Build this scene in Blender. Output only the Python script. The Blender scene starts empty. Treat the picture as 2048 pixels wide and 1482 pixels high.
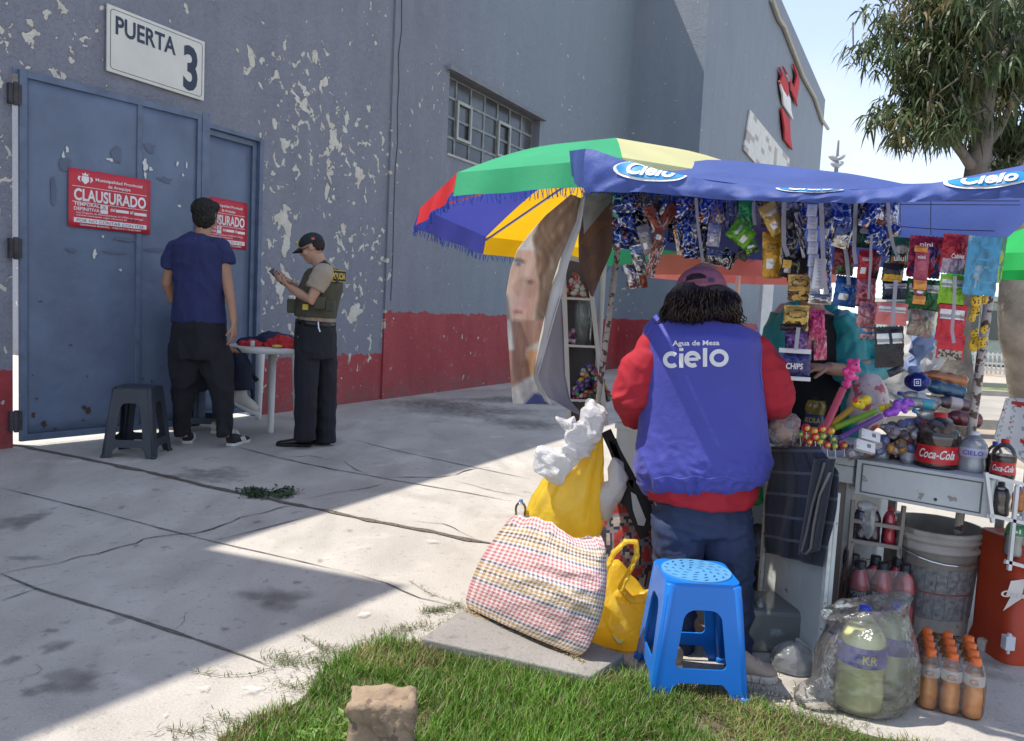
import bpy, bmesh, math, random
from mathutils import Vector, Matrix, noise, Euler
from mathutils.bvhtree import BVHTree
random.seed(7)
V = Vector
sc = bpy.context.scene
COL = sc.collection
# ------------------------------------------------------------ camera
F = 1560.0; H = 1.2
cam = bpy.data.cameras.new('camera'); camo = bpy.data.objects.new('camera', cam); COL.objects.link(camo)
cam.sensor_width = 36; cam.lens = 36*F/2048; cam.clip_end = 800; cam.clip_start = .05
RM = Matrix.Rotation(math.radians(90-4.6), 3, 'X') @ Matrix.Rotation(math.radians(2.8), 3, 'Z')
camo.matrix_world = Matrix.Translation((0, 0, H)) @ RM.to_4x4()
sc.camera = camo
# ------------------------------------------------------------ world and sun
SUNV = V((-1, .03, 0)).normalized(); EL = math.radians(62)
S3 = V((SUNV.x*math.cos(EL), SUNV.y*math.cos(EL), math.sin(EL)))
w = bpy.data.worlds.new('World'); sc.world = w; w.use_nodes = True
nt = w.node_tree; nt.nodes.clear()
sky = nt.nodes.new('ShaderNodeTexSky'); sky.sky_type = 'NISHITA'; sky.sun_disc = False
sky.sun_elevation = EL; sky.sun_rotation = math.atan2(SUNV.x, SUNV.y)
sky.altitude = 2300; sky.air_density = 1.0; sky.dust_density = 1.6; sky.ozone_density = 1.0
tc = nt.nodes.new('ShaderNodeTexCoord'); cn = nt.nodes.new('ShaderNodeTexNoise'); cn.inputs['Scale'].default_value = 3.2
cn.inputs['Detail'].default_value = 6
cr = nt.nodes.new('ShaderNodeValToRGB'); cr.color_ramp.elements[0].position = .52; cr.color_ramp.elements[1].position = .72
mx = nt.nodes.new('ShaderNodeMixRGB'); mx.inputs[2].default_value = (2.75, 2.65, 2.5, 1)
ml = nt.nodes.new('ShaderNodeMath'); ml.operation = 'MULTIPLY'; ml.inputs[1].default_value = .4
bg = nt.nodes.new('ShaderNodeBackground'); bg.inputs['Strength'].default_value = .15
out = nt.nodes.new('ShaderNodeOutputWorld')
nt.links.new(tc.outputs['Generated'], cn.inputs['Vector']); nt.links.new(cn.outputs['Fac'], cr.inputs[0])
nt.links.new(cr.outputs[0], ml.inputs[0]); ma_ = nt.nodes.new('ShaderNodeMath'); ma_.operation = 'ADD'; ma_.inputs[1].default_value = .36
nt.links.new(ml.outputs[0], ma_.inputs[0]); nt.links.new(ma_.outputs[0], mx.inputs[0])
nt.links.new(sky.outputs[0], mx.inputs[1]); nt.links.new(mx.outputs[0], bg.inputs[0]); nt.links.new(bg.outputs[0], out.inputs[0])
sl = bpy.data.lights.new('sun', 'SUN'); sl.energy = 2.45; sl.angle = math.radians(.55); sl.color = (1, .93, .83)
so = bpy.data.objects.new('sun', sl); COL.objects.link(so); so.rotation_euler = S3.to_track_quat('Z', 'Y').to_euler()
sc.view_settings.view_transform = 'Standard'; sc.view_settings.look = 'None'
sc.view_settings.exposure = 1.35; sc.view_settings.gamma = 1
sc.render.engine = 'CYCLES'; sc.cycles.max_bounces = 8; sc.cycles.transparent_max_bounces = 24
sc.cycles.use_denoising = True
# ------------------------------------------------------------ pixel of the photograph -> point in the place
CAM = V((0, 0, H))
def ray(u, v):
    d = RM @ V(((u-1024)/F, -(v-741)/F, -1)); return d/d.y
def at(u, v, Y): return CAM + ray(u, v)*Y
def gp(u, v, z=0.0):
    d = ray(u, v); return CAM + d*((z-H)/d.z)
def onpl(u, v, P0, n):
    d = ray(u, v); return CAM + d*((P0-CAM).dot(n)/d.dot(n))
# ------------------------------------------------------------ materials
def N(t, k): return t.nodes.new(k)
_m = {}
def mat(name, col, rough=.6, metal=0, var=.12, vs=6, bump=.0, bs=60, coat=0, trans=0, transl=0, alpha=1, attr=False, spec=.5, spots=None, ior=1.45, sheen=0):
    if name in _m: return _m[name]
    m = bpy.data.materials.new(name); m.use_nodes = True; t = m.node_tree; b = t.nodes['Principled BSDF']; o = t.nodes['Material Output']
    co = N(t, 'ShaderNodeTexCoord')
    n1 = N(t, 'ShaderNodeTexNoise'); n1.inputs['Scale'].default_value = vs; n1.inputs['Detail'].default_value = 6
    t.links.new(co.outputs['Object'], n1.inputs['Vector'])
    mr = N(t, 'ShaderNodeMapRange'); mr.inputs[1].default_value = .3; mr.inputs[2].default_value = .7
    mr.inputs[3].default_value = 1-var; mr.inputs[4].default_value = 1+var
    t.links.new(n1.outputs['Fac'], mr.inputs[0])
    mu = N(t, 'ShaderNodeVectorMath'); mu.operation = 'SCALE'
    if attr:
        at_ = N(t, 'ShaderNodeAttribute'); at_.attribute_name = 'Col'; t.links.new(at_.outputs['Color'], mu.inputs[0])
    else: mu.inputs[0].default_value = col[:3]
    t.links.new(mr.outputs[0], mu.inputs['Scale'])
    last = mu.outputs[0]
    if spots:
        n2 = N(t, 'ShaderNodeTexNoise'); n2.inputs['Scale'].default_value = spots[1]; n2.inputs['Detail'].default_value = 8
        t.links.new(co.outputs['Object'], n2.inputs['Vector'])
        m2 = N(t, 'ShaderNodeMapRange'); m2.inputs[1].default_value = spots[2]; m2.inputs[2].default_value = spots[2]+.03
        t.links.new(n2.outputs['Fac'], m2.inputs[0])
        x = N(t, 'ShaderNodeMixRGB'); t.links.new(m2.outputs[0], x.inputs[0]); t.links.new(last, x.inputs[1]); x.inputs[2].default_value = (*spots[0], 1)
        last = x.outputs[0]
    t.links.new(last, b.inputs['Base Color'])
    b.inputs['Roughness'].default_value = rough; b.inputs['Metallic'].default_value = metal
    b.inputs['Coat Weight'].default_value = coat; b.inputs['Transmission Weight'].default_value = trans
    b.inputs['Specular IOR Level'].default_value = spec; b.inputs['IOR'].default_value = ior
    b.inputs['Sheen Weight'].default_value = sheen
    if bump:
        n3 = N(t, 'ShaderNodeTexNoise'); n3.inputs['Scale'].default_value = bs; n3.inputs['Detail'].default_value = 5
        t.links.new(co.outputs['Object'], n3.inputs['Vector'])
        bp = N(t, 'ShaderNodeBump'); bp.inputs['Strength'].default_value = min(1, bump); bp.inputs['Distance'].default_value = .35/bs
        t.links.new(n3.outputs['Fac'], bp.inputs['Height']); t.links.new(bp.outputs[0], b.inputs['Normal'])
    last_s = b.outputs[0]
    if transl:
        tr = N(t, 'ShaderNodeBsdfTranslucent'); t.links.new(last, tr.inputs[0])
        s = N(t, 'ShaderNodeMixShader'); s.inputs[0].default_value = transl
        t.links.new(last_s, s.inputs[1]); t.links.new(tr.outputs[0], s.inputs[2]); last_s = s.outputs[0]
    if alpha < 1:
        tp = N(t, 'ShaderNodeBsdfTransparent')
        s = N(t, 'ShaderNodeMixShader'); s.inputs[0].default_value = alpha
        t.links.new(tp.outputs[0], s.inputs[1]); t.links.new(last_s, s.inputs[2]); last_s = s.outputs[0]
    t.links.new(last_s, o.inputs['Surface'])
    _m[name] = m; return m
def film(name, tint=(1, 1, 1), a=.28, bump=.6, bs=25):
    """thin clear plastic: see-through with creased highlights"""
    if name in _m: return _m[name]
    m = bpy.data.materials.new(name); m.use_nodes = True; t = m.node_tree; t.nodes.remove(t.nodes['Principled BSDF']); o = t.nodes['Material Output']
    tp = N(t, 'ShaderNodeBsdfTransparent'); tp.inputs[0].default_value = (*tint, 1)
    gl = N(t, 'ShaderNodeBsdfGlossy'); gl.inputs['Roughness'].default_value = .16; gl.inputs[0].default_value = (.9, .9, .9, 1)
    df = N(t, 'ShaderNodeBsdfDiffuse'); df.inputs[0].default_value = (*[.85*c for c in tint], 1)
    tl = N(t, 'ShaderNodeBsdfTranslucent'); tl.inputs[0].default_value = (*[.85*c for c in tint], 1)
    co = N(t, 'ShaderNodeTexCoord'); n3 = N(t, 'ShaderNodeTexNoise'); n3.inputs['Scale'].default_value = bs; n3.inputs['Detail'].default_value = 4
    bp = N(t, 'ShaderNodeBump'); bp.inputs['Strength'].default_value = bump; bp.inputs['Distance'].default_value = .02
    t.links.new(co.outputs['Object'], n3.inputs['Vector']); t.links.new(n3.outputs['Fac'], bp.inputs['Height'])
    for q in (gl, df): t.links.new(bp.outputs[0], q.inputs['Normal'])
    a1 = N(t, 'ShaderNodeMixShader'); a1.inputs[0].default_value = .5; t.links.new(df.outputs[0], a1.inputs[1]); t.links.new(tl.outputs[0], a1.inputs[2])
    a2 = N(t, 'ShaderNodeMixShader'); a2.inputs[0].default_value = a; t.links.new(tp.outputs[0], a2.inputs[1]); t.links.new(a1.outputs[0], a2.inputs[2])
    fr = N(t, 'ShaderNodeLayerWeight'); fr.inputs[0].default_value = .35; t.links.new(bp.outputs[0], fr.inputs['Normal'])
    a3 = N(t, 'ShaderNodeMixShader'); t.links.new(fr.outputs['Fresnel'], a3.inputs[0]); t.links.new(a2.outputs[0], a3.inputs[1]); t.links.new(gl.outputs[0], a3.inputs[2])
    t.links.new(a3.outputs[0], o.inputs['Surface']); _m[name] = m; return m
# ------------------------------------------------------------ objects
def empty(name, loc, label, cat, group=None):
    o = bpy.data.objects.new(name, None); COL.objects.link(o); o.location = loc; o.empty_display_size = .1
    tag(o, label, cat, group); return o
def tag(o, label=None, cat=None, group=None, kind=None):
    if label: o['label'] = label
    if cat: o['category'] = cat
    if group: o['group'] = group
    if kind: o['kind'] = kind
    return o
def wloc(o):
    l = V((0, 0, 0))
    while o is not None: l = l + o.location; o = o.parent
    return l
def put(name, me, m, parent=None, smooth=False, origin=None):
    """link a mesh whose vertices are in world coordinates"""
    o = bpy.data.objects.new(name, me); COL.objects.link(o)
    if m is not None: 
        me.materials.clear()
        for q in (m if isinstance(m, (list, tuple)) else [m]): me.materials.append(q)
    if parent is not None:
        me.transform(Matrix.Translation(-wloc(parent))); o.parent = parent
    else:
        if origin is None and len(me.vertices):
            xs = [v.co for v in me.vertices]
            origin = V((sum(c.x for c in xs)/len(xs), sum(c.y for c in xs)/len(xs), min(c.z for c in xs)))
        if origin is not None: me.transform(Matrix.Translation(-origin)); o.location = origin
    if smooth:
        me.polygons.foreach_set('use_smooth', [True]*len(me.polygons))
    return o
class MB:
    def __init__(s): s.v = []; s.f = []; s.c = []; s.uv = None
    def add(s, vs, fs, c=None):
        b = len(s.v); s.v += [V(p) for p in vs]; s.f += [tuple(i+b for i in f) for f in fs]
        s.c += [c if c is not None else (1, 1, 1)]*len(fs) if not isinstance(c, list) else c
        return s
    def box(s, lo, hi, M=None, c=None):
        x0, y0, z0 = lo; x1, y1, z1 = hi
        p = [V((x, y, z)) for z in (z0, z1) for y in (y0, y1) for x in (x0, x1)]
        if M: p = [M @ q for q in p]
        return s.add(p, [(0, 2, 3, 1), (4, 5, 7, 6), (0, 1, 5, 4), (2, 6, 7, 3), (0, 4, 6, 2), (1, 3, 7, 5)], c)
    def bar(s, p0, p1, w, h=None, up=(0, 0, 1), c=None):
        p0 = V(p0); p1 = V(p1); h = h or w; t = (p1-p0); L = t.length; t.normalize(); a = t.cross(V(up))
        if a.length < 1e-4: a = t.cross(V((1, 0, 0)))
        a.normalize(); b = a.cross(t)
        M = Matrix((( a.x, b.x, t.x, p0.x), (a.y, b.y, t.y, p0.y), (a.z, b.z, t.z, p0.z), (0, 0, 0, 1)))
        return s.box((-w/2, -h/2, 0), (w/2, h/2, L), M, c)
    def loft(s, pts, rad, lat=None, n=12, cap=True, c=None, dome=0):
        pts = [V(p) for p in pts]; rad = [(r, r) if isinstance(r, (int, float)) else r for r in rad]
        if dome:
            t0 = (pts[0]-pts[1]).normalized(); t1 = (pts[-1]-pts[-2]).normalized(); P = []; R = []
            for a in (.15, .5, .8):
                P.append(pts[0]+t0*min(rad[0])*dome*(1-a)*1.0); R.append((rad[0][0]*math.sin(a*1.57), rad[0][1]*math.sin(a*1.57)))
            P2 = []; R2 = []
            for a in (.8, .5, .15):
                P2.append(pts[-1]+t1*min(rad[-1])*dome*(1-a)); R2.append((rad[-1][0]*math.sin(a*1.57), rad[-1][1]*math.sin(a*1.57)))
            pts = P+pts+P2; rad = R+rad+R2
        b = len(s.v); pa = None
        for i, p in enumerate(pts):
            t = (pts[min(i+1, len(pts)-1)]-pts[max(i-1, 0)]).normalized()
            a = V(lat) if lat is not None else (pa if pa is not None else (t.cross(V((0, 0, 1))) if abs(t.z) < .95 else V((1, 0, 0))))
            a = a - t*a.dot(t); a.normalize(); pa = a; bb = t.cross(a)
            for k in range(n):
                q = 2*math.pi*k/n; s.v.append(p+a*rad[i][0]*math.cos(q)+bb*rad[i][1]*math.sin(q))
        fs = []
        for i in range(len(pts)-1):
            for k in range(n):
                k2 = (k+1) % n; fs.append((b+i*n+k, b+i*n+k2, b+(i+1)*n+k2, b+(i+1)*n+k))
        if cap: fs.append(tuple(b+k for k in range(n))[::-1]); fs.append(tuple(b+(len(pts)-1)*n+k for k in range(n)))
        s.f += fs; s.c += [c or (1, 1, 1)]*len(fs); return s
    def ell(s, c0, r, R=None, n=14, m=9, c=None):
        c0 = V(c0); vs = []; fs = []
        for i in range(m+1):
            th = math.pi*i/m
            for k in range(n):
                p = V((r[0]*math.sin(th)*math.cos(2*math.pi*k/n), r[1]*math.sin(th)*math.sin(2*math.pi*k/n), r[2]*math.cos(th)))
                if R: p = R @ p
                vs.append(c0+p)
        for i in range(m):
            for k in range(n):
                k2 = (k+1) % n; fs.append((i*n+k, (i+1)*n+k, (i+1)*n+k2, i*n+k2))
        return s.add(vs, fs, c)
    def lathe(s, prof, base, ax=(0, 0, 1), n=20, c=None, cols=None):
        base = V(base); ax = V(ax).normalized(); a = ax.cross(V((0, 1, 0.01))).normalized(); bb = ax.cross(a); b = len(s.v)
        for r, h in prof:
            for k in range(n):
                q = 2*math.pi*k/n; s.v.append(base+ax*h+(a*math.cos(q)+bb*math.sin(q))*max(r, 1e-4))
        for i in range(len(prof)-1):
            for k in range(n):
                k2 = (k+1) % n; s.f.append((b+i*n+k, b+i*n+k2, b+(i+1)*n+k2, b+(i+1)*n+k)); s.c.append(cols[i] if cols else (c or (1, 1, 1)))
        return s
    def grid(s, fn, nu, nv, col=None):
        b = len(s.v)
        for j in range(nv+1):
            for i in range(nu+1): s.v.append(V(fn(i/nu, j/nv)))
        for j in range(nv):
            for i in range(nu):
                s.f.append((b+j*(nu+1)+i, b+j*(nu+1)+i+1, b+(j+1)*(nu+1)+i+1, b+(j+1)*(nu+1)+i))
                s.c.append(col((i+.5)/nu, (j+.5)/nv) if col else (1, 1, 1))
        return s
    def prism(s, poly, d, c=None):
        """closed outline (3-D points, planar) given thickness vector d"""
        n = len(poly); d = V(d); p = [V(q) for q in poly]
        return s.add(p+[q+d for q in p], [tuple(range(n))[::-1], tuple(range(n, 2*n))]+[(i, (i+1) % n, (i+1) % n+n, i+n) for i in range(n)], c)
    def mesh(s, name='mesh'):
        me = bpy.data.meshes.new(name); me.from_pydata([tuple(p) for p in s.v], [], s.f)
        ca = me.attributes.new('Col', 'FLOAT_COLOR', 'CORNER'); arr = []
        for f, c in zip(s.f, s.c): arr += [c[0], c[1], c[2], 1.0]*len(f)
        ca.data.foreach_set('color', arr); me.update(); return me
    def build(s, name, m, parent=None, smooth=False, origin=None, solid=0, bevel=0):
        o = put(name, s.mesh(name), m, parent, smooth, origin)
        if bevel:
            md = o.modifiers.new('bevel', 'BEVEL'); md.width = bevel; md.segments = 2; md.limit_method = 'ANGLE'
        if solid:
            md = o.modifiers.new('solid', 'SOLIDIFY'); md.thickness = solid; md.offset = 0
        return o
def evalmesh(o):
    dg = bpy.context.evaluated_depsgraph_get(); return bpy.data.meshes.new_from_object(o.evaluated_get(dg))
def organic(mb, voxel=.008, it=6, disp=0, ds=6, stretch=(1, 1, 1), fac=.5):
    """fuse overlapping shapes into one continuous surface"""
    o = bpy.data.objects.new('tmp', mb.mesh()); COL.objects.link(o)
    r = o.modifiers.new('r', 'REMESH'); r.mode = 'VOXEL'; r.voxel_size = voxel
    s = o.modifiers.new('s', 'SMOOTH'); s.iterations = it; s.factor = fac
    me = evalmesh(o); bpy.data.objects.remove(o)
    if disp:
        me.update(); nn = [v.normal.copy() for v in me.vertices]
        for v, n_ in zip(me.vertices, nn):
            p = V((v.co.x*stretch[0], v.co.y*stretch[1], v.co.z*stretch[2]))*ds
            q = p + noise.noise_vector(p*.6)*1.2
            d = 1-2*abs(noise.noise(q)); d2 = noise.noise(q*2.3)
            v.co += n_*(disp*(d*.7+d2*.4))
    return me
def crumple(me, ratio, jit, seed=0):
    """stiff creased plastic: few large facets, slightly rounded"""
    o = bpy.data.objects.new('tmp', me); COL.objects.link(o); d = o.modifiers.new('d', 'DECIMATE'); d.ratio = ratio; m2 = evalmesh(o); o.data = m2; o.modifiers.clear()
    for v in m2.vertices: v.co += noise.noise_vector(v.co*9+V((seed, 0, 0)))*jit*1.6+noise.noise_vector(v.co*31+V((seed, 5, 0)))*jit
    s = o.modifiers.new('s', 'SUBSURF'); s.subdivision_type = 'SIMPLE'; s.levels = 2; k = o.modifiers.new('k', 'SMOOTH'); k.factor = .5; k.iterations = 1
    m3 = evalmesh(o); bpy.data.objects.remove(o); return m3
_tc = {}
def text_data(s, bold=0, shear=0):
    k = (s, bold, shear)
    if k in _tc: return _tc[k]
    c = bpy.data.curves.new('t', 'FONT'); c.body = s; c.offset = bold; c.shear = shear; c.resolution_u = 3
    o = bpy.data.objects.new('t', c); COL.objects.link(o); me = evalmesh(o); bpy.data.objects.remove(o)
    bm = bmesh.new(); bm.from_mesh(me); bmesh.ops.remove_doubles(bm, verts=bm.verts, dist=1e-5)
    for _ in range(2):
        es = [e for e in bm.edges if e.calc_length() > .22]
        if es: bmesh.ops.subdivide_edges(bm, edges=es, cuts=1)
    bmesh.ops.triangulate(bm, faces=bm.faces[:])
    vs = [v.co.copy() for v in bm.verts]; bm.verts.index_update(); fs = [tuple(v.index for v in f.verts) for f in bm.faces]; bm.free()
    x0 = min(p.x for p in vs); x1 = max(p.x for p in vs)
    _tc[k] = ([(p.x-x0, p.y) for p in vs], fs, x1-x0); return _tc[k]
def text(mb, s, fn, width, height, bold=0, shear=0, c=None):
    """write s: fn(x,y)->point, x 0..width, caps height = height"""
    vs, fs, w_ = text_data(s, bold, shear)
    return mb.add([fn(x/w_*width, y/.69*height) for x, y in vs], fs, c)
def planar(o, ex, ey, off=V((0, 0, 0))):
    return lambda x, y: o+ex*x+ey*y+off
def plate(outer, holes, th, M):
    """flat plate with holes, M maps (x,y,0) to the world"""
    c = bpy.data.curves.new('p', 'CURVE'); c.dimensions = '2D'; c.fill_mode = 'BOTH'; c.extrude = th/2
    for poly in [outer]+holes:
        sp = c.splines.new('POLY'); sp.points.add(len(poly)-1); sp.use_cyclic_u = True
        for i, p in enumerate(poly): sp.points[i].co = (p[0], p[1], 0, 1)
    o = bpy.data.objects.new('p', c); COL.objects.link(o); me = evalmesh(o); bpy.data.objects.remove(o)
    me.transform(M); return me
def join(mes):
    mb = MB()
    for me in mes: mb.add([v.co.copy() for v in me.vertices], [tuple(p.vertices) for p in me.polygons])
    return mb
def rrect(w_, h_, r, n=5, cx=0, cy=0):
    p = []
    for (sx, sy, a0) in ((1, 1, 0), (-1, 1, 90), (-1, -1, 180), (1, -1, 270)):
        for i in range(n+1):
            a = math.radians(a0+90*i/n); p.append((cx+sx*(w_/2-r)+r*math.cos(a), cy+sy*(h_/2-r)+r*math.sin(a)))
    return p
def fr(o, ex, ey):
    ex = V(ex).normalized(); ey = V(ey); ey = (ey-ex*ey.dot(ex)).normalized(); ez = ex.cross(ey)
    return Matrix(((ex.x, ey.x, ez.x, o[0]), (ex.y, ey.y, ez.y, o[1]), (ex.z, ey.z, ez.z, o[2]), (0, 0, 0, 1)))
def lerp(a, b, t): return a+(b-a)*t
def interp(pts, x):
    if x <= pts[0][0]: return pts[0][1]
    for (a, b), (c, d) in zip(pts, pts[1:]):
        if x <= c: 
            t = (x-a)/(c-a); return b+(d-b)*t
    return pts[-1][1]
Z = V((0, 0, 1))
# ============================================================ SETTING
vd = ray(1850, 655); DD = V((vd.x, vd.y, 0)).normalized(); NN = V((DD.y, -DD.x, 0))
W0 = gp(820, 791)
def wpt(s, z, off=0): return W0+DD*s+NN*off+Z*z
def wsz(u, v, off=0):
    p = onpl(u, v, W0+NN*off, NN); return (p-W0).dot(DD), p.z
S_CR = wsz(778, 300)[0]                       # where the two blocks of the wall meet
BAND_L = wsz(640, 712)[1]; BAND_R = wsz(900, 627)[1]
gs0, gz = wsz(24, 137); gs1 = wsz(522, 290)[0]; gz = (gz+wsz(522, 287)[1])/2
ws0, wz1 = wsz(897, 143); ws1 = wsz(1078, 235)[0]; wz0 = wsz(888, 305)[1]
SP = wsz(1238, 600)[0]                        # where the block projects
Pp = onpl(1398, 300, wpt(SP, 0), DD); OFF = (Pp-W0).dot(NN)
FZ = wsz(1600, 84, OFF)[1]; FS = wsz(1641, 320, OFF)[0]
print('wall', S_CR, BAND_L, BAND_R, 'gate', gs0, gs1, gz, 'win', ws0, ws1, wz0, wz1, 'proj', SP, OFF, FZ, FS)
def wall_mat():
    m = bpy.data.materials.new('peeling_paint'); m.use_nodes = True; t = m.node_tree; b = t.nodes['Principled BSDF']; L = t.links.new
    def att(n):
        a = N(t, 'ShaderNodeAttribute'); a.attribute_name = n; return a
    sz = att('sz').outputs['Vector']; dens = att('dens').outputs['Fac']; band = att('band').outputs['Fac']; hue = att('hue').outputs['Fac']
    def ns(scale, det=8, dist=0, rough=.6, vec=sz, st=(1, 1, 1)):
        mp = N(t, 'ShaderNodeMapping'); mp.inputs['Scale'].default_value = st; L(vec, mp.inputs[0])
        n = N(t, 'ShaderNodeTexNoise'); n.inputs['Scale'].default_value = scale; n.inputs['Detail'].default_value = det
        n.inputs['Distortion'].default_value = dist; n.inputs['Roughness'].default_value = rough; L(mp.outputs[0], n.inputs['Vector']); return n.outputs['Fac']
    def ma(op, a, bb):
        x = N(t, 'ShaderNodeMath'); x.operation = op
        for i, q in enumerate((a, bb)):
            if isinstance(q, (int, float)): x.inputs[i].default_value = q
            else: L(q, x.inputs[i])
        return x.outputs[0]
    def mr(a, lo, hi, o0=0, o1=1):
        x = N(t, 'ShaderNodeMapRange'); L(a, x.inputs[0]); x.inputs[1].default_value = lo; x.inputs[2].default_value = hi
        x.inputs[3].default_value = o0; x.inputs[4].default_value = o1; return x.outputs[0]
    def mix(f, a, bb, mode='MIX'):
        x = N(t, 'ShaderNodeMixRGB'); x.blend_type = mode
        for i, q in enumerate((f, a, bb)):
            if isinstance(q, (int, float)): x.inputs[i].default_value = q
            elif isinstance(q, tuple): x.inputs[i].default_value = (*q, 1)
            else: L(q, x.inputs[i])
        return x.outputs[0]
    base = mix(hue, (.165, .172, .212), (.175, .225, .265))
    base = mix(mr(ns(.9, 6), .35, .7), base, mix(.5, base, (.22, .23, .27)))
    base = mix(mr(ns(2.2, 5, st=(1.6, .22, 1)), .45, .75, 0, .35), base, (.26, .27, .31))
    base = mix(mr(ns(26, 4), .62, .75, 0, .35), base, (.1, .1, .14))
    red = mix(mr(ns(1.7, 6, st=(1, .5, 1)), .35, .7), (.27, .022, .03), (.38, .05, .055))
    red = mix(mr(ns(9, 6), .6, .72, 0, .5), red, (.45, .25, .22))
    sp = N(t, 'ShaderNodeSeparateXYZ'); L(sz, sp.inputs[0]); z = sp.outputs['Y']
    zz = ma('ADD', z, mr(ns(7, 8, 0), .3, .7, -.035, .035))
    isred = mr(ma('SUBTRACT', band, zz), -.003, .003)
    col = mix(isred, base, red)
    # flakes: threshold falls where the density attribute is high
    fl = ns(3.4, 6, .35, .52, st=(1.1, .95, 1)); fl2 = ns(9.5, 4, .5, .5, st=(1.05, .9, 1))
    th = mr(dens, 0, 1, .745, .598); th2 = mr(dens, 0, 1, .70, .585)
    f1 = mr(ma('SUBTRACT', fl, th), 0, .008); f2 = mr(ma('SUBTRACT', fl2, th2), 0, .012)
    f = ma('MAXIMUM', f1, f2)
    edge = ma('MAXIMUM', mr(ma('SUBTRACT', fl, th), -.03, 0), mr(ma('SUBTRACT', fl2, th2), -.02, 0))
    cream = mix(mr(ns(6, 6), .35, .65), (.50, .46, .38), (.62, .60, .54))
    cream = mix(mr(ns(30, 4), .5, .8, 0, .6), cream, (.36, .33, .28))
    col = mix(ma('MULTIPLY', ma('SUBTRACT', edge, f), .35), col, (.09, .09, .12))
    col = mix(f, col, cream)
    # dirt near the ground
    col = mix(ma('MULTIPLY', mr(z, 0, .35, 1, 0), mr(ns(5, 6), .4, .7, .1, .8)), col, (.12, .1, .09))
    L(col, b.inputs['Base Color']); b.inputs['Roughness'].default_value = .62
    curl = ns(16, 7, 2.2, .6)
    hgt = ma('ADD', ma('MULTIPLY', f, -1.0), ma('MULTIPLY', mr(curl, .5, .62), .28))
    hgt = ma('ADD', hgt, ma('MULTIPLY', ns(70, 4), .25)); hgt = ma('ADD', hgt, ma('MULTIPLY', ns(1.2, 4), 2.0))
    bp = N(t, 'ShaderNodeBump'); bp.inputs['Distance'].default_value = .012; bp.inputs['Strength'].default_value = .8
    L(hgt, bp.inputs['Height']); L(bp.outputs[0], b.inputs['Normal']); return m
M_WALL = wall_mat()
CL = [(20, 60, .5, .5, 1), (15, 220, .35, .7, 1), (10, 420, .3, .8, .8), (100, 60, .6, .3, .55), (345, 15, .6, .3, .4), (505, 130, .25, .3, .8), (610, 150, .4, .4, .9), (640, 190, .5, .4, .9), (600, 215, .3, .25, 1),
      (545, 380, .25, .6, .9), (545, 460, .3, .6, 1.15), (600, 290, .5, .4, .7), (640, 310, .5, .4, .6), (680, 330, .4, .4, .6), (560, 620, .35, .45, 1.0), (640, 640, .7, .3, .5), (700, 500, .5, .6, .8),
      (705, 560, .45, .4, .9), (735, 650, .3, .4, .7), (740, 40, .35, .5, .7), (735, 270, .35, .4, .8), (740, 330, .3, .4, .6), (870, 110, .2, .3, .8), (845, 190, .3, .3, .5), (880, 200, .15, .3, .8), (775, 320, .12, .35, .9),
      (800, 320, .2, .3, .5), (760, 520, .3, .5, .6), (1150, 180, .4, .5, .4), (1130, 220, .3, .4, .4), (520, 700, .4, .12, .9), (700, 712, .5, .08, .8), (765, 650, .06, .12, 1.0), (1240, 600, .5, .4, .8), (1420, 600, .6, .6, .6), (900, 500, .5, .5, .15)]
CL = [(*wsz(u, v), a, b, c) for u, v, a, b, c in CL]
def dens_at(s, z):
    d = .0
    for s_, z_, a, b, c in CL: d += c*math.exp(-((s-s_)/a)**2-((z-z_)/b)**2)
    return min(1.1, d)
class WallB:
    def __init__(s): s.v = []; s.f = []; s.sz = []; s.de = []; s.ba = []; s.hu = []
    def patch(s, fn, u0, u1, z0, z1, band, hue, su=0, cell=.14, dm=1.0):
        nu = max(1, int((u1-u0)/cell)); nv = max(1, int((z1-z0)/cell)); b = len(s.v)
        for j in range(nv+1):
            for i in range(nu+1):
                a = u0+(u1-u0)*i/nu; z = z0+(z1-z0)*j/nv; s.v.append(tuple(fn(a, z))); s.sz.append((a+su, z, 0)); s.de.append(dens_at(a+su, z)*dm); s.ba.append(band); s.hu.append(hue(a) if callable(hue) else hue)
        for j in range(nv):
            for i in range(nu): s.f.append((b+j*(nu+1)+i, b+j*(nu+1)+i+1, b+(j+1)*(nu+1)+i+1, b+(j+1)*(nu+1)+i))
    def build(s, name, parent):
        me = bpy.data.meshes.new(name); me.from_pydata(s.v, [], s.f)
        a = me.attributes.new('sz', 'FLOAT_VECTOR', 'POINT'); a.data.foreach_set('vector', [c for p in s.sz for c in p])
        for nm, d in (('dens', s.de), ('band', s.ba), ('hue', s.hu)):
            a = me.attributes.new(nm, 'FLOAT', 'POINT'); a.data.foreach_set('value', d)
        return put(name, me, M_WALL, parent)
bld = empty('warehouse', wpt(0, 0), 'tall blue grey warehouse with peeling paint and a red band along its foot', 'building')
HL = 6.15; HR = 9.2
def hue_fn(s): return max(0, min(1, (s-S_CR-.6)/2.5))
wb = WallB(); th = .28
for (a0, a1, z0, z1) in ((-15, gs0, 0, HL), (gs0, gs1, gz, HL), (gs1, S_CR, 0, HL)): wb.patch(lambda a, z: wpt(a, z), a0, a1, z0, z1, BAND_L, 0)
mq = lambda a: wb.patch(a[0], a[1], a[2], a[3], a[4], -5, 0, 0, 2, 0)
for a in [(lambda a, z: wpt(gs0, z, -a), 0, th, 0, gz), (lambda a, z: wpt(gs1, z, -a), 0, th, 0, gz), (lambda a, z: wpt(a, gz, -z), gs0, gs1, 0, th), (lambda a, z: wpt(a, HL, -z), -15, S_CR, 0, th)]: mq(a)
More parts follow.
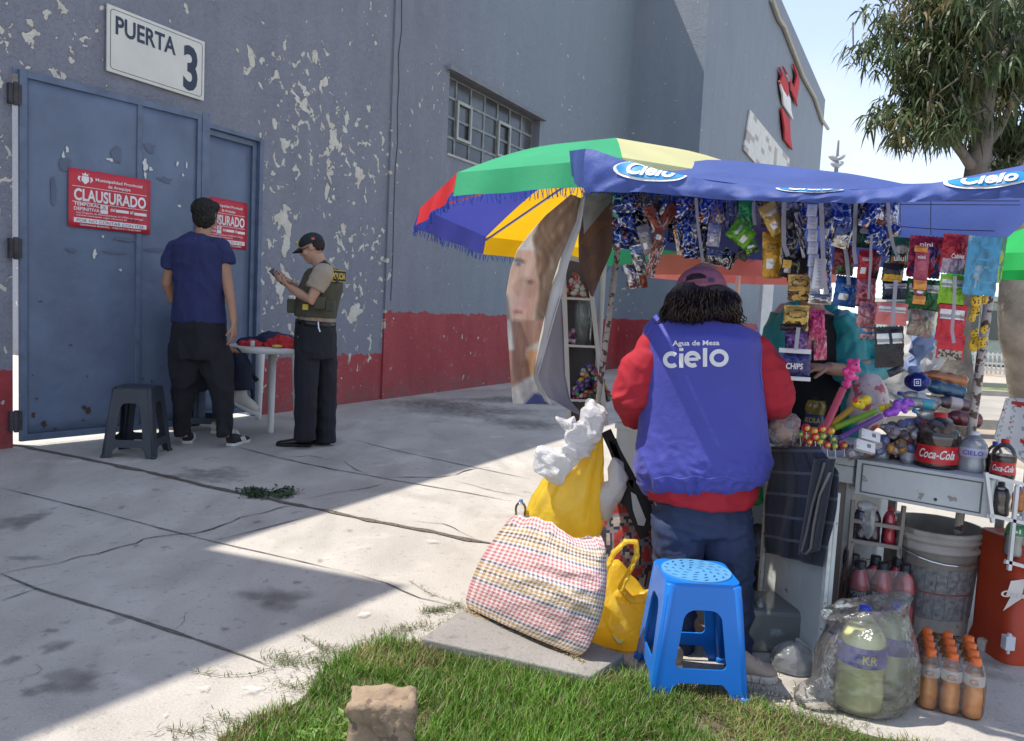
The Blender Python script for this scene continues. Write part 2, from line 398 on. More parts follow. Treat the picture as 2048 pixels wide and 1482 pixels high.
for (a0, a1, z0, z1) in ((-15, gs0, 0, HL), (gs0, gs1, gz, HL), (gs1, S_CR, 0, HL)): mq((lambda a, z: wpt(a, z, -th), a0, a1, z0, z1))
wb.build('wall', bld)
wb = WallB(); o3 = .025
for (a0, a1, z0, z1) in ((S_CR, ws0, 0, HR), (ws0, ws1, 0, wz0), (ws0, ws1, wz1, HR), (ws1, SP, 0, HR)): wb.patch(lambda a, z: wpt(a, z, o3), a0, a1, z0, z1, BAND_R, hue_fn, dm=1)
wb.patch(lambda a, z: wpt(S_CR, z, o3-a), 0, th+o3, 0, HR, BAND_R, 0, S_CR)
for a in [(lambda a, z: wpt(ws0, z, o3-a), 0, th, wz0, wz1), (lambda a, z: wpt(ws1, z, o3-a), 0, th, wz0, wz1), (lambda a, z: wpt(a, wz0, o3-z), ws0, ws1, 0, th), (lambda a, z: wpt(a, wz1, o3-z), ws0, ws1, 0, th), (lambda a, z: wpt(a, HR, o3-z), S_CR, SP, 0, 12), (lambda a, z: wpt(S_CR, z, -a), th, 12, 0, HR)]: mq(a)
wb.patch(lambda a, z: wpt(SP, z, a), o3, OFF, 0, FZ, BAND_R, .85, SP, .3)
wb.patch(lambda a, z: wpt(SP, z, a), -12, o3, HR, FZ, -5, .85, SP, .3)
wb.build('side_wall', bld)
wb = WallB(); wb.patch(lambda a, z: wpt(a, z, OFF), SP, FS, 0, FZ, BAND_R, .55, 0, .5, .5)
mq((lambda a, z: wpt(FS, z, OFF-a), 0, 12, 0, FZ)); mq((lambda a, z: wpt(a, FZ, OFF-z), SP, FS, 0, 12)); wb.build('facade', bld)
# interior seen through the window: a dark hall
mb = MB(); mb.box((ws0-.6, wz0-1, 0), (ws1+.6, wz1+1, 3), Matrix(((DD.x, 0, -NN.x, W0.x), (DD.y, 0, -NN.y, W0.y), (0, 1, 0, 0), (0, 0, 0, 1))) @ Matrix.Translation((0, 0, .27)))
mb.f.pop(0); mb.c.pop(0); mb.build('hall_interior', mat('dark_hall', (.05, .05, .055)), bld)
# window frame and panes
Mw = Matrix(((DD.x, 0, NN.x, W0.x), (DD.y, 0, NN.y, W0.y), (0, 1, 0, 0), (0, 0, 0, 1)))
mb = MB(); nc, nr = 7, 4; W_ = ws1-ws0; Hh = wz1-wz0
M_WFR = mat('old_steel_frame', (.2, .22, .22), .5, 0, .3, 9)
pane = MB()
for i in range(nc+1): x = ws0+W_*i/nc; mb.box((x-.018, wz0, -.14), (x+.018, wz1, -.11), Mw)
for j in range(nr+1): z = wz0+Hh*j/nr; mb.box((ws0, z-.018, -.138), (ws1, z+.018, -.108), Mw)
for (i, j) in ((1, 1), (4, 1)):     # two opening lights standing proud
    mb2 = MB()
    x0 = ws0+W_*i/nc; x1 = ws0+W_*(i+1.0)/nc; z0 = wz0+Hh*j/nr; z1 = wz0+Hh*(j+2)/nr
    for q in ((x0, z0, x0+.04, z1), (x1-.04, z0, x1, z1), (x0+.04, z0, x1-.04, z0+.04), (x0+.04, z1-.04, x1-.04, z1)): mb2.box((q[0], q[1], -.1), (q[2], q[3], -.075), Mw)
    mb2.build('opening_light', mat('pale_steel', (.36, .38, .36), .5), bld)
wf = mb.build('window_frame', M_WFR, bld)
rnd = random.Random(3)
for i in range(nc):
    for j in range(nr):
        x0 = ws0+W_*i/nc+.02; z0 = wz0+Hh*j/nr+.02; g = rnd.choice([.035, .05, .07, .1]); pane.box((x0, z0, -.128), (x0+W_/nc-.04, z0+Hh/nr-.04, -.124), Mw, (g, g*1.05, g*1.15))
pane.build('pane', mat('dusty_glass', (1, 1, 1), .22, 0, .3, 5, attr=True), wf)
mb = MB(); mb.box((ws0-.1, wz1, .03), (ws1+.1, wz1+.05, .1), Mw); mb.build('lintel_ledge', mat('plaster_ledge', (.2, .21, .23), .8), bld)
mb = MB(); mb.box((ws0, wz0-.03, -.1), (ws1, wz0, .045), Mw); mb.build('window_sill', mat('sill_paint', (.42, .41, .4), .8), bld)
# conduit, poster and ribbon on the far facade
mb = MB(); pts = [wpt(*wsz(u, v, OFF), OFF+.08) for u, v in ((1538, 0), (1553, 40), (1562, 52), (1600, 150), (1625, 195), (1640, 240), (1652, 258))]
mb.loft(pts, [.07]*len(pts), n=6); mb.build('conduit', mat('conduit_paint', (.4, .38, .33), .6), bld)
pq = [wpt(*wsz(u, v, OFF), OFF+.03) for u, v in ((1497, 220), (1576, 318), (1572, 400), (1484, 300))]
mb = MB(); mb.grid(lambda a, b: lerp(lerp(pq[3], pq[2], a), lerp(pq[0], pq[1], a), b), 14, 8, lambda a, b: (.62, .61, .56) if noise.noise(V((a*9, b*5, 3))) < .22 else (.38, .33, .3))
tag(mb.build('notice_board', mat('board_print', (1, 1, 1), .6, attr=True), None, solid=.04), 'long whitish board fixed low on the far warehouse facade', 'board')
mb = MB()
def rib(pts, wd, c):
    P = [wpt(*wsz(u, v, OFF), OFF+.06) for u, v in pts]; n = len(P)
    for i in range(n-1):
        a = DD*wd*.5; mb.add([P[i]-a+NN*.05*(i % 2), P[i]+a, P[i+1]+a, P[i+1]-a+NN*.05*((i+1) % 2)], [(0, 1, 2, 3)], c)
rib([(1562, 150), (1564, 165), (1562, 182)], 1.5, (.5, .03, .04)); rib([(1568, 146), (1578, 170), (1582, 190)], 1.3, (.45, .05, .06)); rib([(1586, 136), (1590, 160), (1584, 195), (1586, 206)], .9, (.5, .03, .04))
rib([(1565, 180), (1567, 205), (1572, 226)], 2.0, (.75, .75, .75)); rib([(1566, 228), (1568, 262), (1572, 290)], 1.6, (.5, .03, .04)); rib([(1570, 150), (1574, 166)], .8, (.7, .7, .7))
tag(mb.build('ribbon_bow', mat('ribbon_cloth', (1, 1, 1), .8, attr=True), None, solid=.05), 'red and white cloth ribbon hung high on the far facade', 'ribbon')
# wall joint crack and white downpipe column
mb = MB(); pr = wsz(800, 0); cpts = [(800, 0), (795, 60), (791, 110), (785, 160), (781, 210), (776, 280), (772, 330), (764, 420), (758, 520), (755, 600)]
for i in range(len(cpts)-1):
    a = wpt(*wsz(*cpts[i]), .028); b = wpt(*wsz(*cpts[i+1]), .028); a = wpt(S_CR+.10+noise.noise(V((i*.7, 0, 0)))*.05, a.z, .029); b = wpt(S_CR+.10+noise.noise(V((i*.7+.7, 0, 0)))*.05, b.z, .029)
    mb.add([a, a+DD*.014, b+DD*.014, b], [(0, 1, 2, 3)])
mb.build('crack', mat('crack_dark', (.05, .05, .06), 1), bld)
col0 = gp(1518, 782); M = Matrix.Translation(col0)
t_ = empty('white_post', col0, 'square white post standing beyond the vendor by the warehouse wall', 'post')
mb = MB(); mb.box((-.09, -.09, 0), (.09, .09, 2.4), M); mb.build('shaft', mat('white_post_paint', (.7, .7, .7), .6), t_, bevel=.01)
mb = MB(); mb.box((-.13, -.13, 0), (.13, .13, .12), M @ Matrix.Translation((0, 0, .001))); mb.build('plinth', mat('white_post_paint', (.7, .7, .7)), t_)
# ------------------------------------------------------------ gate
M_GATE = mat('blue_gate_steel', (.112, .148, .222), .5, 0, .16, 3, .25, 5, spots=((.05, .035, .03), 9, .74))
M_GFR = mat('blue_gate_frame', (.10, .135, .205), .5, 0, .2, 8, .2, 30, spots=((.1, .06, .04), 20, .72))
hb = wpt(gs0+.03, 0, .03); fb = gp(395, 858); LD = (fb-hb); LD.z = 0; LW = LD.length; LD.normalize(); LN = V((LD.y, -LD.x, 0))
def lpl(u, v): p = onpl(u, v, hb, LN); return (p-hb).dot(LD), p.z
LH = (lpl(40, 140)[1]+lpl(380, 222)[1])/2; print('leaf', LW, LH, lpl(40, 140), lpl(385, 222))
zb = .045
leaf = empty('gate_leaf', hb, None, None); leaf.parent = bld; leaf.location = hb-bld.location; del_ = 0
def Ml(): return Matrix(((LD.x, 0, LN.x, hb.x), (LD.y, 0, LN.y, hb.y), (0, 1, 0, 0), (0, 0, 0, 1)))
ML = Ml(); xm = lpl(277, 400)[0]
mb = MB(); mb.grid(lambda a, b: ML @ V((.03+a*(LW-.06), zb+.03+b*(LH-zb-.06), .004*noise.noise(V((a*3, b*4, 1))))), 20, 24)
leaf_panel = mb.mesh(); bpy.data.objects.remove(leaf)
leaf = put('gate_leaf', leaf_panel, M_GATE, bld, True); leaf.modifiers.new('s', 'SOLIDIFY').thickness = .004
tag(leaf, 'wide steel gate leaf swung out from the wall')
mb = MB(); fw = .05
for q in ((0, zb, fw, LH), (LW-fw, zb, LW, LH), (fw, LH-fw, LW-fw, LH), (fw, zb, LW-fw, zb+fw), (xm-.02, zb+fw, xm+.02, LH-fw)): mb.box((q[0], q[1], -.02), (q[2], q[3], .014), ML)
mb.build('frame', M_GFR, leaf, bevel=.003)
mb = MB(); mb.box((LW-.01, zb, .015), (LW+.06, LH+.02, .021), ML); mb.build('cover_strip', M_GFR, leaf)
for zz in (LH-.18, 1.45, .2):
    mb = MB(); mb.box((-.07, zz-.07, -.02), (.012, zz+.07, .02), ML); mb.loft([ML @ V((-.03, zz-.08, .02)), ML @ V((-.03, zz+.08, .02))], [.016, .016], n=8); mb.build('hinge', mat('rusty_hinge', (.05, .045, .05), .7, 0, .4, 20), leaf)
# leaf 2 lies in the wall
s2 = wsz(396, 400)[0]-.45; l2 = MB(); g0 = .045
G2 = Matrix(((DD.x, 0, NN.x, W0.x), (DD.y, 0, NN.y, W0.y), (0, 1, 0, 0), (0, 0, 0, 1)))
l2.grid(lambda a, b: G2 @ V((s2+a*(gs1-s2-.06), .04+b*(gz-.09), -.05+.004*noise.noise(V((a*3, b*4, 7))))), 10, 20)
lf2 = put('gate_leaf', l2.mesh(), M_GATE, bld, True); lf2.modifiers.new('s', 'SOLIDIFY').thickness = .004
tag(lf2, 'narrow steel gate leaf closed in the wall')
mb = MB()
for q in ((s2, g0, s2+.05, gz-.01), (gs1-.07, g0, gs1-.02, gz-.01), (s2+.05, gz-.06, gs1-.07, gz-.01), (s2+.05, g0, gs1-.07, g0+.05)): mb.box((q[0], q[1], -.07), (q[2], q[3], -.03), G2)
mb.build('frame', M_GFR, lf2, bevel=.003)
mb = MB(); mb.box((gs1-.018, 0, -.1), (gs1+.03, gz+.03, .012), G2); mb.box((gs0, gz-.008, -.1), (gs1-.018, gz+.03, .01), G2); mb.build('gate_frame', M_GFR, bld, bevel=.004)
# scuffs, torn paper and rust spots on the leaf
mb = MB()
def blob2(mb, M, cx, cy, rx, ry, off, c, n=11, seed=0, rough=.45):
    r_ = random.Random(seed); ph = r_.random()*9; p = []
    for i in range(n):
        a = 2*math.pi*i/n; k = 1+rough*noise.noise(V((math.cos(a)*1.4+ph, math.sin(a)*1.4, ph)))*2
        p.append(M @ V((cx+rx*k*math.cos(a), cy+ry*k*math.sin(a), off)))
    mb.add([M @ V((cx, cy, off))]+p, [(0, 1+i, 1+(i+1) % n) for i in range(n)], c)
for i, (u, v, rx, ry, c) in enumerate([(134, 300, 4, 6, 0), (126, 310, 3, 6, 0), (224, 320, 9, 3, 0), (289, 330, 5, 12, 0), (300, 338, 4, 4, 0), (354, 328, 2, 5, 0), (372, 330, 2, 6, 0), (290, 350, 3, 6, 0), (365, 350, 2, 3, 0), (358, 412, 4, 2, 0), (188, 508, 4, 8, 0), (205, 473, 3, 2, 0), (240, 540, 3, 2, 0), (168, 845-30, 5, 4, 1),
      (176, 822, 5, 6, 1), (88, 847, 5, 7, 1), (66, 829, 4, 6, 1), (50, 835, 3, 3, 1), (41, 805, 2, 2, 1), (38, 852, 2, 3, 1), (165, 840, 2, 2, 1), (284, 757, 2, 2, 1), (303, 762, 2, 2, 1), (327, 812, 2, 2, 1), (64, 750, 1.6, 2, 1), (174, 752, 1.5, 2, 1), (72, 797, 2, 2, 1), (110, 858, 3, 2, 1), (150, 861, 2, 2, 1), (80, 603, 4, 1, 1), (140, 690, 4, 1, 1),
      (235, 312, 12, 14, 2), (250, 480, 22, 4, 2), (310, 500, 22, 3, 2), (140, 500, 10, 3, 2), (225, 505, 25, 2, 2), (300, 295, 12, 10, 2), (330, 360, 16, 5, 2), (130, 330, 10, 14, 2), (105, 380, 5, 30, 2)]):
    x, z = lpl(u, v); x2, _ = lpl(u+rx, v); _, z2 = lpl(u, v-ry)
    blob2(mb, ML, x, z, abs(x2-x), abs(z2-z), .007+.0005*(i % 7), [(.55, .55, .52), (.06, .03, .025), (.098, .118, .175)][c], seed=i)
mb.build('scuff_mark', mat('gate_scuffs', (1, 1, 1), .7, attr=True), leaf)
# ------------------------------------------------------------ door sign
c4 = [onpl(u, v, W0+NN*.03, NN) for u, v in ((214, 140), (405, 202), (410, 80), (218, 12))]
sx0 = min((p-W0).dot(DD) for p in c4); sx1 = max((p-W0).dot(DD) for p in c4); sz0 = (c4[0].z+c4[1].z)/2; sz1 = (c4[2].z+c4[3].z)/2
ps = empty('door_sign', wpt((sx0+sx1)/2, sz0, .01), 'white rectangular sign reading PUERTA 3 above the blue gate', 'sign')
mb = MB(); mb.box((sx0, sz0, .012), (sx1, sz1, .03), Mw); mb.build('sign_panel', mat('sign_white', (.60, .59, .54), .5, 0, .06, 4), ps, bevel=.003)
mb = MB(); b_ = .025
oc = rrect(sx1-sx0-2*b_, sz1-sz0-2*b_, .03); ic = rrect(sx1-sx0-2*b_-.008, sz1-sz0-2*b_-.008, .026)
Mc = Mw @ Matrix.Translation(((sx0+sx1)/2, (sz0+sz1)/2, .0315))
put('border_line', plate(oc, [ic], .001, Mc), mat('sign_navy', (.028, .04, .07), .5), ps)
mb = MB(); Wd = sx1-sx0; Hd = sz1-sz0
text(mb, 'PUERTA', planar(wpt(sx0+.075*Wd, sz0+.60*Hd, .032), DD, Z), .60*Wd, .26*Hd, .025)
text(mb, '3', planar(wpt(sx0+.76*Wd, sz0+.13*Hd, .032), DD, Z), .16*Wd, .68*Hd, .03); mb.build('lettering', mat('sign_navy', (.028, .04, .07)), ps)
# ------------------------------------------------------------ notices
M_RED = mat('notice_red', (.50, .022, .04), .45, 0, .1, 7); M_WHT = mat('notice_white', (.72, .68, .68), .5); M_INK = mat('pen_ink', (.03, .03, .04))
def notice(x0, x1, z0, z1, M, ex, label, hand1, off):
    n = empty('closure_notice', M @ V(((x0+x1)/2, z0, off)), label, 'notice', 'red closure notices pasted on the gate')
    w_ = x1-x0; h_ = z1-z0
    mb = MB(); mb.grid(lambda a, b: M @ V((x0+a*w_, z0+b*h_, off+.0015*noise.noise(V((a*4, b*4, 2))))), 8, 8); mb.build('sheet', M_RED, n, True, solid=.0006)
    mb = MB(); ink = MB(); o = lambda fx, fy: planar(M @ V((x0+fx*w_, z0+fy*h_, off+.003)), ex, Z)
    T = lambda s, fx, fy, fw_, fh, b=.01: text(mb, s, o(fx, fy), fw_*w_, fh*h_, b)
    T('Municipalidad Provincial', .31, .835, .58, .05, .02); T('de Arequipa', .46, .745, .28, .05, .02); T('CLAUSURADO', .06, .47, .88, .19, .03)
    T('TEMPORAL', .06, .375, .3, .055, .02); T('DEFINITIVA', .06, .295, .3, .055, .02); T('del', .49, .34, .06, .06, .02); T('al', .735, .34, .04, .06, .02)
    T('Ley Organica de Municipalidades N 27972 por infringir', .09, .245, .82, .028, .01); T('normas municipales segun infraccion N', .09, .20, .6, .028, .01); T('ORDENANZA MUNICIPAL - VIGENTE N 1173-2019-MPA', .13, .035, .75, .03, .01)
    R = lambda a, b, c, d: mb.add([M @ V((x0+p*w_, z0+q*h_, off+.0028)) for p, q in ((a, b), (c, b), (c, d), (a, d))], [(0, 1, 2, 3)])
    for q in ((.04, .70, .95, .708), (.04, .435, .96, .443), (.37, .36, .46, .43), (.37, .28, .46, .35), (.56, .335, .72, .385), (.79, .325, .95, .375), (.06, .085, .95, .165)): R(*q)
    # municipal crest: shield, crown, wings
    cx, cy = x0+.19*w_, z0+.83*h_; cr = [(-.04, .06), (-.045, -.02), (0, -.08), (.045, -.02), (.04, .06)]
    mb.add([M @ V((cx+a*w_, cy+b*h_, off+.0028)) for a, b in cr], [(0, 1, 2, 3, 4)])
    for sg in (-1, 1): mb.add([M @ V((cx+sg*a*w_, cy+b*h_, off+.0028)) for a, b in ((.05, .05), (.065, .01), (.055, -.05), (.09, 0), (.08, .05))], [(0, 1, 2, 3, 4)])
    mb.add([M @ V((cx+a*w_, cy+b*h_, off+.0028)) for a, b in ((-.03, .07), (.03, .07), (.04, .11), (.015, .09), (0, .13), (-.015, .09), (-.04, .11))], [tuple(range(7))])
    mb.build('printing', M_WHT, n)
    text(ink, hand1, planar(M @ V((x0+.09*w_, z0+.098*h_, off+.0042)), ex, (Z+ex*.15)), .82*w_, .05*h_, -.004); text(ink, 'X', planar(M @ V((x0+.39*w_, z0+.365*h_, off+.0042)), ex, Z), .05*w_, .055*h_)
    text(ink, '933', planar(M @ V((x0+.70*w_, z0+.195*h_, off+.0042)), ex, Z+ex*.3), .13*w_, .05*h_); ink.build('handwriting', M_INK, n)
a = lpl(135, 334); b = lpl(299, 362); c = lpl(132, 450); d = lpl(295, 471)
notice(a[0], b[0], (c[1]+d[1])/2, (a[1]+b[1])/2, ML, LD, 'red and white closure notice on the wide open gate leaf', 'POR NO CONTAR CON ITSE', .0165)
a = wsz(396, 391, -.04); b = wsz(495, 408, -.04); d = wsz(490, 500, -.04)
notice(a[0], b[0], d[1], b[1]+.005, G2, DD, 'red closure notice on the narrow leaf, partly behind the man in navy', 'POR NO CONTAR CERTIF DC', -.040)
# ------------------------------------------------------------ ground
def conc_mat(nm, c1, c2):
    m = bpy.data.materials.new(nm); m.use_nodes = True; t = m.node_tree; b = t.nodes['Principled BSDF']; L = t.links.new
    co = N(t, 'ShaderNodeTexCoord')
    def ns(sc_, det, st=(1, 1, 1), rot=0, dist=0):
        mp = N(t, 'ShaderNodeMapping'); mp.inputs['Scale'].default_value = st; mp.inputs['Rotation'].default_value = (0, 0, rot); L(co.outputs['Object'], mp.inputs[0])
        n = N(t, 'ShaderNodeTexNoise'); n.inputs['Scale'].default_value = sc_; n.inputs['Detail'].default_value = det; n.inputs['Distortion'].default_value = dist; L(mp.outputs[0], n.inputs[0]); return n.outputs['Fac']
    def mr(a, lo, hi, o0=0, o1=1):
        x = N(t, 'ShaderNodeMapRange'); L(a, x.inputs[0]); x.inputs[1].default_value = lo; x.inputs[2].default_value = hi; x.inputs[3].default_value = o0; x.inputs[4].default_value = o1; return x.outputs[0]
    def mix(f, a, c):
        x = N(t, 'ShaderNodeMixRGB'); L(f, x.inputs[0])
        for i, q in ((1, a), (2, c)):
            if isinstance(q, tuple): x.inputs[i].default_value = (*q, 1)
            else: L(q, x.inputs[i])
        return x.outputs[0]
    c = mix(mr(ns(.8, 7), .35, .65), c1, c2)
    c = mix(mr(ns(4, 8, (1, .35, 1), .5), .45, .7, 0, .55), c, tuple(x*.72 for x in c1))
    c = mix(mr(ns(1.6, 8, dist=1.5), .6, .72, 0, .5), c, tuple(x*1.22 for x in c2))
    c = mix(mr(ns(22, 6), .60, .68, 0, .45), c, tuple(x*.5 for x in c1))
    c = mix(mr(ns(1.1, 9, (1, .6, 1), .9, 2), .52, .66, 0, .5), c, tuple(x*.68 for x in c1))
    c = mix(mr(ns(60, 5), .62, .70, 0, .5), c, tuple(x*.45 for x in c1))
    c = mix(mr(ns(140, 3), .4, .8, 0, .4), c, tuple(x*1.25 for x in c2))
    c = mix(mr(ns(3.1, 3), .70, .715, 0, .45), c, tuple(x*.55 for x in c1))
    L(c, b.inputs['Base Color']); b.inputs['Roughness'].default_value = .8
    bp = N(t, 'ShaderNodeBump'); bp.inputs['Distance'].default_value = .004; bp.inputs['Strength'].default_value = .6
    ad = N(t, 'ShaderNodeMath'); ad.operation = 'ADD'; L(ns(90, 6), ad.inputs[0]); L(ns(9, 6), ad.inputs[1]); L(ad.outputs[0], bp.inputs['Height']); L(bp.outputs[0], b.inputs['Normal']); return m
M_CON = conc_mat('worn_concrete', (.37, .345, .31), (.50, .47, .43)); M_CON2 = conc_mat('dirty_concrete', (.2, .19, .175), (.28, .265, .245))
def sheet(name, poly, z, m, kind='structure', **k):
    mb = MB(); mb.add([V((p[0], p[1], z)) for p in poly], [tuple(range(len(poly)))]); o = mb.build(name, m, None, origin=V((0, 0, 0))); tag(o, kind=kind, **k); return o
M_DIRT = mat('dry_dirt', (.34, .29, .23), .95, 0, .3, .6, .5, 12, spots=((.22, .19, .15), 2.3, .6))
sheet('ground', [(-300, -60), (400, -60), (400, 500), (-300, 500)], -.02, M_DIRT)
far = wpt(-14, 0, 0)
def G(u, v): p = gp(u, v); return (p.x, p.y)
pr_ = [(-9, -2), (6, -2), (6.0, 7.2), (2.2, 7.6)]
cp = wpt(FS, 0, OFF)
sheet('pavement', [wpt(-15, 0, 0).xy[:], (5, -5), (4.6, 6.3), (4.0, 12), wpt(SP+3, 0, OFF+1.5).xy[:], wpt(SP, 0, .0).xy[:]], 0, M_CON)
sheet('yard', [wpt(-15, 0, -.001).xy[:], wpt(S_CR, 0, -.001).xy[:], wpt(S_CR, 0, -14).xy[:], wpt(-15, 0, -14).xy[:]], .0, mat('yard_concrete', (.5, .48, .44), .8))
# joints, cracks, stains
c7 = lambda P: [(x*.4063, 880+y*.4063) for x, y in P]; c6 = lambda P: [(300+x*.4883, 880+y*.4883) for x, y in P]
def ribbon(mb, px, wd, z, jit=.25, fine=.05, c=None, amp=.012):
    P = [gp(u, v, z) for u, v in px]; Q = []
    for a, b in zip(P, P[1:]):
        n = max(1, int((b-a).length/fine))
        for i in range(n): Q.append(a.lerp(b, i/n))
    Q.append(P[-1]); L_ = []; R_ = []
    for i, p in enumerate(Q):
        t = (Q[min(i+1, len(Q)-1)]-Q[max(i-1, 0)]).normalized(); a = V((-t.y, t.x, 0)); w_ = wd*(1+jit*noise.noise(p*9)*2)*.32*min(1, .15+i/6, .15+(len(Q)-1-i)/6); w_ = max(w_, .0006)
        o_ = a*noise.noise(p*6+V((3, 1, 8)))*amp; L_.append(p+a*w_+o_); R_.append(p-a*w_+o_)
    n = len(Q); mb.add(L_+R_, [(i, i+1, n+i+1, n+i) for i in range(n-1)], c)
M_JNT = mat('joint_dirt', (.13, .12, .105), 1, 0, .4, 30)
mb = MB()
for P, wd in (([(0, 655), (180, 730), (640, 870), (850, 940), (1190, 1055), (1320, 1110)], .022), ([(0, 232), (300, 305), (440, 340), (905, 462), (1060, 500), (1500, 600), (1723, 650)], .012)): ribbon(mb, c7(P), wd, .004, .4, amp=.004)
ribbon(mb, [(700, 1144), (770, 1165), (840, 1195), (925, 1215)], .014, .004); ribbon(mb, [(429, 1081), (659, 1022)], .012, .004, amp=.002)
for P in ([(330, 20), (560, 80), (760, 120), (980, 160), (1300, 215), (1480, 250)], [(840, 0), (1020, 45), (1300, 105), (1560, 160)]): ribbon(mb, c6(P), .016, .004, amp=.004)
tag(mb.build('pavement_joint', M_JNT, None), kind='structure')
mb = MB()
for P, wd in (([(0, 665), (60, 645), (160, 622), (290, 605), (400, 572), (480, 560), (600, 525), (670, 505), (700, 485), (760, 475), (860, 465), (905, 462), (960, 458), (1050, 435), (1130, 405), (1180, 380), (1280, 358), (1420, 325), (1490, 318)], .011), ([(0, 785), (90, 760), (180, 732)], .022),
      ([(0, 720), (60, 712), (180, 715), (290, 685)], .007), ([(0, 1195), (90, 1170), (170, 1150), (190, 1130), (165, 1105)], .006), ([(860, 925), (900, 890), (910, 850)], .005), ([(1180, 1055), (1220, 1032), (1270, 1030)], .006), ([(20, 278), (110, 268)], .006)): ribbon(mb, c7(P), wd, .0045, .6, .03, amp=.022)
for P, wd in (([(520, 70), (640, 95), (780, 125), (900, 145), (1000, 152), (1180, 152), (1250, 140), (1340, 115), (1390, 110)], .014), ([(790, 85), (830, 115), (900, 140)], .012), ([(640, 240), (760, 215), (900, 195), (980, 170)], .009), ([(1240, 165), (1400, 205), (1540, 235)], .009), ([(500, 75), (560, 70), (650, 62), (700, 75), (780, 85)], .01), ([(1050, 330), (1200, 340), (1330, 400)], .008)): ribbon(mb, c6(P), wd, .0045, .6, .03, amp=.03)
tag(mb.build('pavement_crack', mat('crack_black', (.075, .07, .065), 1), None), kind='structure')
mb = MB(); ribbon(mb, [(0, 886), (50, 893), (160, 915), (339, 953), (475, 985), (600, 1010), (660, 1022), (740, 1040), (860, 1062), (1000, 1090)], .060, .005, .45, .03, amp=.02); tag(mb.build('open_joint', mat('joint_debris', (.12, .105, .085), 1, 0, .6, 60, .8, 90), None), kind='structure')
def stain_mat(nm, col, al):
    m = bpy.data.materials.new(nm); m.use_nodes = True; t = m.node_tree; b = t.nodes['Principled BSDF']; b.inputs['Base Color'].default_value = (*col, 1); b.inputs['Roughness'].default_value = .8
    a = N(t, 'ShaderNodeAttribute'); a.attribute_name = 'fall'; co = N(t, 'ShaderNodeTexCoord'); n = N(t, 'ShaderNodeTexNoise'); n.inputs['Scale'].default_value = 14; n.inputs['Detail'].default_value = 7; t.links.new(co.outputs['Object'], n.inputs[0])
    ad = N(t, 'ShaderNodeMath'); ad.operation = 'ADD'; t.links.new(a.outputs['Fac'], ad.inputs[0]); t.links.new(n.outputs['Fac'], ad.inputs[1])
    mr = N(t, 'ShaderNodeMapRange'); mr.inputs[1].default_value = .62; mr.inputs[2].default_value = 1.25; mr.inputs[4].default_value = al; t.links.new(ad.outputs[0], mr.inputs[0])
    tp = N(t, 'ShaderNodeBsdfTransparent'); s = N(t, 'ShaderNodeMixShader'); t.links.new(mr.outputs[0], s.inputs[0]); t.links.new(tp.outputs[0], s.inputs[1]); t.links.new(b.outputs[0], s.inputs[2]); t.links.new(s.outputs[0], t.nodes['Material Output'].inputs[0]); return m
def stains(nm, L_, m, z0, rg=.5):
    vs = []; fs = []; fa = []
    for i, (u, v, rx, ry) in enumerate(L_):
        p = gp(u, v, z0+.0002*(i % 9)); X = (gp(u+rx, v)-gp(u, v)).length; Y = (gp(u, v+ry)-gp(u, v)).length; b = len(vs); n = 22; vs.append(tuple(p)); fa.append(.55)
        for ring, f in ((.5, .5), (.8, .3), (1.15, 0)):
            for k in range(n): q = 2*math.pi*k/n; g = 1+rg*noise.noise(V((math.cos(q)*1.6+i, math.sin(q)*1.6, i*.7)))*1.6; vs.append((p.x+X*ring*g*math.cos(q), p.y+Y*ring*g*math.sin(q), p.z)); fa.append(f)
        fs += [(b, b+1+k, b+1+(k+1) % n) for k in range(n)]
        for r_ in range(2): fs += [(b+1+r_*n+k, b+1+(r_+1)*n+k, b+1+(r_+1)*n+(k+1) % n, b+1+r_*n+(k+1) % n) for k in range(n)]
    me = bpy.data.meshes.new(nm); me.from_pydata(vs, [], fs); a = me.attributes.new('fall', 'FLOAT', 'POINT'); a.data.foreach_set('value', fa); return tag(put(nm, me, m, None, origin=V((0, 0, 0))), kind='structure')
stains('stain_and_shade', [(45, 1042, 56, 18), (108, 1292, 34, 12), (22, 1319, 16, 9), (61, 1384, 26, 9), (104, 1260, 14, 4), (88, 1270, 6, 3), (136, 1243, 6, 3), (134, 1363, 70, 26), (557, 1197, 70, 24), (327, 1093, 10, 4), (272, 1091, 9, 3), (593, 1164, 9, 4), (532, 1161, 6, 3), (449, 1257, 11, 4), (565, 1247, 10, 3), (106, 1016, 10, 3), (245, 1013, 8, 3), (415, 1014, 6, 3), (50, 1116, 38, 6), (515, 1043, 12, 3), (415, 948, 90, 20), (930, 822, 150, 14), (1010, 800, 110, 9), (870, 806, 90, 8), (1060, 850, 80, 12), (640, 1120, 7, 3), (700, 1060, 9, 3), (1500, 1390, 90, 22), (1660, 1380, 120, 40), (1900, 1330, 150, 30)], stain_mat('damp_and_shade', (.08, .075, .065), .48), .0052)  # stains and damp; the last three ovals paint canopy shade under the stall
stains('paint_spill', [(410, 1376, 16, 7), (330, 1430, 3, 4), (727, 1228, 12, 5), (505, 1378, 20, 8), (865, 1082, 12, 4), (620, 1300, 12, 5), (1160, 1170, 20, 7)], stain_mat('white_spill', (.62, .6, .57), .7), .0075)
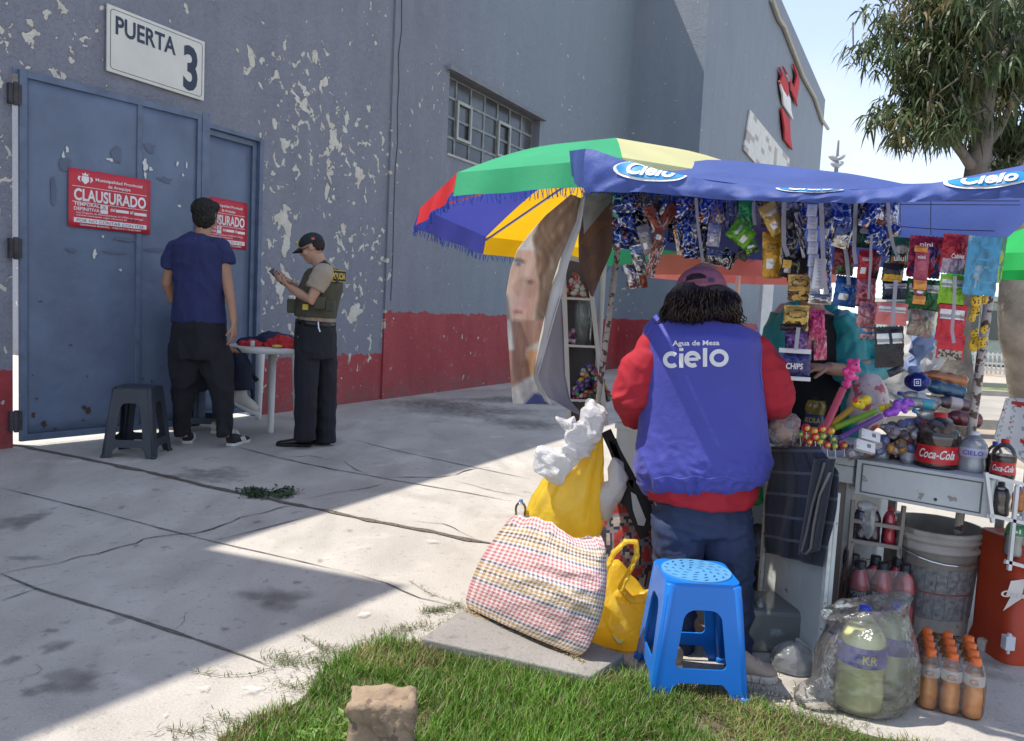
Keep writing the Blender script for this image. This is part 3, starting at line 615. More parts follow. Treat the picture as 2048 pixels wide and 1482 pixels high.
# beyond the stall on the right: kerb, road, verge and walk
def strip(name, v0, v1, m, z, ul=1500, ur=2600):
    p = [G(ul, v0), G(ur, v0+(ur-ul)*.049), G(ur, v1+(ur-ul)*.049), G(ul, v1)]; return sheet(name, p, z, m)
strip('road', 853-22, 790-22, mat('dusty_road', (.33, .31, .28), .95, 0, .2, 1.2), .004)
strip('verge', 790-22, 773-22, mat('verge_grass', (.16, .2, .08), 1, 0, .5, 2.5), .004)
strip('sidewalk', 773-22, 752-22, mat('pale_walk', (.42, .38, .32), .9), .006)
mb = MB()
for v in (773-22, 790-22, 853-22):
    a = gp(1500, v); b = gp(2600, v+1100*.049); mb.bar(a+Z*.04, b+Z*.04, .16, .12)
tag(mb.build('kerb', mat('kerb_stone', (.36, .34, .3), .9), None), kind='structure')
# ============================================================ BACKGROUND RIGHT
yb = 24.0
bb0 = gp(1500, 745-8); Yb = bb0.y
t_ = empty('low_building', at(2000, 700, 27), 'pale grey green low building behind the white fence beyond the road', 'building')
mb = MB(); a = at(1930, 760, 27); b = at(2500, 780, 27); top = at(2000, 604, 27).z
mb.box((a.x, 27, 0), (b.x+8, 36, top)); mb.build('wall', mat('pale_green_render', (.33, .40, .36), .8), t_, bevel=.05)
mb = MB(); mb.box((a.x-.2, 26.8, top+.003), (b.x+8.2, 36.2, top+.18)); mb.build('roof', mat('pale_green_roof', (.42, .48, .45), .6), t_)
mb = MB()
for k in range(4): x = at(1975+k*60, 0, 27).x; mb.box((x, 26.93, .9), (x+.7, 26.99, 1.9))
mb.build('window', mat('dark_pane', (.06, .08, .08), .2), t_)
t_ = empty('white_fence', at(2000, 740, 21), 'white slatted fence along the far side of the road', 'fence')
mb = MB(); fz = at(2000, 706, 21).z; x0 = at(1870, 700, 21).x; x1 = x0+9
for k in range(75): x = x0+k*.12; mb.box((x, 21, .05), (x+.035, 21.03, fz))
mb.build('pickets', mat('fence_white', (.6, .6, .58), .6), t_)
mb = MB()
for z in (.15, fz*.5, fz-.08): mb.box((x0, 20.97, z), (x1, 20.998, z+.05))
mb.build('rail', mat('fence_white', (.6, .6, .58)), t_)
# floodlight mast
Ym = 42; pb = at(1672, 345, Ym); pt = at(1676, 281, Ym)
t_ = empty('floodlight_mast', (pb.x, Ym, 0), 'tall thin mast with small floodlights seen above the blue canopy', 'mast')
mb = MB(); mb.loft([(pb.x, Ym, 0), (pb.x, Ym, pt.z-1.5), (pb.x, Ym, pt.z)], [.2, .11, .05], n=8); mb.build('pole', mat('mast_grey', (.18, .19, .2), .5), t_)
for k, (u, v) in enumerate(((1666, 316), (1681, 315), (1670, 330), (1678, 329))):
    p = at(u, v, Ym); mb = MB(); mb.ell(p, (.28, .2, .13), Matrix.Rotation(.5*(-1)**k, 3, 'Y')); mb.build('floodlight', mat('lamp_shell', (.4, .42, .44), .4), t_, True)
# ------------------------------------------------------------ trees
M_BARK = mat('grey_bark', (.13, .115, .10), .9, 0, .45, 5, 1, 14); M_BARK2 = mat('pale_bark', (.30, .265, .22), .9, 0, .4, 3, 1, 10)
M_LEAF = mat('long_leaf', (1, 1, 1), .42, 0, .15, 3, attr=True, transl=.4)
def leafmesh(mb, p, d, L_, W_, r, c):
    """one narrow drooping leaf of four faces"""
    d = d.normalized(); s = d.cross(Z)
    if s.length < .05: s = V((1, 0, 0))
    s.normalize(); s = (Matrix.Rotation(r.uniform(-1.2, 1.2), 3, d) @ s)*W_*.5
    p1 = p+d*L_*.35; p2 = p+(d+V((0, 0, -.35)))*L_*.7; p3 = p+(d+V((0, 0, -.7)))*L_
    mb.add([p, p1+s, p1-s, p2+s*.8, p2-s*.8, p3], [(0, 1, 2), (1, 3, 4, 2), (3, 5, 4)], c)
def tree(name, label, path, rad, limbs, crown, nclump, seed, bark, leafL=.15, per=12, group=None):
    r = random.Random(seed); base = V(path[0]); t = empty(name, base, label, 'tree', group)
    mb = MB(); n = len(path); P = [V(p) for p in path]; Q = []; R = []
    for i in range(n-1):
        for k in range(5):
            f = k/5; q = P[i].lerp(P[i+1], f); q += V((noise.noise(q*2)*.05, noise.noise(q*2+V((5, 0, 0)))*.05, 0)); Q.append(q); R.append(lerp(rad[i], rad[i+1], f)*(1+.12*noise.noise(q*3)))
    Q.append(P[-1]); R.append(rad[-1]); mb.loft(Q, R, n=14); mb.build('trunk', bark, t, True)
    ends = []; mb = MB()
    def limb(a, b, r0, depth):
        pts = []; m = 6
        for i in range(m+1):
            f = i/m; q = a.lerp(b, f); q += V((noise.noise(q*1.3+V((seed, 0, 0))), noise.noise(q*1.3+V((0, seed, 4))), noise.noise(q*1.1)+.3*math.sin(f*3.1)))*(.16*(b-a).length)*math.sin(f*3.14)
            pts.append(q)
        mb.loft(pts, [max(.005, r0*(1-.75*i/m)) for i in range(m+1)], n=6 if depth < 2 else 4)
        if depth < 3:
            for k in range(3 if depth == 0 else 3):
                f = r.uniform(.35, 1); q = pts[int(f*m)]; L_ = (b-a).length*r.uniform(.35, .6)
                d = ((b-a).normalized()+V((r.uniform(-1, 1), r.uniform(-1, 1), r.uniform(-.7, .7)))).normalized(); limb(q, q+d*L_, r0*.42, depth+1)
        if depth >= 1: ends.append(pts[-1]); ends.append(pts[3])
    for a, b, r0 in limbs: limb(V(a), V(b), r0, 0)
    lf = MB(); pts = list(ends)
    for _ in range(nclump):
        c, rr, w_ = r.choices(crown, [q[2] for q in crown])[0]
        while True:
            d = V((r.uniform(-1, 1), r.uniform(-1, 1), r.uniform(-1, 1)))
            if .25 < d.length < 1: break
        pts.append(V(c)+V((d.x*rr[0], d.y*rr[1], d.z*rr[2])))
    for p in pts:
        if r.random() < .3: mb.loft([p, p+V((r.uniform(-.2, .2), r.uniform(-.2, .2), r.uniform(.05, .35)))], [.007, .012], n=3)
        g = r.uniform(.6, 1.25); hue = r.random(); yell = r.random() < .10
        for _k in range(per):
            d = V((r.uniform(-1, 1), r.uniform(-1, 1), r.uniform(-.9, .25))); q = p+V((r.uniform(-.09, .09), r.uniform(-.09, .09), r.uniform(-.09, .09)))
            c = (.075*g+.035*hue, .115*g+.03*hue, .055*g) if not yell else (.22*g, .18*g, .08*g)
            leafmesh(lf, q, d, leafL*r.uniform(.6, 1.25), leafL*.17, r, c)
    mb.build('branch', bark, t, True); lf.build('crown', M_LEAF, t); return t
Yt = 9.0
def T(u, v, Y=Yt): return tuple(at(u, v, Y))
b0 = gp(1905, 866)
tree('roadside_tree', 'leafy roadside tree with long drooping leaves and a straight grey trunk beyond the stall', [tuple(b0), T(1905, 700), T(1925, 560), T(1950, 400), T(1966, 250), T(1975, 100), T(1990, -120)], [.24, .19, .155, .14, .115, .09, .06],
     [(T(1955, 340), T(1845, 262, 8.6), .07), (T(1945, 335), T(1870, 200, 9.2), .06), (T(1965, 250), T(1860, 60, 8.8), .07), (T(1970, 160), T(2080, 60, 9.5), .07), (T(1975, 100), T(1880, -60, 8.7), .06), (T(1960, 300), T(2060, 180, 9.3), .06)],
     [(T(1860, 50), (.62, .9, .5), 5), (T(1870, 170), (.62, .8, .42), 5), (T(1950, 120, 8.7), (.7, .8, .8), 5), (T(2040, 60), (.8, .9, .8), 5), (T(1850, 250), (.42, .6, .24), 2), (T(1900, -160), (1.0, 1, .8), 5), (T(2020, 200, 9.4), (.5, .6, .5), 3), (T(1722, 100, 8.8), (.09, .15, .10), .35), (T(1880, 90, 8.5), (.5, .3, .6), 4), (T(1800, 230, 8.6), (.35, .4, .3), 2.5), (T(1790, 60, 8.8), (.35, .5, .5), 2)], 600, 5, M_BARK)
b1 = gp(2065, 850)
tree('pale_tree', 'second roadside tree at the right edge with a thick pale leaning trunk', [tuple(b1), T(2035, 620, 9.6), T(2040, 400, 9.6), T(2075, 230, 9.6), T(2130, 60, 9.6), T(2170, -100, 9.6)], [.24, .20, .20, .16, .12, .08],
     [(T(2050, 300, 9.6), T(2000, 380, 9.2), .05), (T(2070, 240, 9.6), T(2010, 150, 9.8), .05), (T(2130, 60, 9.6), T(2230, -60, 9.6), .08)],
     [(T(2060, 0, 10), (.8, .8, .8), 3), (T(2200, -50, 9.8), (1, .8, 1), 4), (T(2020, 290, 9.7), (.28, .4, .3), 2)], 260, 9, M_BARK2)
# green parasol of the next stall, far right
def parasol(name, label, C0, R_, rim_z, top_z, cols, fl=.16, tilt=None, fringe=None, group=None, rot=0, pole=True, sag=.0):
    C0 = V(C0); t = empty(name, (C0.x, C0.y, 0), label, 'parasol', group); n = len(cols)
    apex = V((C0.x, C0.y, top_z)); tips = []
    for k in range(n):
        a = 2*math.pi*k/n+rot; p = V((C0.x+R_*math.cos(a), C0.y+R_*math.sin(a), rim_z)); 
        if tilt: p.z += tilt[0]*math.cos(a)+tilt[1]*math.sin(a)
        tips.append(p)
    for k in range(n):
        a, b = tips[k], tips[(k+1) % n]; c = cols[k]; mb = MB()
        def fn(u, v):
            q = a.lerp(b, u); m_ = apex.lerp(q, v); s = math.sin(math.pi*u)
            e = (apex.lerp(a.lerp(b, .5), v)-m_)*0
            bow = math.sin(v*math.pi)*.05*R_; return m_+Z*(bow-sag*s*v*.10)
        mb.grid(fn, 10, 10)
        def flap(u, v):
            q = fn(u, 1); o_ = V((q.x-C0.x, q.y-C0.y, 0)).normalized(); return q+Z*(-fl*v)+o_*(.02*v)+o_*.012*math.sin(u*14)*v
        mb.grid(flap, 14, 3)
        pn = mb.build('panel', mat('parasol_%.2f_%.2f_%.2f' % c, c, .7, 0, .08, 4, .15, 40, transl=.45), t, True)
        if fringe and fl:
            fb = MB(); r = random.Random(k)
            for i in range(70):
                u = (i+r.random()*.6)/70; p = flap(u, 1); q = p+V((r.uniform(-.012, .012), r.uniform(-.012, .012), -.036*r.uniform(.6, 1.2))); fb.bar(p, q, .0022)
            fb.build('fringe', mat('fringe_%.2f' % fringe[2], fringe, .8, transl=.3), pn)
    mb = MB()
    for p in tips: mb.bar(apex-Z*.06, p-Z*.02, .010)
    mb.build('ribs', mat('rib_steel', (.5, .5, .5), .4, .8), t)
    if pole:
        mb = MB(); mb.loft([(C0.x, C0.y, 0), (C0.x, C0.y, top_z-.03)], [.014, .014], n=10); mb.build('pole', mat('pole_white', (.6, .6, .6), .4), t)
        mb = MB(); mb.lathe([(0.001, 0), (.2, 0), (.2, .07), (.05, .1), (.03, .2), (.001, .2)], (C0.x, C0.y, .001), n=20); mb.build('base', mat('base_concrete', (.3, .3, .3), .9), t, True)
    return t
g_ = (.02, .42, .10)
pc = at(2120, 520, 5.2); parasol('green_parasol', 'bright green parasol at the far right edge of the photo', pc, 1.0*.62, at(2040, 515, 5.2).z, at(2040, 430, 5.2).z, [g_]*8, .11, rot=.2)
# ============================================================ RAINBOW PARASOL BEHIND THE STALL
Yp = 3.9; pc = at(1212, 450, Yp); gr = (.05, .46, .22); bl = (.05, .065, .35); ye = (.88, .52, .01); rd = (.62, .03, .04); cr_ = (.80, .78, .42); og = (.85, .40, .02)
parasol('rainbow_parasol', 'old multicoloured parasol with blue fringe spreading out behind the blue canopy', pc, .93, pc.z+.05, at(1195, 285, Yp).z, [rd, gr, ye, bl, rd, gr, cr_, og], .10, tilt=(0, -.10), fringe=(.03, .09, .5), rot=-.06)
pc2 = at(1475, 540, 4.6)
def fold(name, label, pts, Y0, Y1, m): pass
t_ = empty('salmon_parasol', (pc2.x+.05, 4.75, 0), 'faded salmon pink parasol beneath the rainbow one, past the vendor', 'parasol')
mb = MB(); ap = V((pc2.x+.05, 4.75, at(1480, 500, 4.75).z)); R2 = .55
tips = [ap+V((R2*math.cos(math.pi*k/4+.3)*1.0, R2*math.sin(math.pi*k/4+.3), -.07)) for k in range(8)]
for k in range(8):
    a, b = tips[k], tips[(k+1) % 8]; mb.grid(lambda u, v: ap.lerp(a.lerp(b, u), v)+Z*math.sin(v*3.1)*.02, 5, 5); mb.grid(lambda u, v: a.lerp(b, u)-Z*.11*v, 5, 2)
mb.build('canopy', mat('salmon_cloth', (.62, .22, .2), .7, transl=.4), t_, True)
mb = MB(); mb.loft([(ap.x, ap.y, 0), (ap.x, ap.y, ap.z+.02)], [.015, .015]); mb.build('pole', mat('pole_white', (.6, .6, .6)), t_)
# unseen awning added outside the frame on the left to cast the pavement shadow
co_ = 1/math.tan(EL); hA = 6.0; off_ = V((SUNV.x, SUNV.y, 0))*co_*hA
A = gp(815, 1172); B = gp(385, 1092); C_ = gp(120, 1452)
dB = (B-A).normalized(); dC = (C_-A).normalized(); A2 = A+off_+Z*hA; q = [A2, A2+dB*4.0, A2+dB*4.0+dC*5, A2+dC*5]
t_ = empty('added_shade_awning', (A2.x, A2.y, 0), 'unseen grey awning added outside the left edge to shade the pavement', 'awning')
mb = MB(); mb.grid(lambda u, v: lerp(lerp(q[0], q[1], u), lerp(q[3], q[2], u), v)-Z*.12*math.sin(3.14*u)*math.sin(3.14*v), 14, 14); mb.build('awning_cloth', mat('grey_tarp', (.25, .26, .27), .8), t_, True, solid=.01)
for p in (q[1], q[2], q[3], A2+dB*2.4-Z*.03, A2+dC*2.2-Z*.03): mb = MB(); mb.loft([(p.x, p.y, 0), tuple(p)], [.03, .03]); mb.build('pole', mat('pole_grey', (.3, .3, .3), .5), t_)
# ============================================================ STALL
st0 = gp(1560, 1200)
ST = empty('vendor_stall', st0, 'street vendor stall with white wooden counter and blue cloth canopy', 'stall')
YL, YR = 2.52, 2.02
cl_ = at(1172, 300, YL); cr2 = at(2060, 338, YR); CD = (cr2-cl_); CD.z = 0; CD.normalize(); CN = V((CD.y, -CD.x, 0))
def cpl(u, v, off=0): return onpl(u, v, cl_+CN*off, CN)
M_BLUE = mat('blue_canopy_cloth', (.07, .115, .37), .6, 0, .14, 3, .35, 22, transl=.34)
topc = [(1172, 297), (1186, 299), (1240, 318), (1320, 342), (1400, 357), (1480, 368), (1550, 376), (1620, 379), (1700, 379), (1780, 375), (1860, 368), (1940, 358), (2048, 341), (2300, 300)]
botc = [(1172, 388), (1186, 386), (1300, 388), (1420, 399), (1500, 405), (1620, 408), (1750, 409), (1900, 405), (2048, 398), (2300, 390)]
sil = [(1172, 300), (1300, 322), (1360, 326), (1420, 319), (1480, 322), (1550, 330), (1700, 347), (1760, 358), (1810, 368), (1870, 366), (1940, 352), (2048, 330), (2300, 290)]
us = lambda a: 1172+(2290-1172)*a
def wv(p, k=1): return .012*noise.noise(V((p.x*4, p.z*3, k)))+.006*noise.noise(V((p.x*14, p.z*4, k)))
def valance(a, b):
    u = us(a); v = interp(topc, u)+(interp(botc, u)-interp(topc, u))*b; p = cpl(u, v); return p+CN*(wv(p)*1.6+.02*b+.012*math.sin(b*3.14)+.006*math.sin(u*.11+2*noise.noise(V((u*.01, 0, 0))))*b+.010*(1-2*abs(noise.noise(V((u*.018+b*.8, b*1.3, 7)))))*(.3+b))
mb = MB(); mb.grid(valance, 220, 14)
def corner(a, b):   # little side face at the left corner
    p = cpl(1172, interp([(0, 297), (1, 388)], b)); q = p+V((-.02, .55, .10+.05*b))-Z*0; r = p.lerp(q, a); r.x += .01*math.sin(a*9)*b; return r
mb.grid(corner, 12, 8)
val = mb.build('valance', M_BLUE, ST, True)
def topsurf(a, b):
    u = us(a); p0 = cpl(u, interp(topc, u)); Yr = p0.y+.85; rp = at(min(u, 2300), interp(sil, u), Yr); bk = rp+V((0.12, .95, 0)); bk.z = interp([(1172, 1.70), (1500, 1.64), (1800, 1.60), (2300, 1.62)], u)
    if b < .5: t = b*2; q = p0.lerp(rp, t); q.z += -.03*math.sin(t*3.14)+.014*noise.noise(V((q.x*3, q.y*3, 2)))*math.sin(t*3.14); return q
    t = b*2-1; q = rp.lerp(bk, t); q.z += .05*math.sin(t*3.14)+.03*noise.noise(V((q.x*2.5, q.y*2.5, 6)))*math.sin(t*3.14); return q
mb = MB(); mb.grid(topsurf, 60, 26)
def backflap(a, b): p = topsurf(a, 1.0); return p-Z*.12*b+V((0, .01*math.sin(a*60)*b, 0))
mb.grid(backflap, 60, 3); mb.build('canopy', M_BLUE, ST, True)
# water brand emblem: blue oval with white swoosh and script
def emblem(u0, u1, vmid, hh, clip=None, lean=0):
    mw = MB(); mbb = MB()
    pc_ = cpl((u0+u1)/2, vmid); w2 = (cpl(u1, vmid)-cpl(u0, vmid)).length/2; sc_ = w2/((u1-u0)/2)
    ey = (Z+CD*0).normalized(); ex = ((cpl(u1, vmid+lean)-cpl(u0, vmid))).normalized()
    def P(x, y, o_):
        u = (u0+u1)/2+x*(u1-u0)/2; v = vmid-y*hh+x*lean/2
        if clip == 'bottom': 
            v = max(v, interp(topc, u)+1)
        a = (u-1172)/(2290-1172); tb = (v-interp(topc, u))/(interp(botc, u)-interp(topc, u)); return valance(a, max(0, min(1, tb)))+CN*o_
    def oval(m_, rx, ry, cx, cy, o_, n=40):
        def f(a, b): q = a*2*math.pi; return P(cx+rx*math.cos(q)*b, cy+ry*math.sin(q)*b, o_)
        m_.grid(f, n, 6)
    oval(mw, 1, 1, 0, 0, .006); oval(mbb, .93, .86, .02, .10, .009)
    mb3 = MB()
    text(mb3, 'Cielo', lambda x, y: P(-.62+x, -.42+y, .013), 1.3, 1.15, .035, .35)
    mw.f += []; mw.build('emblem', mat('emblem_white', (.8, .8, .8), .5, transl=.15), val, True); mbb.build('emblem', mat('emblem_cyan', (.01, .22, .50), .5), val, True); mb3.build('lettering', mat('emblem_white', (.8, .8, .8)), val)
emblem(1232, 1376, 345, 22, lean=10); emblem(1885, 2062, 361, 20, lean=-14); emblem(1553, 1690, 378, 10, 'bottom')
# posts
M_POLE = mat('flaking_pole', (.42, .38, .34), .7, 0, .2, 20, .5, 40, spots=((.10, .06, .045), 38, .54))
def pole(px, Y0, Y1, r=.014):
    a = at(*px[0], Y0); b = at(*px[1], Y1); d = (b-a)/(b.z-a.z); e = b-d*b.z+d*.01; mb = MB(); mb.loft([e, e.lerp(a, .5), a], [r, r, r], n=10); mb.build('post', M_POLE, ST, True)
pole([(1249, 398), (1200, 770)], 3.35, 3.5, .013); pole([(1990, 505), (1945, 845)], 2.9, 2.95, .016)
pole([(2140, 380), (2110, 900)], 3.6, 3.6, .015)
mb = MB()   # wires carrying the goods
for (a, Ya, b, Yb_) in (((1180, 385), 3.05, (2040, 402), 2.35), ((1230, 392), 3.3, (2040, 410), 2.75), ((1700, 440), 3.2, (1990, 462), 2.6), ((1800, 400), 2.9, (1802, 470), 2.9), ((1862, 400), 2.8, (1862, 470), 2.8)):
    p = at(*a, Ya); q_ = at(*b, Yb_); n = 10; mb.loft([p.lerp(q_, i/n)-Z*.01*math.sin(3.14*i/n) for i in range(n+1)], [.0014]*(n+1), n=5)
mb.build('wire', mat('wire_dark', (.06, .06, .06), .5, .6), ST)
# counter
M_WW = mat('white_painted_wood', (.50, .53, .53), .55, 0, .12, 4, .35, 30, spots=((.30, .28, .25), 14, .66)); CZ = .67
def C(u, v, z=CZ): return gp(u, v, z)
k1 = C(1215, 846); k2 = C(1545, 893); k3 = C(1728, 915); k4 = C(1988, 962)
KD = (k4-k2); KD.z = 0; KD.normalize(); KB = V((-KD.y, KD.x, 0))    # KB points away from the camera
K0 = k2+(k1-k2).dot(KD)*KD
def kx(p): return (p-k2).dot(KD)
x1 = kx(k1); x3 = kx(k3); x4 = kx(k4)
MK = Matrix(((KD.x, KB.x, 0, k2.x), (KD.y, KB.y, 0, k2.y), (0, 0, 1, 0), (0, 0, 0, 1)))
mb = MB(); mb.box((x1, 0, CZ-.03), (x3-.012, .62, CZ), MK); mb.build('counter_top', M_WW, ST, bevel=.004)
mb = MB(); mb.box((x1+.02, .02, .06), (x1+.34, .045, CZ-.032), MK); mb.box((x1, .02, .02), (x1+.02, .6, CZ-.032), MK); mb.box((x1+.02, .58, .06), (x3-.02, .6, CZ-.032), MK); mb.box((x3-.05, .05, .06), (x3-.02, .58, CZ-.032), MK)
mb.box((0.02, .0, CZ-.10), (x3-.014, .018, CZ-.032), MK); mb.build('side_panel', M_WW, ST, bevel=.003)
mb = MB(); mb.box((x3, -.012, CZ-.135), (x4, .5, CZ+.005), MK); mb.build('drawer_box', M_WW, ST, bevel=.004)
mb = MB(); 
for q_ in ((x3+.02, CZ-.123, x3+.026, CZ-.008), (x4-.035, CZ-.123, x4-.029, CZ-.008), (x3+.026, CZ-.123, x4-.035, CZ-.118), (x3+.026, CZ-.013, x4-.035, CZ-.008)): mb.box((q_[0], -.0135, q_[1]), (q_[2], -.009, q_[3]), MK)
mb.build('drawer_seam', mat('seam_dark', (.12, .12, .12)), ST)
mb = MB(); mb.ell(MK @ V((lerp(x3, x4, .62), -.014, CZ-.10)), (.006, .006, .006)); mb.build('drawer_lock', mat('lock_dark', (.05, .05, .05), .4), ST)
for q_ in ((x3+.015, .44, x3+.045, .47, .14), (x4-.045, .44, x4-.015, .47, .14), (x1+.01, .06, x1+.05, .10, .035), (x3-.08, .06, x3-.04, .10, .035)):
    mb = MB(); mb.box((q_[0], q_[1], 0), (q_[2], q_[3], CZ-q_[4]), MK); mb.build('trestle_leg', mat('grey_wood', (.28, .25, .22), .8), ST)
# open cabinet door
dh = gp(1521, 1226, .03); de = gp(1650, 1318, .06); d1 = (de-dh); d1.z = 0; DW = d1.length; d1.normalize(); dn = V((d1.y, -d1.x, 0)); MD = Matrix(((d1.x, dn.x, 0, dh.x), (d1.y, dn.y, 0, dh.y), (0, 0, 1, 0), (0, 0, 0, 1)))
zt = CZ-.035; mb = MB(); mb.box((0, -.008, .045), (DW, .008, zt), MD)
dr = mb.build('cabinet_door', mat('door_inner_white', (.46, .50, .50), .5, 0, .10, 3, .3, 20, spots=((.2, .18, .16), 22, .70)), ST, bevel=.003); tag(dr, 'white cabinet door hanging open towards the yard')
mb = MB(); 
for q_ in ((DW-.022, .045, DW, zt), (0, .045, .022, zt), (.022, .045, DW-.022, .065), (.022, zt-.02, DW-.022, zt)): mb.box((q_[0], .009, q_[1]), (q_[2], .022, q_[3]), MD)
mb.build('edge_frame', mat('door_edge_white', (.55, .57, .55), .6, 0, .2, 30, spots=((.25, .2, .16), 30, .62)), dr, bevel=.002)
# white wire rack on the right end
t_ = empty('bottle_rack', gp(2030, 1330), 'white slatted side rack of drinks at the right end of the counter', 'rack')
Yk = (MK @ V((x4, 0, 0))).y-.02; mb = MB(); M_RK = mat('rack_white', (.6, .6, .58), .6)
fr_ = [((1972, 945), (1985, 1045)), ((2034, 972), (2018, 1140)), ((2075, 975), (2060, 1170)), ((1975, 950), (2090, 980)), ((1978, 1030), (2075, 1052)), ((2010, 1122), (2075, 1140))]
for a, b in fr_: mb.bar(at(*a, Yk), at(*b, Yk), .012); mb.bar(at(*a, Yk+.16), at(*b, Yk+.16), .012)
for a in ((1978, 1032), (2034, 972), (2012, 1124), (2018, 1040), (2060, 1050), (2060, 1136)): mb.bar(at(*a, Yk), at(*a, Yk+.16), .012)

mb.build('rack_frame', M_RK, t_)
# lower crate rack under the counter
t_ = empty('crate_rack', gp(1750, 1190), 'grey wooden rack of red drinks under the drawer box', 'rack'); mb = MB(); Yc = 3.0
for a, b in (((1808, 1012), (1796, 1112)), ((1702, 1040), (1800, 1056)), ((1700, 1080), (1800, 1096)), ((1706, 1000), (1698, 1100))): mb.bar(at(*a, Yc), at(*b, Yc), .014); mb.bar(at(*a, Yc+.2), at(*b, Yc+.2), .014)
for u, v in ((1702, 1082), (1799, 1097)): mb.bar(at(u, v, Yc), at(u, v, Yc+.2), .014); p = at(u, v, Yc); mb.bar(p, (p.x, p.y, 0), .014)
mb.build('rack_frame', mat('grey_wood', (.28, .25, .22)), t_)
# ============================================================ PEOPLE
M_SKIN = mat('tan_skin', (.36, .19, .12), .5, 0, .08, 9, .15, 90); M_SKIN2 = mat('light_brown_skin', (.42, .24, .16), .5, 0, .08, 9, .15, 90)
M_HAIR = mat('black_hair', (.010, .008, .007), .75, 0, .3, 40, .8, 90)
def finger(mb, b, d, n, L_, r, curl, segs=3):
    ax = d.cross(n).normalized(); pts = [b-d*.012, b]; cur = d.copy(); ls = [.46, .30, .24] if segs == 3 else [.55, .45]
    for i in range(segs): cur = Matrix.Rotation(curl, 3, ax) @ cur; pts.append(pts[-1]+cur*L_*ls[i])
    mb.loft(pts, [r*.95]+[r*(1-.12*i) for i in range(segs)]+[r*.62], n=8, dome=.7)
def hand(body, fing, Wp, d, n, th, s=1, curl=.35, tcurl=.25):
    Wp = V(Wp); d = V(d).normalized(); n = V(n); n = (n-d*n.dot(d)).normalized(); th = V(th); th = (th-d*th.dot(d)-n*th.dot(n)).normalized()
    body.loft([Wp-d*.02*s, Wp+d*.02*s, Wp+d*.055*s, Wp+d*.088*s], [(.027*s, .019*s), (.034*s, .018*s), (.042*s, .017*s), (.040*s, .013*s)], lat=th, n=14)
    for i, k in enumerate((.93, 1, .94, .76)):
        b = Wp+d*(.086-.004*abs(i-1))*s+th*(.031-.0205*i)*s; finger(fing, b, (d+th*(.10-.06*i)).normalized(), n, .082*s*k, .0088*s, curl*(1+.15*i))
    finger(fing, Wp+d*.03*s+th*.030*s, (d*.72+th*.62+n*.2).normalized(), (n*.5-th*.6).normalized(), .066*s, .0105*s, tcurl, 2)
def head(mb, c, f, up, s=1, ears=True):
    """f faces forward"""
    c = V(c); f = V(f).normalized(); up = V(up); up = (up-f*up.dot(f)).normalized(); r = f.cross(up)
    R = Matrix((( r.x, f.x, up.x), (r.y, f.y, up.y), (r.z, f.z, up.z)))
    P = lambda x, y, z: c+R @ V((x*s, y*s, z*s))
    mb.ell(P(0, -.012, .03), (.074*s, .094*s, .088*s), R); mb.ell(P(0, .018, -.03), (.061*s, .070*s, .082*s), R); mb.ell(P(0, .045, -.085), (.032*s, .034*s, .028*s), R)
    mb.loft([P(0, .082, .018), P(0, .100, -.018), P(0, .088, -.028)], [(.008*s, .008*s), (.015*s, .012*s), (.010*s, .008*s)], n=8)
    mb.ell(P(0, .080, .030), (.046*s, .014*s, .010*s), R); mb.ell(P(0, .085, -.052), (.022*s, .010*s, .006*s), R); mb.ell(P(0, .083, -.063), (.020*s, .010*s, .006*s), R)
    for q in (-1, 1):
        mb.ell(P(q*.045, .058, -.02), (.02*s, .02*s, .022*s), R)
        if ears: mb.ell(P(q*.076, -.004, .0), (.008*s, .017*s, .03*s), R)
    return P, R
def eyes(P, R, s, parent):
    mb = MB()
    for q in (-1, 1): mb.ell(P(q*.030, .078, .010), (.013*s, .010*s, .008*s), R, 10, 7)
    mb.build('eye', mat('eye_white', (.5, .48, .45), .25), parent, True)
    mb = MB()
    for q in (-1, 1): mb.ell(P(q*.030, .086, .010), (.006*s, .004*s, .006*s), R, 8, 6)
    mb.build('iris', mat('iris_dark', (.02, .012, .01), .2), parent, True)
def bodymesh(name, body, fing, m, parent, voxel=.006, it=5):
    me = organic(body, voxel, it); j = join([me]); 
    if fing is not None: j.v += [V(p) for p in []]; b = len(j.v); j.v += fing.v; j.f += [tuple(i+b for i in f) for f in fing.f]; j.c += fing.c
    return j.build(name, m, parent, True)
def cloth(name, mb, m, parent, voxel=.008, it=7, disp=.006, ds=7, stretch=(1, 1, .6)):
    return put(name, organic(mb, voxel, it, disp, ds, stretch), m, parent, True)
def row(L_, Y, dep, s=None):
    """rows (v,u,half px[,Y]) -> centres and radii of a loft"""
    P = []; R = []
    for q in L_:
        y = q[3] if len(q) > 3 else Y; P.append(at(q[1], q[0], y)); R.append((q[2]*y/F, (q[4] if len(q) > 4 else dep)))
    return P, R
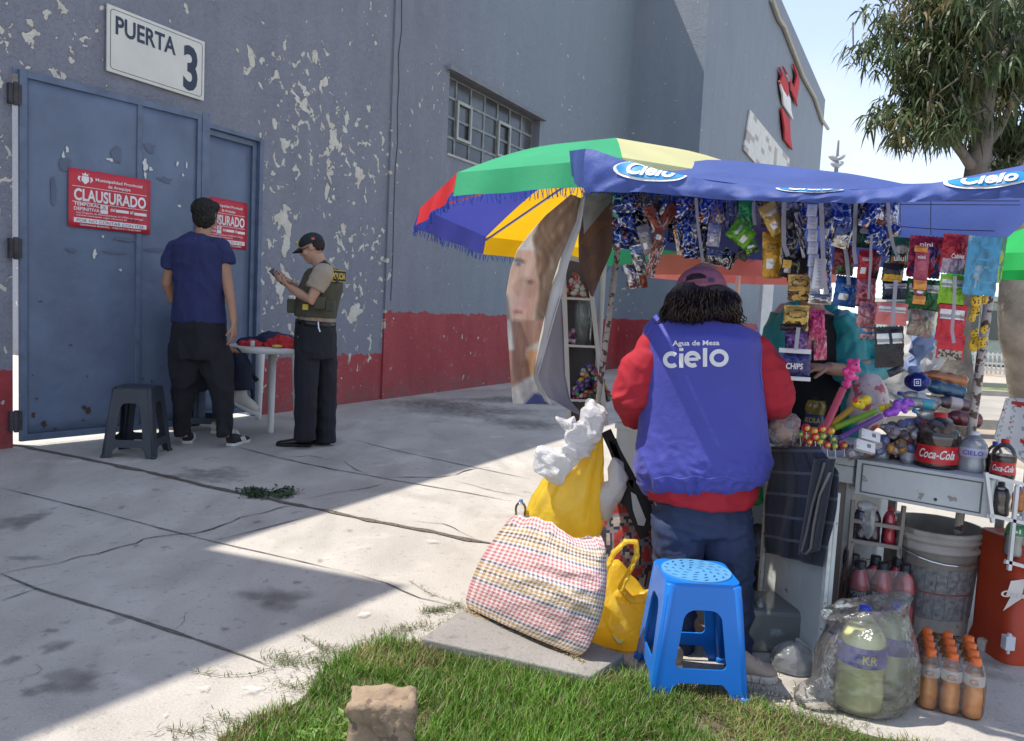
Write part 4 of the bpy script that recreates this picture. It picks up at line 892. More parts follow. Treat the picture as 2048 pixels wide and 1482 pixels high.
def sneaker(parent, heel, d, L_, w_, hgt, m_up, m_sole, name='shoe', stripes=None):
    heel = V(heel); d = V((d[0], d[1], 0)).normalized(); a = V((-d.y, d.x, 0)); mb = MB()
    prof = [(0, .036, hgt*.95), (.12, .040, hgt), (.32, .040, hgt*.92), (.5, .043, hgt*.68), (.72, .047, hgt*.50), (.9, .040, hgt*.40), (1, .018, hgt*.26)]
    mb.loft([heel+d*L_*t+Z*(.014+h*.5) for t, r, h in prof], [(r*w_/.09, h*.5) for t, r, h in prof], lat=a, n=14); up = organic(mb, .005, 4)
    o = put(name, up, m_up, parent, True)
    sb = MB(); pts = []
    for t, r in ((-.02, .02), (.0, .034), (.2, .039), (.5, .041), (.75, .050), (.92, .042), (1.02, .02)): pts.append((t, r*w_/.09))
    poly = [heel+d*L_*t+a*r for t, r in pts]+[heel+d*L_*t-a*r for t, r in reversed(pts)]
    sb.prism([p+Z*.001 for p in poly], Z*.024); sb.build('sole', m_sole, o, bevel=.004)
    lb = MB()
    for k in range(4): t = .42+.07*k; lb.bar(heel+d*L_*t+a*.022+Z*(hgt*(.80-.35*(t-.4))), heel+d*L_*(t+.02)-a*.022+Z*(hgt*(.80-.35*(t-.4))), .005)
    lb.build('laces', m_sole, o)
    if stripes:
        s2 = MB(); 
        for k in range(3): 
            p = heel+d*L_*(.40+.09*k)-a*(w_*.5+.002)*stripes+Z*.03; s2.bar(p, p-d*.02+Z*.035+a*.008*stripes, .004, .010)
        s2.build('stripe', mat('stripe_white', (.7, .7, .7)), o)
    return o
# ---- man in navy T-shirt, seen from behind
Y1 = 6.05; base = gp(408, 890); base.z = 0
pm_ = empty('person', base, 'man seen from behind in a navy T-shirt and black trousers before the gate', 'person')
body = MB(); fg = MB(); hc = at(412, 432, Y1+.02)
P, R = head(body, hc, (.25, .9, -.45), (0.05, .3, 1), 1.04)
body.loft([at(404, 490, Y1+.0), at(405, 470, Y1), at(409, 448, Y1+.01)], [(.075, .06), (.060, .058), (.056, .058)], lat=(1, 0, 0))
p_, r_ = row([(665, 400, 38), (600, 400, 36), (550, 398, 44), (515, 398, 46), (492, 398, 38), (478, 402, 20)], Y1, .10); body.loft(p_, r_, lat=(1, 0, 0))
body.loft([at(352, 500, Y1), at(340, 535, Y1), at(334, 568, Y1+.02), at(345, 600, Y1+.1), at(365, 618, Y1+.2)], [.05, .044, .040, .034, .026])
body.loft([at(446, 500, Y1), at(450, 540, Y1), at(456, 572, Y1-.01), at(463, 610, Y1-.05), at(467, 645, Y1-.08)], [.052, .047, .042, .034, .027])
hand(body, fg, at(366, 620, Y1+.2), (.3, .5, -.6), (0, .8, .4), (1, 0, .2), 1, .4)
hand(body, fg, at(467.5, 648, Y1-.08), (.02, .0, -1), (-.9, .1, 0), (.25, -.9, 0), 1.05, .28)
for u, u2 in ((374, 366), (432, 449)): body.loft([at(u, 690, Y1), at(lerp(u, u2, .6), 760, Y1), at(u2, 850, Y1), at(u2, 874, Y1)], [(.055, .06), (.055, .06), (.04, .045), (.036, .04)], lat=(1, 0, 0))
bodymesh('body', body, fg, M_SKIN, pm_)
hb_ = MB(); hb_.ell(hc+V((-.008, -.012, .045)), (.094, .105, .088)); hb_.ell(hc+V((0, -.04, -.01)), (.084, .066, .085)); hb_.ell(hc+V((.03, .02, .075)), (.06, .06, .04)); hb_.ell(hc+V((-.04, -.02, .07)), (.05, .06, .045))
hb_.ell(hc+V((.0, -.05, -.05)), (.062, .045, .05)); me = organic(hb_, .004, 1, .011, 38); put('hair', me, M_HAIR, pm_, True)
sh = MB(); p_, r_ = row([(645, 398, 53), (628, 398, 52), (600, 398, 49), (565, 399, 50), (530, 399, 54), (505, 399, 56), (490, 399, 50), (479, 401, 34), (470, 403, 21)], Y1, .125)
r_[-1] = (r_[-1][0], .075); r_[-2] = (r_[-2][0], .095); sh.loft(p_, r_, lat=(1, 0, 0), n=20)
sh.loft([at(372, 488, Y1), at(352, 498, Y1), at(342, 518, Y1), at(337, 536, Y1)], [.06, .066, .062, .060]); sh.loft([at(425, 488, Y1), at(446, 496, Y1), at(451, 512, Y1), at(453, 527, Y1)], [.06, .066, .062, .060])
cloth('tshirt', sh, mat('navy_cotton', (.020, .026, .095), .85, 0, .14, 6, .3, 120), pm_, .007, 5, .017, 6)
tr = MB(); p_, r_ = row([(640, 398, 50), (665, 398, 55), (700, 398, 56), (718, 398, 54)], Y1, .13); tr.loft(p_, r_, lat=(1, 0, 0), n=18)
p_, r_ = row([(690, 374, 34), (730, 372, 34), (770, 368, 23), (820, 366, 17), (850, 365, 12), (868, 365, 10)], Y1, .095); tr.loft(p_, r_, lat=(1, 0, 0))
p_, r_ = row([(690, 424, 34), (730, 432, 33), (770, 442, 23), (820, 447, 17), (850, 449, 12), (870, 449, 10)], Y1, .095); tr.loft(p_, r_, lat=(1, 0, 0))
cloth('trousers', tr, mat('black_jersey', (.012, .012, .016), .9, 0, .3, 9, .3, 90), pm_, .008, 4, .018, 7)
for u, v, dx, st_ in ((376, 889, (-.35, .75), 1), (462, 894, (.15, .8), 1)):
    q_ = gp(u-2, v-1); sneaker(pm_, q_+V((0, .0, 0)), V((dx[0], dx[1], 0)) if 0 else V((dx[0]*.9, -.2 if 0 else .9, 0)), .27, .10, .085, mat('black_knit', (.02, .02, .025), .8), mat('white_rubber', (.6, .6, .58), .6), stripes=1)
# ---- police officer looking at a phone
Y2 = 6.25; base = gp(640, 891); base.z = 0
po = empty('person', base, 'police officer in profile with dark cap, olive vest and phone in hands', 'person')
body = MB(); fg = MB(); hc = at(624, 497, Y2); P, R = head(body, hc, (-.93, -.08, -.40), (-.25, 0, 1), .98)
body.loft([at(648, 545, Y2), at(640, 528, Y2), at(632, 510, Y2)], [(.075, .07), (.06, .06), (.056, .058)])
SN, SF = Y2-.19, Y2+.19
p_, r_ = row([(660, 632, 30), (625, 634, 32), (585, 642, 34), (552, 646, 34), (538, 646, 22)], Y2, .16); body.loft([q for q in p_], [(a, b) for a, b in r_], lat=(1, 0, 0))
body.loft([at(648, 545, SN), at(634, 572, SN-.03), at(622, 600, SN-.04), at(600, 588, SN+.01), at(580, 575, SN+.08)], [.052, .050, .046, .038, .028])
body.loft([at(648, 545, SF), at(632, 580, SF+.02), at(612, 594, SF-.02), at(590, 575, SF-.1), at(576, 562, SF-.16)], [.050, .046, .042, .036, .027])
hand(body, fg, at(581, 575, SN+.08), (-.75, .35, .35), (.1, .5, .9), (-.1, -.2, .95), .98, .55, .3); hand(body, fg, at(577, 562, SF-.16), (-.8, -.35, .2), (0, -.6, .7), (0, .3, 1), .98, .5, .3)
for u, q in ((612, -.08), (652, .08)): body.loft([at(u, 670, Y2+q), at(u, 780, Y2+q), at(u, 872, Y2+q)], [(.07, .07), (.05, .05), (.035, .035)], lat=(1, 0, 0))
bodymesh('body', body, fg, M_SKIN2, po)
M_OL = mat('olive_nylon', (.060, .058, .038), .8, 0, .15, 12, .5, 60); M_KH = mat('khaki_cotton', (.30, .25, .19), .85, 0, .1, 8, .3, 90); M_BLK = mat('black_wool', (.011, .012, .018), .85, 0, .2, 9, .2, 90); M_BK2 = mat('black_leather', (.008, .008, .009), .22, 0, .2, 8)
sh = MB(); p_, r_ = row([(655, 631, 36), (635, 632, 36), (600, 638, 33), (570, 644, 32), (548, 647, 30), (538, 646, 23), (528, 643, 17)], Y2, .16); r_[-1] = (r_[-1][0], .08); r_[-2] = (r_[-2][0], .14); sh.loft(p_, r_, lat=(1, 0, 0), n=20)
sh.loft([at(650, 540, SN+.05), at(644, 550, SN-.01), at(636, 566, SN-.03), at(630, 578, SN-.035)], [.07, .076, .074, .070]); sh.loft([at(650, 540, SF-.05), at(642, 552, SF), at(630, 575, SF+.01)], [.07, .07, .066])
cloth('shirt', sh, M_KH, po, .007, 5, .012, 9)
ve = MB(); p_, r_ = row([(634, 631, 41), (615, 632, 42), (590, 638, 42), (570, 645, 41), (550, 648, 37), (538, 648, 28)], Y2, .185); ve.loft(p_, r_, lat=(1, 0, 0), n=22); vest = cloth('vest', ve, M_OL, po, .007, 4, .004, 9)
mb = MB()   # shoulder straps
for q in (-.10, .10): mb.loft([at(618, 566, Y2+q), at(628, 536, Y2+q), at(650, 522, Y2+q), at(668, 540, Y2+q), at(676, 566, Y2+q)], [(.03, .012)]*5, lat=(0, 1, 0), n=8)
mb.build('vest_strap', M_OL, po, True)
for (u, v, w_, h_, dy) in ((584, 612, .07, .11, -.06), (584, 612, .07, .11, .07), (640, 606, .09, .10, -.20), (661, 612, .07, .09, -.19)):
    mb = MB(); c_ = at(u, v, Y2+dy); mb.box((-w_/2, -.03, -h_/2), (w_/2, .03, h_/2), Matrix.Translation(c_)); o_ = mb.build('pouch', M_OL, po, bevel=.012); 
mb = MB(); c_ = at(611, 614, SN-.008); mb.box((-.022, -.008, -.022), (.022, .002, .022), Matrix.Translation(c_)); mb.build('badge', mat('patch_yellow', (.6, .42, .06), .7), po, bevel=.003)
bk = at(681, 553, Y2-.10); ex = V((.36, .93, 0)).normalized(); nn = V((ex.y, -ex.x, 0))
mb = MB(); bvv = BVHTree.FromPolygons([v_.co+wloc(vest) for v_ in vest.data.vertices], [tuple(p.vertices) for p in vest.data.polygons]); h_ = bvv.ray_cast(CAM, ray(674, 552).normalized()); bk = h_[0]+V((-.006, 0, 0)); nn = V((h_[1].x, h_[1].y, 0)).normalized(); ex = V((-nn.y, nn.x, 0)); q0 = bk-ex*.045-nn*.004; mb.box((-.03, -.006, -.045), (.15, .006, .045), fr(q0+nn*.012, ex, V((-nn.x, -nn.y, 0)))); pt_ = mb.build('back_patch', mat('patch_black', (.02, .02, .02), .8), vest)
mb = MB(); text(mb, 'POLICIA', planar(q0+nn*.0195+ex*-.022-Z*.022, ex, Z), .165, .045, .03); mb.build('lettering', mat('patch_yellow', (.6, .42, .06)), vest)
mb = MB(); 
for a_, b_ in (((-.03, -.045), (.15, -.041)), ((-.03, .041), (.15, .045)), ((-.03, -.041), (-.026, .041))): mb.box((a_[0], -.0085, a_[1]), (b_[0], -.0065, b_[1]), fr(q0+nn*.012, ex, V((-nn.x, -nn.y, 0))))
mb.build('patch_border', mat('patch_yellow', (.6, .42, .06)), vest)
tr = MB(); p_, r_ = row([(645, 631, 38), (665, 631, 41), (700, 630, 39), (715, 630, 34)], Y2, .17); tr.loft(p_, r_, lat=(1, 0, 0), n=18)
p_, r_ = row([(695, 616, 26), (740, 613, 24), (790, 612, 21), (840, 611, 21), (880, 610, 21)], Y2-.08, .085); tr.loft(p_, r_, lat=(1, 0, 0)); p_, r_ = row([(695, 645, 27), (740, 650, 24), (790, 653, 20), (840, 652, 19), (884, 651, 19)], Y2+.08, .085); tr.loft(p_, r_, lat=(1, 0, 0))
cloth('trousers', tr, M_BLK, po, .008, 4, .013, 7)
mb = MB(); p_, r_ = row([(652, 631, 40), (641, 632, 39.5)], Y2, .18); mb.loft(p_, r_, lat=(1, 0, 0), n=24); mb.build('belt', M_BK2, po, True)
mb = MB(); mb.loft([at(636, 644, SN), at(637, 656, SN-.01), at(640, 664, SN-.01)], [.006, .006, .006]); mb.build('key_clip', mat('clip_steel', (.6, .6, .6), .3, 1), po)
for q, u, v in ((-.08, 622, 893), (.08, 660, 888)):
    h_ = gp(u, v); sneaker(po, h_, (-1, -.12), .27, .095, .075, M_BK2, M_BK2, 'dress_shoe')
cp_ = MB(); Rc = R; cc = P(0, -.012, .045); cp_.ell(cc, (.082, .102, .080), R); me = organic(cp_, .006, 3)
for v_ in me.vertices:
    l = R.transposed() @ (v_.co-cc)
    if l.z < -.012: l.z = -.012+(l.z+.012)*.05; v_.co = cc+R @ l
cap = put('cap', me, mat('cap_dark', (.012, .018, .024), .8, 0, .1, 9, .3, 90), po, True)
mb = MB(); mb.grid(lambda a, b: P(-.065+.13*a, .085+(.075*math.sin(a*3.14)**.6)*b, .040-.020*b-.016*(2*a-1)**2), 14, 6); mb.build('visor', mat('cap_dark', (.012, .018, .024)), cap, True, solid=.004)
mb = MB(); p0 = P(-.078, .03, .065); mb.box((-.012, -.001, -.009), (.012, .001, .009), fr(at(626, 477, Y2-.095), (1, 0, 0), Z) @ Matrix.Rotation(math.pi/2, 4, 'X')); mb.build('flag_patch', mat('flag_red', (.6, .1, .08), .7), cap)
mb = MB(); mb.ell(P(0, .093, .075), (.02, .01, .022), R); mb.build('emblem', mat('patch_yellow', (.6, .42, .06)), cap)
hb_ = MB(); hb_.ell(P(0, -.014, .022), (.0765, .098, .088), R, 32, 24)
for i_, q_ in enumerate(hb_.v):
    l_ = R.transposed() @ (q_-P(0, -.014, .022)); e_ = .008*noise.noise(q_*60)
    if l_.y > -.018+e_ or l_.z < -.062+e_: hb_.v[i_] = P(0, -.014, .022)+(R @ l_)*.86
hb_.build('hair', mat('cropped_hair', (.022, .017, .014), .9, 0, .4, 60), po, True)
mb = MB()
for q in (-1, 1): mb.ell(P(q*.032, .088, .006), (.025, .006, .017), R); mb.bar(P(q*.06, .078, .01), P(q*.076, -.0, .012), .004)
mb.build('sunglasses', mat('dark_lens', (.01, .01, .012), .1), po, True)
ph = at(556, 553, SN+.22); mb = MB(); mb.box((-.037, -.005, -.075), (.037, .005, .075), Matrix.Translation(ph) @ Matrix.Rotation(-.95, 4, 'Y') @ Matrix.Rotation(1.1, 4, 'Z') @ Matrix.Rotation(.2, 4, 'X'))
tag(mb.build('phone', mat('phone_black', (.02, .02, .025), .2), None, bevel=.005), 'dark mobile phone held by the police officer', 'phone')
# ---- person seated behind the man in navy
Y3 = 6.5; sb_ = gp(405, 868); ps_ = empty('person', (sb_.x, sb_.y, 0), 'person seated at the table with crossed legs, dark jeans and white shoe', 'person')
body = MB(); fg = MB(); hc = at(402, 560, Y3); P, R = head(body, hc, (.9, -.2, -.25), (0, 0, 1)); body.loft([at(400, 615, Y3), at(400, 590, Y3), hc-Z*.06], [.07, .055, .055])
p_, r_ = row([(748, 402, 32), (700, 402, 30), (650, 400, 34), (620, 400, 36), (608, 400, 20)], Y3, .13); body.loft(p_, r_, lat=(1, 0, 0))
for q in (-.17, .17): body.loft([at(400, 625, Y3+q), at(412, 680, Y3+q), at(437, 694, Y3+q*.8)], [.05, .042, .03]); hand(body, fg, at(438, 694, Y3+q*.8), (1, 0, -.05), (0, 0, -1), (0, -q, 0), 1, .2)
body.loft([at(405, 745, Y3+.08), at(440, 742, Y3+.10), at(438, 850, Y3+.1)], [.07, .055, .035]); body.loft([at(405, 738, Y3-.08), at(470, 712, Y3-.05), at(484, 780, Y3-.05)], [.07, .055, .035]); bodymesh('body', body, fg, M_SKIN, ps_)
sh = MB(); p_, r_ = row([(742, 402, 36), (700, 401, 34), (650, 400, 37), (622, 400, 38), (612, 400, 24)], Y3, .15); sh.loft(p_, r_, lat=(1, 0, 0))
for q in (-.17, .17): sh.loft([at(400, 622, Y3+q), at(410, 672, Y3+q)], [.062, .056])
cloth('shirt', sh, mat('grey_cotton', (.12, .12, .14), .85), ps_)
tr = MB(); M_JN = mat('dark_denim', (.016, .022, .045), .85, 0, .2, 12, .4, 90)
tr.loft([at(395, 745, Y3), at(410, 745, Y3)], [(.10, .16), (.10, .16)], n=14); tr.loft([at(405, 742, Y3+.08), at(442, 742, Y3+.10), at(446, 760, Y3+.1), at(440, 835, Y3+.1)], [.09, .08, .075, .062])
tr.loft([at(405, 735, Y3-.08), at(450, 716, Y3-.06), at(476, 710, Y3-.05), at(484, 735, Y3-.05), at(484, 778, Y3-.05)], [.095, .088, .08, .085, .082]); cloth('jeans', tr, M_JN, ps_, .008, 5, .010, 7)
def hightop(parent, an, d, m, ms, L_=.25):
    d = V(d).normalized(); up = (Z-d*d.z).normalized(); up = V((-.25, 0, 1)) if 0 else up; a = d.cross(up); mb = MB()
    mb.loft([an+up*.02-d*.01, an-up*.03+d*.0, an-up*.07+d*.015], [(.05, .055), (.052, .065), (.045, .07)], lat=a); mb.loft([an-d*.05-up*.075, an+d*.05-up*.06, an+d*.13-up*.072, an+d*.2-up*.085], [(.04, .045), (.047, .055), (.048, .042), (.034, .028)], lat=a); o = put('shoe', organic(mb, .006, 4), m, parent, True)
    sb = MB(); poly = [an+d*t+a*r-up*.125 for t, r in ((-.095, .0), (-.08, .034), (.05, .04), (.14, .048), (.21, .03), (.225, 0), (.21, -.03), (.14, -.048), (.05, -.04), (-.08, -.034))]; sb.prism(poly, up*.03); sb.build('sole', ms, o, bevel=.006); 
    lb = MB()
    for k in range(6): p = an+d*(.045+.02*k)-up*(.012+.011*k); lb.bar(p-a*.022, p+a*.022+d*.012, .005)
    lb.build('laces', mat('lace_grey', (.45, .44, .42)), o)
hightop(ps_, at(482, 782, Y3-.05), (.9, -.12, -.36), mat('white_canvas', (.55, .53, .48), .8), mat('white_rubber', (.6, .6, .58)))
q_ = gp(426, 866); sneaker(ps_, q_+V((0, -.0, 0)), (1, -.3), .25, .09, .09, mat('white_canvas', (.55, .53, .48)), mat('white_rubber', (.6, .6, .58)))
# ---- table, jacket, red bag
tb = gp(553, 850); Yt_ = 6.75; tc_ = at(548, 690, Yt_); tt = empty('plastic_table', (tc_.x, tc_.y, 0), 'round white plastic table beside the police officer', 'table')
M_PW = mat('white_plastic', (.62, .62, .60), .45, 0, .06, 3); mb = MB(); mb.lathe([(0.001, 0), (.36, -.004), (.385, -.010), (.39, -.025), (.385, -.055), (.375, -.055), (.37, -.03), (.001, -.03)], tc_, n=40); mb.build('tabletop', M_PW, tt, True)
for u, v, yy in ((541, 866, 6.5), (517, 838, 6.95), (603, 866, 6.55), (592, 838, 6.98)):
    g_ = gp(u, v); g_.z = 0; tp = V((lerp(g_.x, tc_.x, .12), lerp(g_.y, tc_.y, .12), tc_.z-.02)); mb = MB(); mb.loft([g_, g_.lerp(tp, .03), tp], [(.026, .026), (.026, .026), (.036, .036)], n=12); mb.build('leg', M_PW, tt, True)
mb = MB()
def heap(mb, u, v, rx, h, Y=6.7, k=1): p = at(u, v, Y); mb.ell((p.x, p.y, tc_.z+h*.3), (rx, rx*k, h))
for u, rx, h in ((520, .13, .05), (545, .14, .085), (565, .12, .075), (500, .10, .035)): heap(mb, u, 680, rx, h)
tag(put('jacket', organic(mb, .008, 3, .022, 10), mat('navy_fleece', (.018, .024, .07), .9, 0, .2, 9, .4, 60), None, True), 'dark navy jacket heaped on the white plastic table', 'jacket')
mb = MB()
for u, rx, h in ((565, .09, .075), (580, .09, .05), (545, .06, .045), (508, .08, .03), (490, .05, .02)): heap(mb, u, 685, rx, h, 6.52, .7)
tag(put('red_bag', organic(mb, .007, 2, .026, 14), mat('red_cloth', (.50, .025, .03), .7, 0, .3, 8, .4, 40), None, True), 'crumpled red cloth bag lying in front of the navy jacket', 'bag')
mb = MB(); mb.lathe([(.0, 0), (.018, 0), (.018, .045), (.001, .05)], V((at(505, 686, 6.42).x, 6.42, tc_.z)), n=14); tag(mb.build('small_cup', M_PW, None, True), 'tiny white cup at the table edge by the red bag', 'cup')
mb = MB(); q_ = at(553, 688, 6.40); mb.ell((q_.x, 6.42, tc_.z+.013), (.045, .03, .013)); tag(mb.build('snack_packet', mat('snack_yellow', (.6, .42, .08), .5, 0, .3, 20), None, True), 'small yellow snack packet at the table edge beside the officer', 'packet')
mb = MB(); mb.loft([at(480, 690, 6.52), at(490, 715, 6.48), at(503, 748, 6.48), at(515, 762, 6.5)], [(.018, .004)]*4, lat=(1, .3, 0)); mb.loft([at(500, 765, 6.5), at(505, 790, 6.5), at(502, 812, 6.5)], [(.012, .004)]*3, lat=(1, .3, 0))
tag(mb.build('bag_strap', M_BLK, None), 'dark strap dangling from the table edge over the seated leg', 'strap')
# ---- stools
def stool(name, label, c0, rot, top, bot, h, m, slots, lab2=None, group=None):
    t = empty(name, c0, label, 'stool', group); M0 = Matrix.Translation(c0) @ Matrix.Rotation(rot, 4, 'Z'); inc = math.atan2((bot-top)/2, h)
    for k in range(4):
        A_ = M0 @ Matrix.Rotation(k*math.pi/2, 4, 'Z') @ Matrix.Translation((0, -bot/2, 0)) @ Matrix.Rotation(math.pi/2-inc, 4, 'X'); hs = (h-.012)/math.cos(inc)
        wb_, wt = bot/2, top/2; W = lambda y: lerp(wb_, wt, y/hs); lg = .20*bot; fn_ = .155*hs; cb = .225*hs
        outer = [(-wb_, 0), (-wb_+lg*.8, 0), (-W(fn_)+lg*.95, fn_-.02), (-W(fn_)+lg*1.25, fn_), (W(fn_)-lg*1.25, fn_), (W(fn_)-lg*.95, fn_-.02), (wb_-lg*.8, 0), (wb_, 0), (wt+.0, hs-.03), (wt-.025, hs), (-wt+.025, hs), (-wt, hs-.03)]
        hy0, hy1 = cb+.02, hs*.80; hole = []
        for (sx, yy, a0) in ((1, hy0, -90), (1, hy1, 0), (-1, hy1, 90), (-1, hy0, 180)):
            rr = .016 if yy == hy0 else .045*top/.26; ww = W(yy)-lg*1.0
            for i in range(6): a = math.radians(a0+18*i); cx = sx*(ww-rr); cy = yy+(rr if yy == hy0 else -rr); hole.append((cx+rr*math.cos(a), cy+rr*math.sin(a)))
        me = plate(outer, [hole], .006, A_); put('side_frame', me, m, t); 
        C1 = M0 @ Matrix.Rotation(k*math.pi/2, 4, 'Z'); mb = MB(); b_ = C1 @ V((-bot/2+.008, -bot/2+.008, 0)); tp = C1 @ V((-top/2+.014, -top/2+.014, h-.012)); mb.loft([b_, b_.lerp(tp, .5), tp], [.0135, .016, .020], n=12, dome=.4); mb.loft([b_, b_+Z*.018], [.019, .018], n=12); mb.build('leg', m, t, True)
    holes = []; r_ = random.Random(2)
    if slots:
        for ring, n_ in ((.022, 5), (.042, 9), (.063, 13), (.084, 17)):
            rr = ring*top/.2
            for i in range(n_):
                a = 2*math.pi*i/n_+ring*40; hw, hl = .0042, .0085*top/.2*1.0; cx, cy = rr*math.cos(a), rr*math.sin(a); tx, ty = -math.sin(a+.5), math.cos(a+.5); holes.append([(cx+tx*hl*p-ty*hw*q, cy+ty*hl*p+tx*hw*q) for p, q in ((-1, -.6), (0, -1), (1, -.6), (1, .6), (0, 1), (-1, .6))])
    else: holes.append([(top*.06*math.cos(a*.6), top*.06*math.sin(a*.6)) for a in range(10)])
    me = plate(rrect(top+.006, top+.006, top*.16, 6), [], .012, M0 @ Matrix.Translation((0, 0, h-.006))) if slots else plate(rrect(top+.006, top+.006, top*.16, 6), holes, .012, M0 @ Matrix.Translation((0, 0, h-.006)))
    s_ = put('seat', me, m, t); s_.modifiers.new('b', 'BEVEL').width = .004
    if slots:
        me = plate([(top*.49*math.cos(i*math.pi/18), top*.49*math.sin(i*math.pi/18)) for i in range(36)], holes, .005, M0 @ Matrix.Translation((0, 0, h+.0025))); put('seat_pattern', me, mat('seat_pattern_blue', (.10, .30, .55), .35), s_)
    return t
M_DG = mat('dark_plastic', (.026, .032, .045), .38, 0, .15, 6); M_BS = mat('blue_plastic', (.01, .16, .58), .28, 0, .06, 4, spots=((.25, .35, .5), 35, .74))
sl_ = [gp(197, 915), gp(287, 918)]; c_ = (sl_[0]+sl_[1])/2; wd_ = (sl_[1]-sl_[0]).length+.05; c_ = c_+V((.03, wd_/2, 0)); stool('plastic_stool', 'dark grey empty plastic stool standing alone before the gate', c_, .10, wd_*.72, wd_, .50, M_DG, False, group='dark plastic stools')
c_ = gp(405, 862)+V((0, .10, 0)); stool('plastic_stool', 'dark grey plastic stool under the seated person, behind the man in navy', c_, .1, .26, .34, .47, M_DG, False, group='dark plastic stools')
# ---- blue stool
bf = [gp(1345, 1398), gp(1492, 1408), gp(1260, 1328)]; e1 = (bf[1]-bf[0]); rot = math.atan2(e1.y, e1.x); bw = .295; rot = 0; e2 = V((-math.sin(rot), math.cos(rot), 0)); print('blue stool', [tuple(round(x, 2) for x in p) for p in bf], bw, math.degrees(rot))
c_ = (bf[0]+bf[1])/2+V((-.032, bw/2, 0)); hz_ = CAM.z-(at(1400, 1143, c_.y).z-CAM.z)*-1; hz_ = at(1400, 1143, c_.y).z; print('stool h', hz_)
BS = stool('blue_stool', 'bright blue plastic stool on the grass behind the vendor', c_, rot, bw*.78, bw*1.02, hz_, M_BS, True)
# ============================================================ VENDOR
Yv = 2.78; bv = gp(1420, 1345); bv.z = 0
vn = empty('person', bv, 'vendor seen from behind in a blue vest over a red sweatshirt and pink cap', 'person')
body = MB(); fg = MB(); hc = at(1405, 590, Yv+.09); P, R = head(body, hc, (-.03, .78, -.62), (0, .6, .8), .98)
body.loft([at(1408, 660, Yv+.02), at(1406, 625, Yv+.05), hc-Z*.02], [(.07, .06), (.055, .055), (.05, .05)])
p_, r_ = row([(1010, 1402, 95), (950, 1402, 100), (850, 1402, 100), (750, 1404, 92), (680, 1406, 88), (650, 1408, 50)], Yv, .09); body.loft(p_, r_, lat=(1, 0, 0))
for sg, pts in ((-1, [(1340, 705, 0), (1285, 748, 0), (1262, 800, .02), (1268, 828, .16), (1320, 815, .34)]), (1, [(1478, 710, 0), (1532, 748, 0), (1550, 795, .02), (1545, 832, .14), (1490, 818, .32)])):
    q = [at(u, v, Yv+d) for u, v, d in pts]; body.loft(q, [.05, .045, .04, .034, .026]); dd_ = (q[-1]-q[-2]).normalized(); hand(body, fg, q[-1], dd_, (0, 0, -1), (-sg, 0, .1), .92, .45)
for u in (1352, 1462): body.loft([at(u, 1020, Yv), at(u, 1170, Yv), at(u+2, 1320, Yv-.01)], [(.075, .08), (.055, .06), (.035, .04)], lat=(1, 0, 0))
bodymesh('body', body, fg, M_SKIN, vn, .0055)
M_VEST = mat('blue_vest_cloth', (.048, .055, .32), .68, 0, .07, 5, .3, 45, sheen=.1); M_RSW = mat('red_fleece', (.33, .012, .025), .85, 0, .08, 6, .25, 120)
ve = MB(); p_, r_ = row([(966, 1405, 112), (958, 1404, 124), (935, 1406, 133), (870, 1406, 130), (800, 1404, 125), (735, 1403, 121), (690, 1405, 121), (664, 1408, 117), (648, 1410, 98), (634, 1414, 70), (622, 1416, 44)], Yv, .145)
for i, d in ((0, .12), (1, .145), (2, .16), (3, .155), (7, .125), (8, .11), (9, .095), (10, .08)): r_[i] = (r_[i][0], d)
p_ = [p+V((0, .03 if i > 6 else 0, 0)) for i, p in enumerate(p_)]
ve.loft(p_, r_, lat=(1, 0, 0), n=28)
vme = organic(ve, .0065, 16)
vme.update(); nn_ = [v_.normal.copy() for v_ in vme.vertices]; zb_ = at(1405, 966, Yv).z
for v_, n_ in zip(vme.vertices, nn_):   # creases: long soft folds plus gathering above the hem
    p = v_.co; k = max(0, 1-(p.z-zb_)/.22); q = V((p.x*9+p.z*5, p.y*5, p.z*4.5)); r1 = 1-abs(noise.noise(q))*2
    q2 = V((p.x*22, p.y*12, p.z*26)); r2 = 1-abs(noise.noise(q2+noise.noise_vector(q2*.5)))*2
    v_.co += n_*(.012*r1*(.3+k)+.013*r2*k**1.3)
vest2 = put('vest', vme, M_VEST, vn, True)
bvh = BVHTree.FromPolygons([v_.co+wloc(vest2) for v_ in vme.vertices], [tuple(p.vertices) for p in vme.polygons])
def decal(bv_, u, v, off=.0035, Yd=2.6):
    d = ray(u, v).normalized(); h = bv_.ray_cast(CAM, d)
    return (h[0]-d*off) if h[0] is not None else at(u, v, Yd)
M_PRT = mat('vest_print', (.62, .62, .66), .6)
mb = MB()
text(mb, 'Agua de Mesa', lambda x, y: decal(bvh, 1345+x, 690.5+(x-47)*-.012-y), 94, 9.5, .025)
mb.build('lettering', M_PRT, vest2)
# rounded bold logo letters drawn as thick strokes
mb = MB()
def stroke(pts, w_=4.3, closed=False):
    n = len(pts); L_ = []; 
    for i, p in enumerate(pts):
        a = pts[(i-1) % n] if (closed or i > 0) else p; b = pts[(i+1) % n] if (closed or i < n-1) else p; tx, ty = b[0]-a[0], b[1]-a[1]; l = math.hypot(tx, ty) or 1; L_.append((p[0]-ty/l*w_, p[1]+tx/l*w_, p[0]+ty/l*w_, p[1]-tx/l*w_))
    A_ = [decal(bvh, q[0], q[1]) for q in L_]; B_ = [decal(bvh, q[2], q[3]) for q in L_]; C0 = [decal(bvh, p[0], p[1], .0042) for p in pts]; k = n if closed else n-1
    mb.add(A_+C0+B_, [(i, (i+1) % n, n+(i+1) % n, n+i) for i in range(k)]+[(n+i, n+(i+1) % n, 2*n+(i+1) % n, 2*n+i) for i in range(k)])
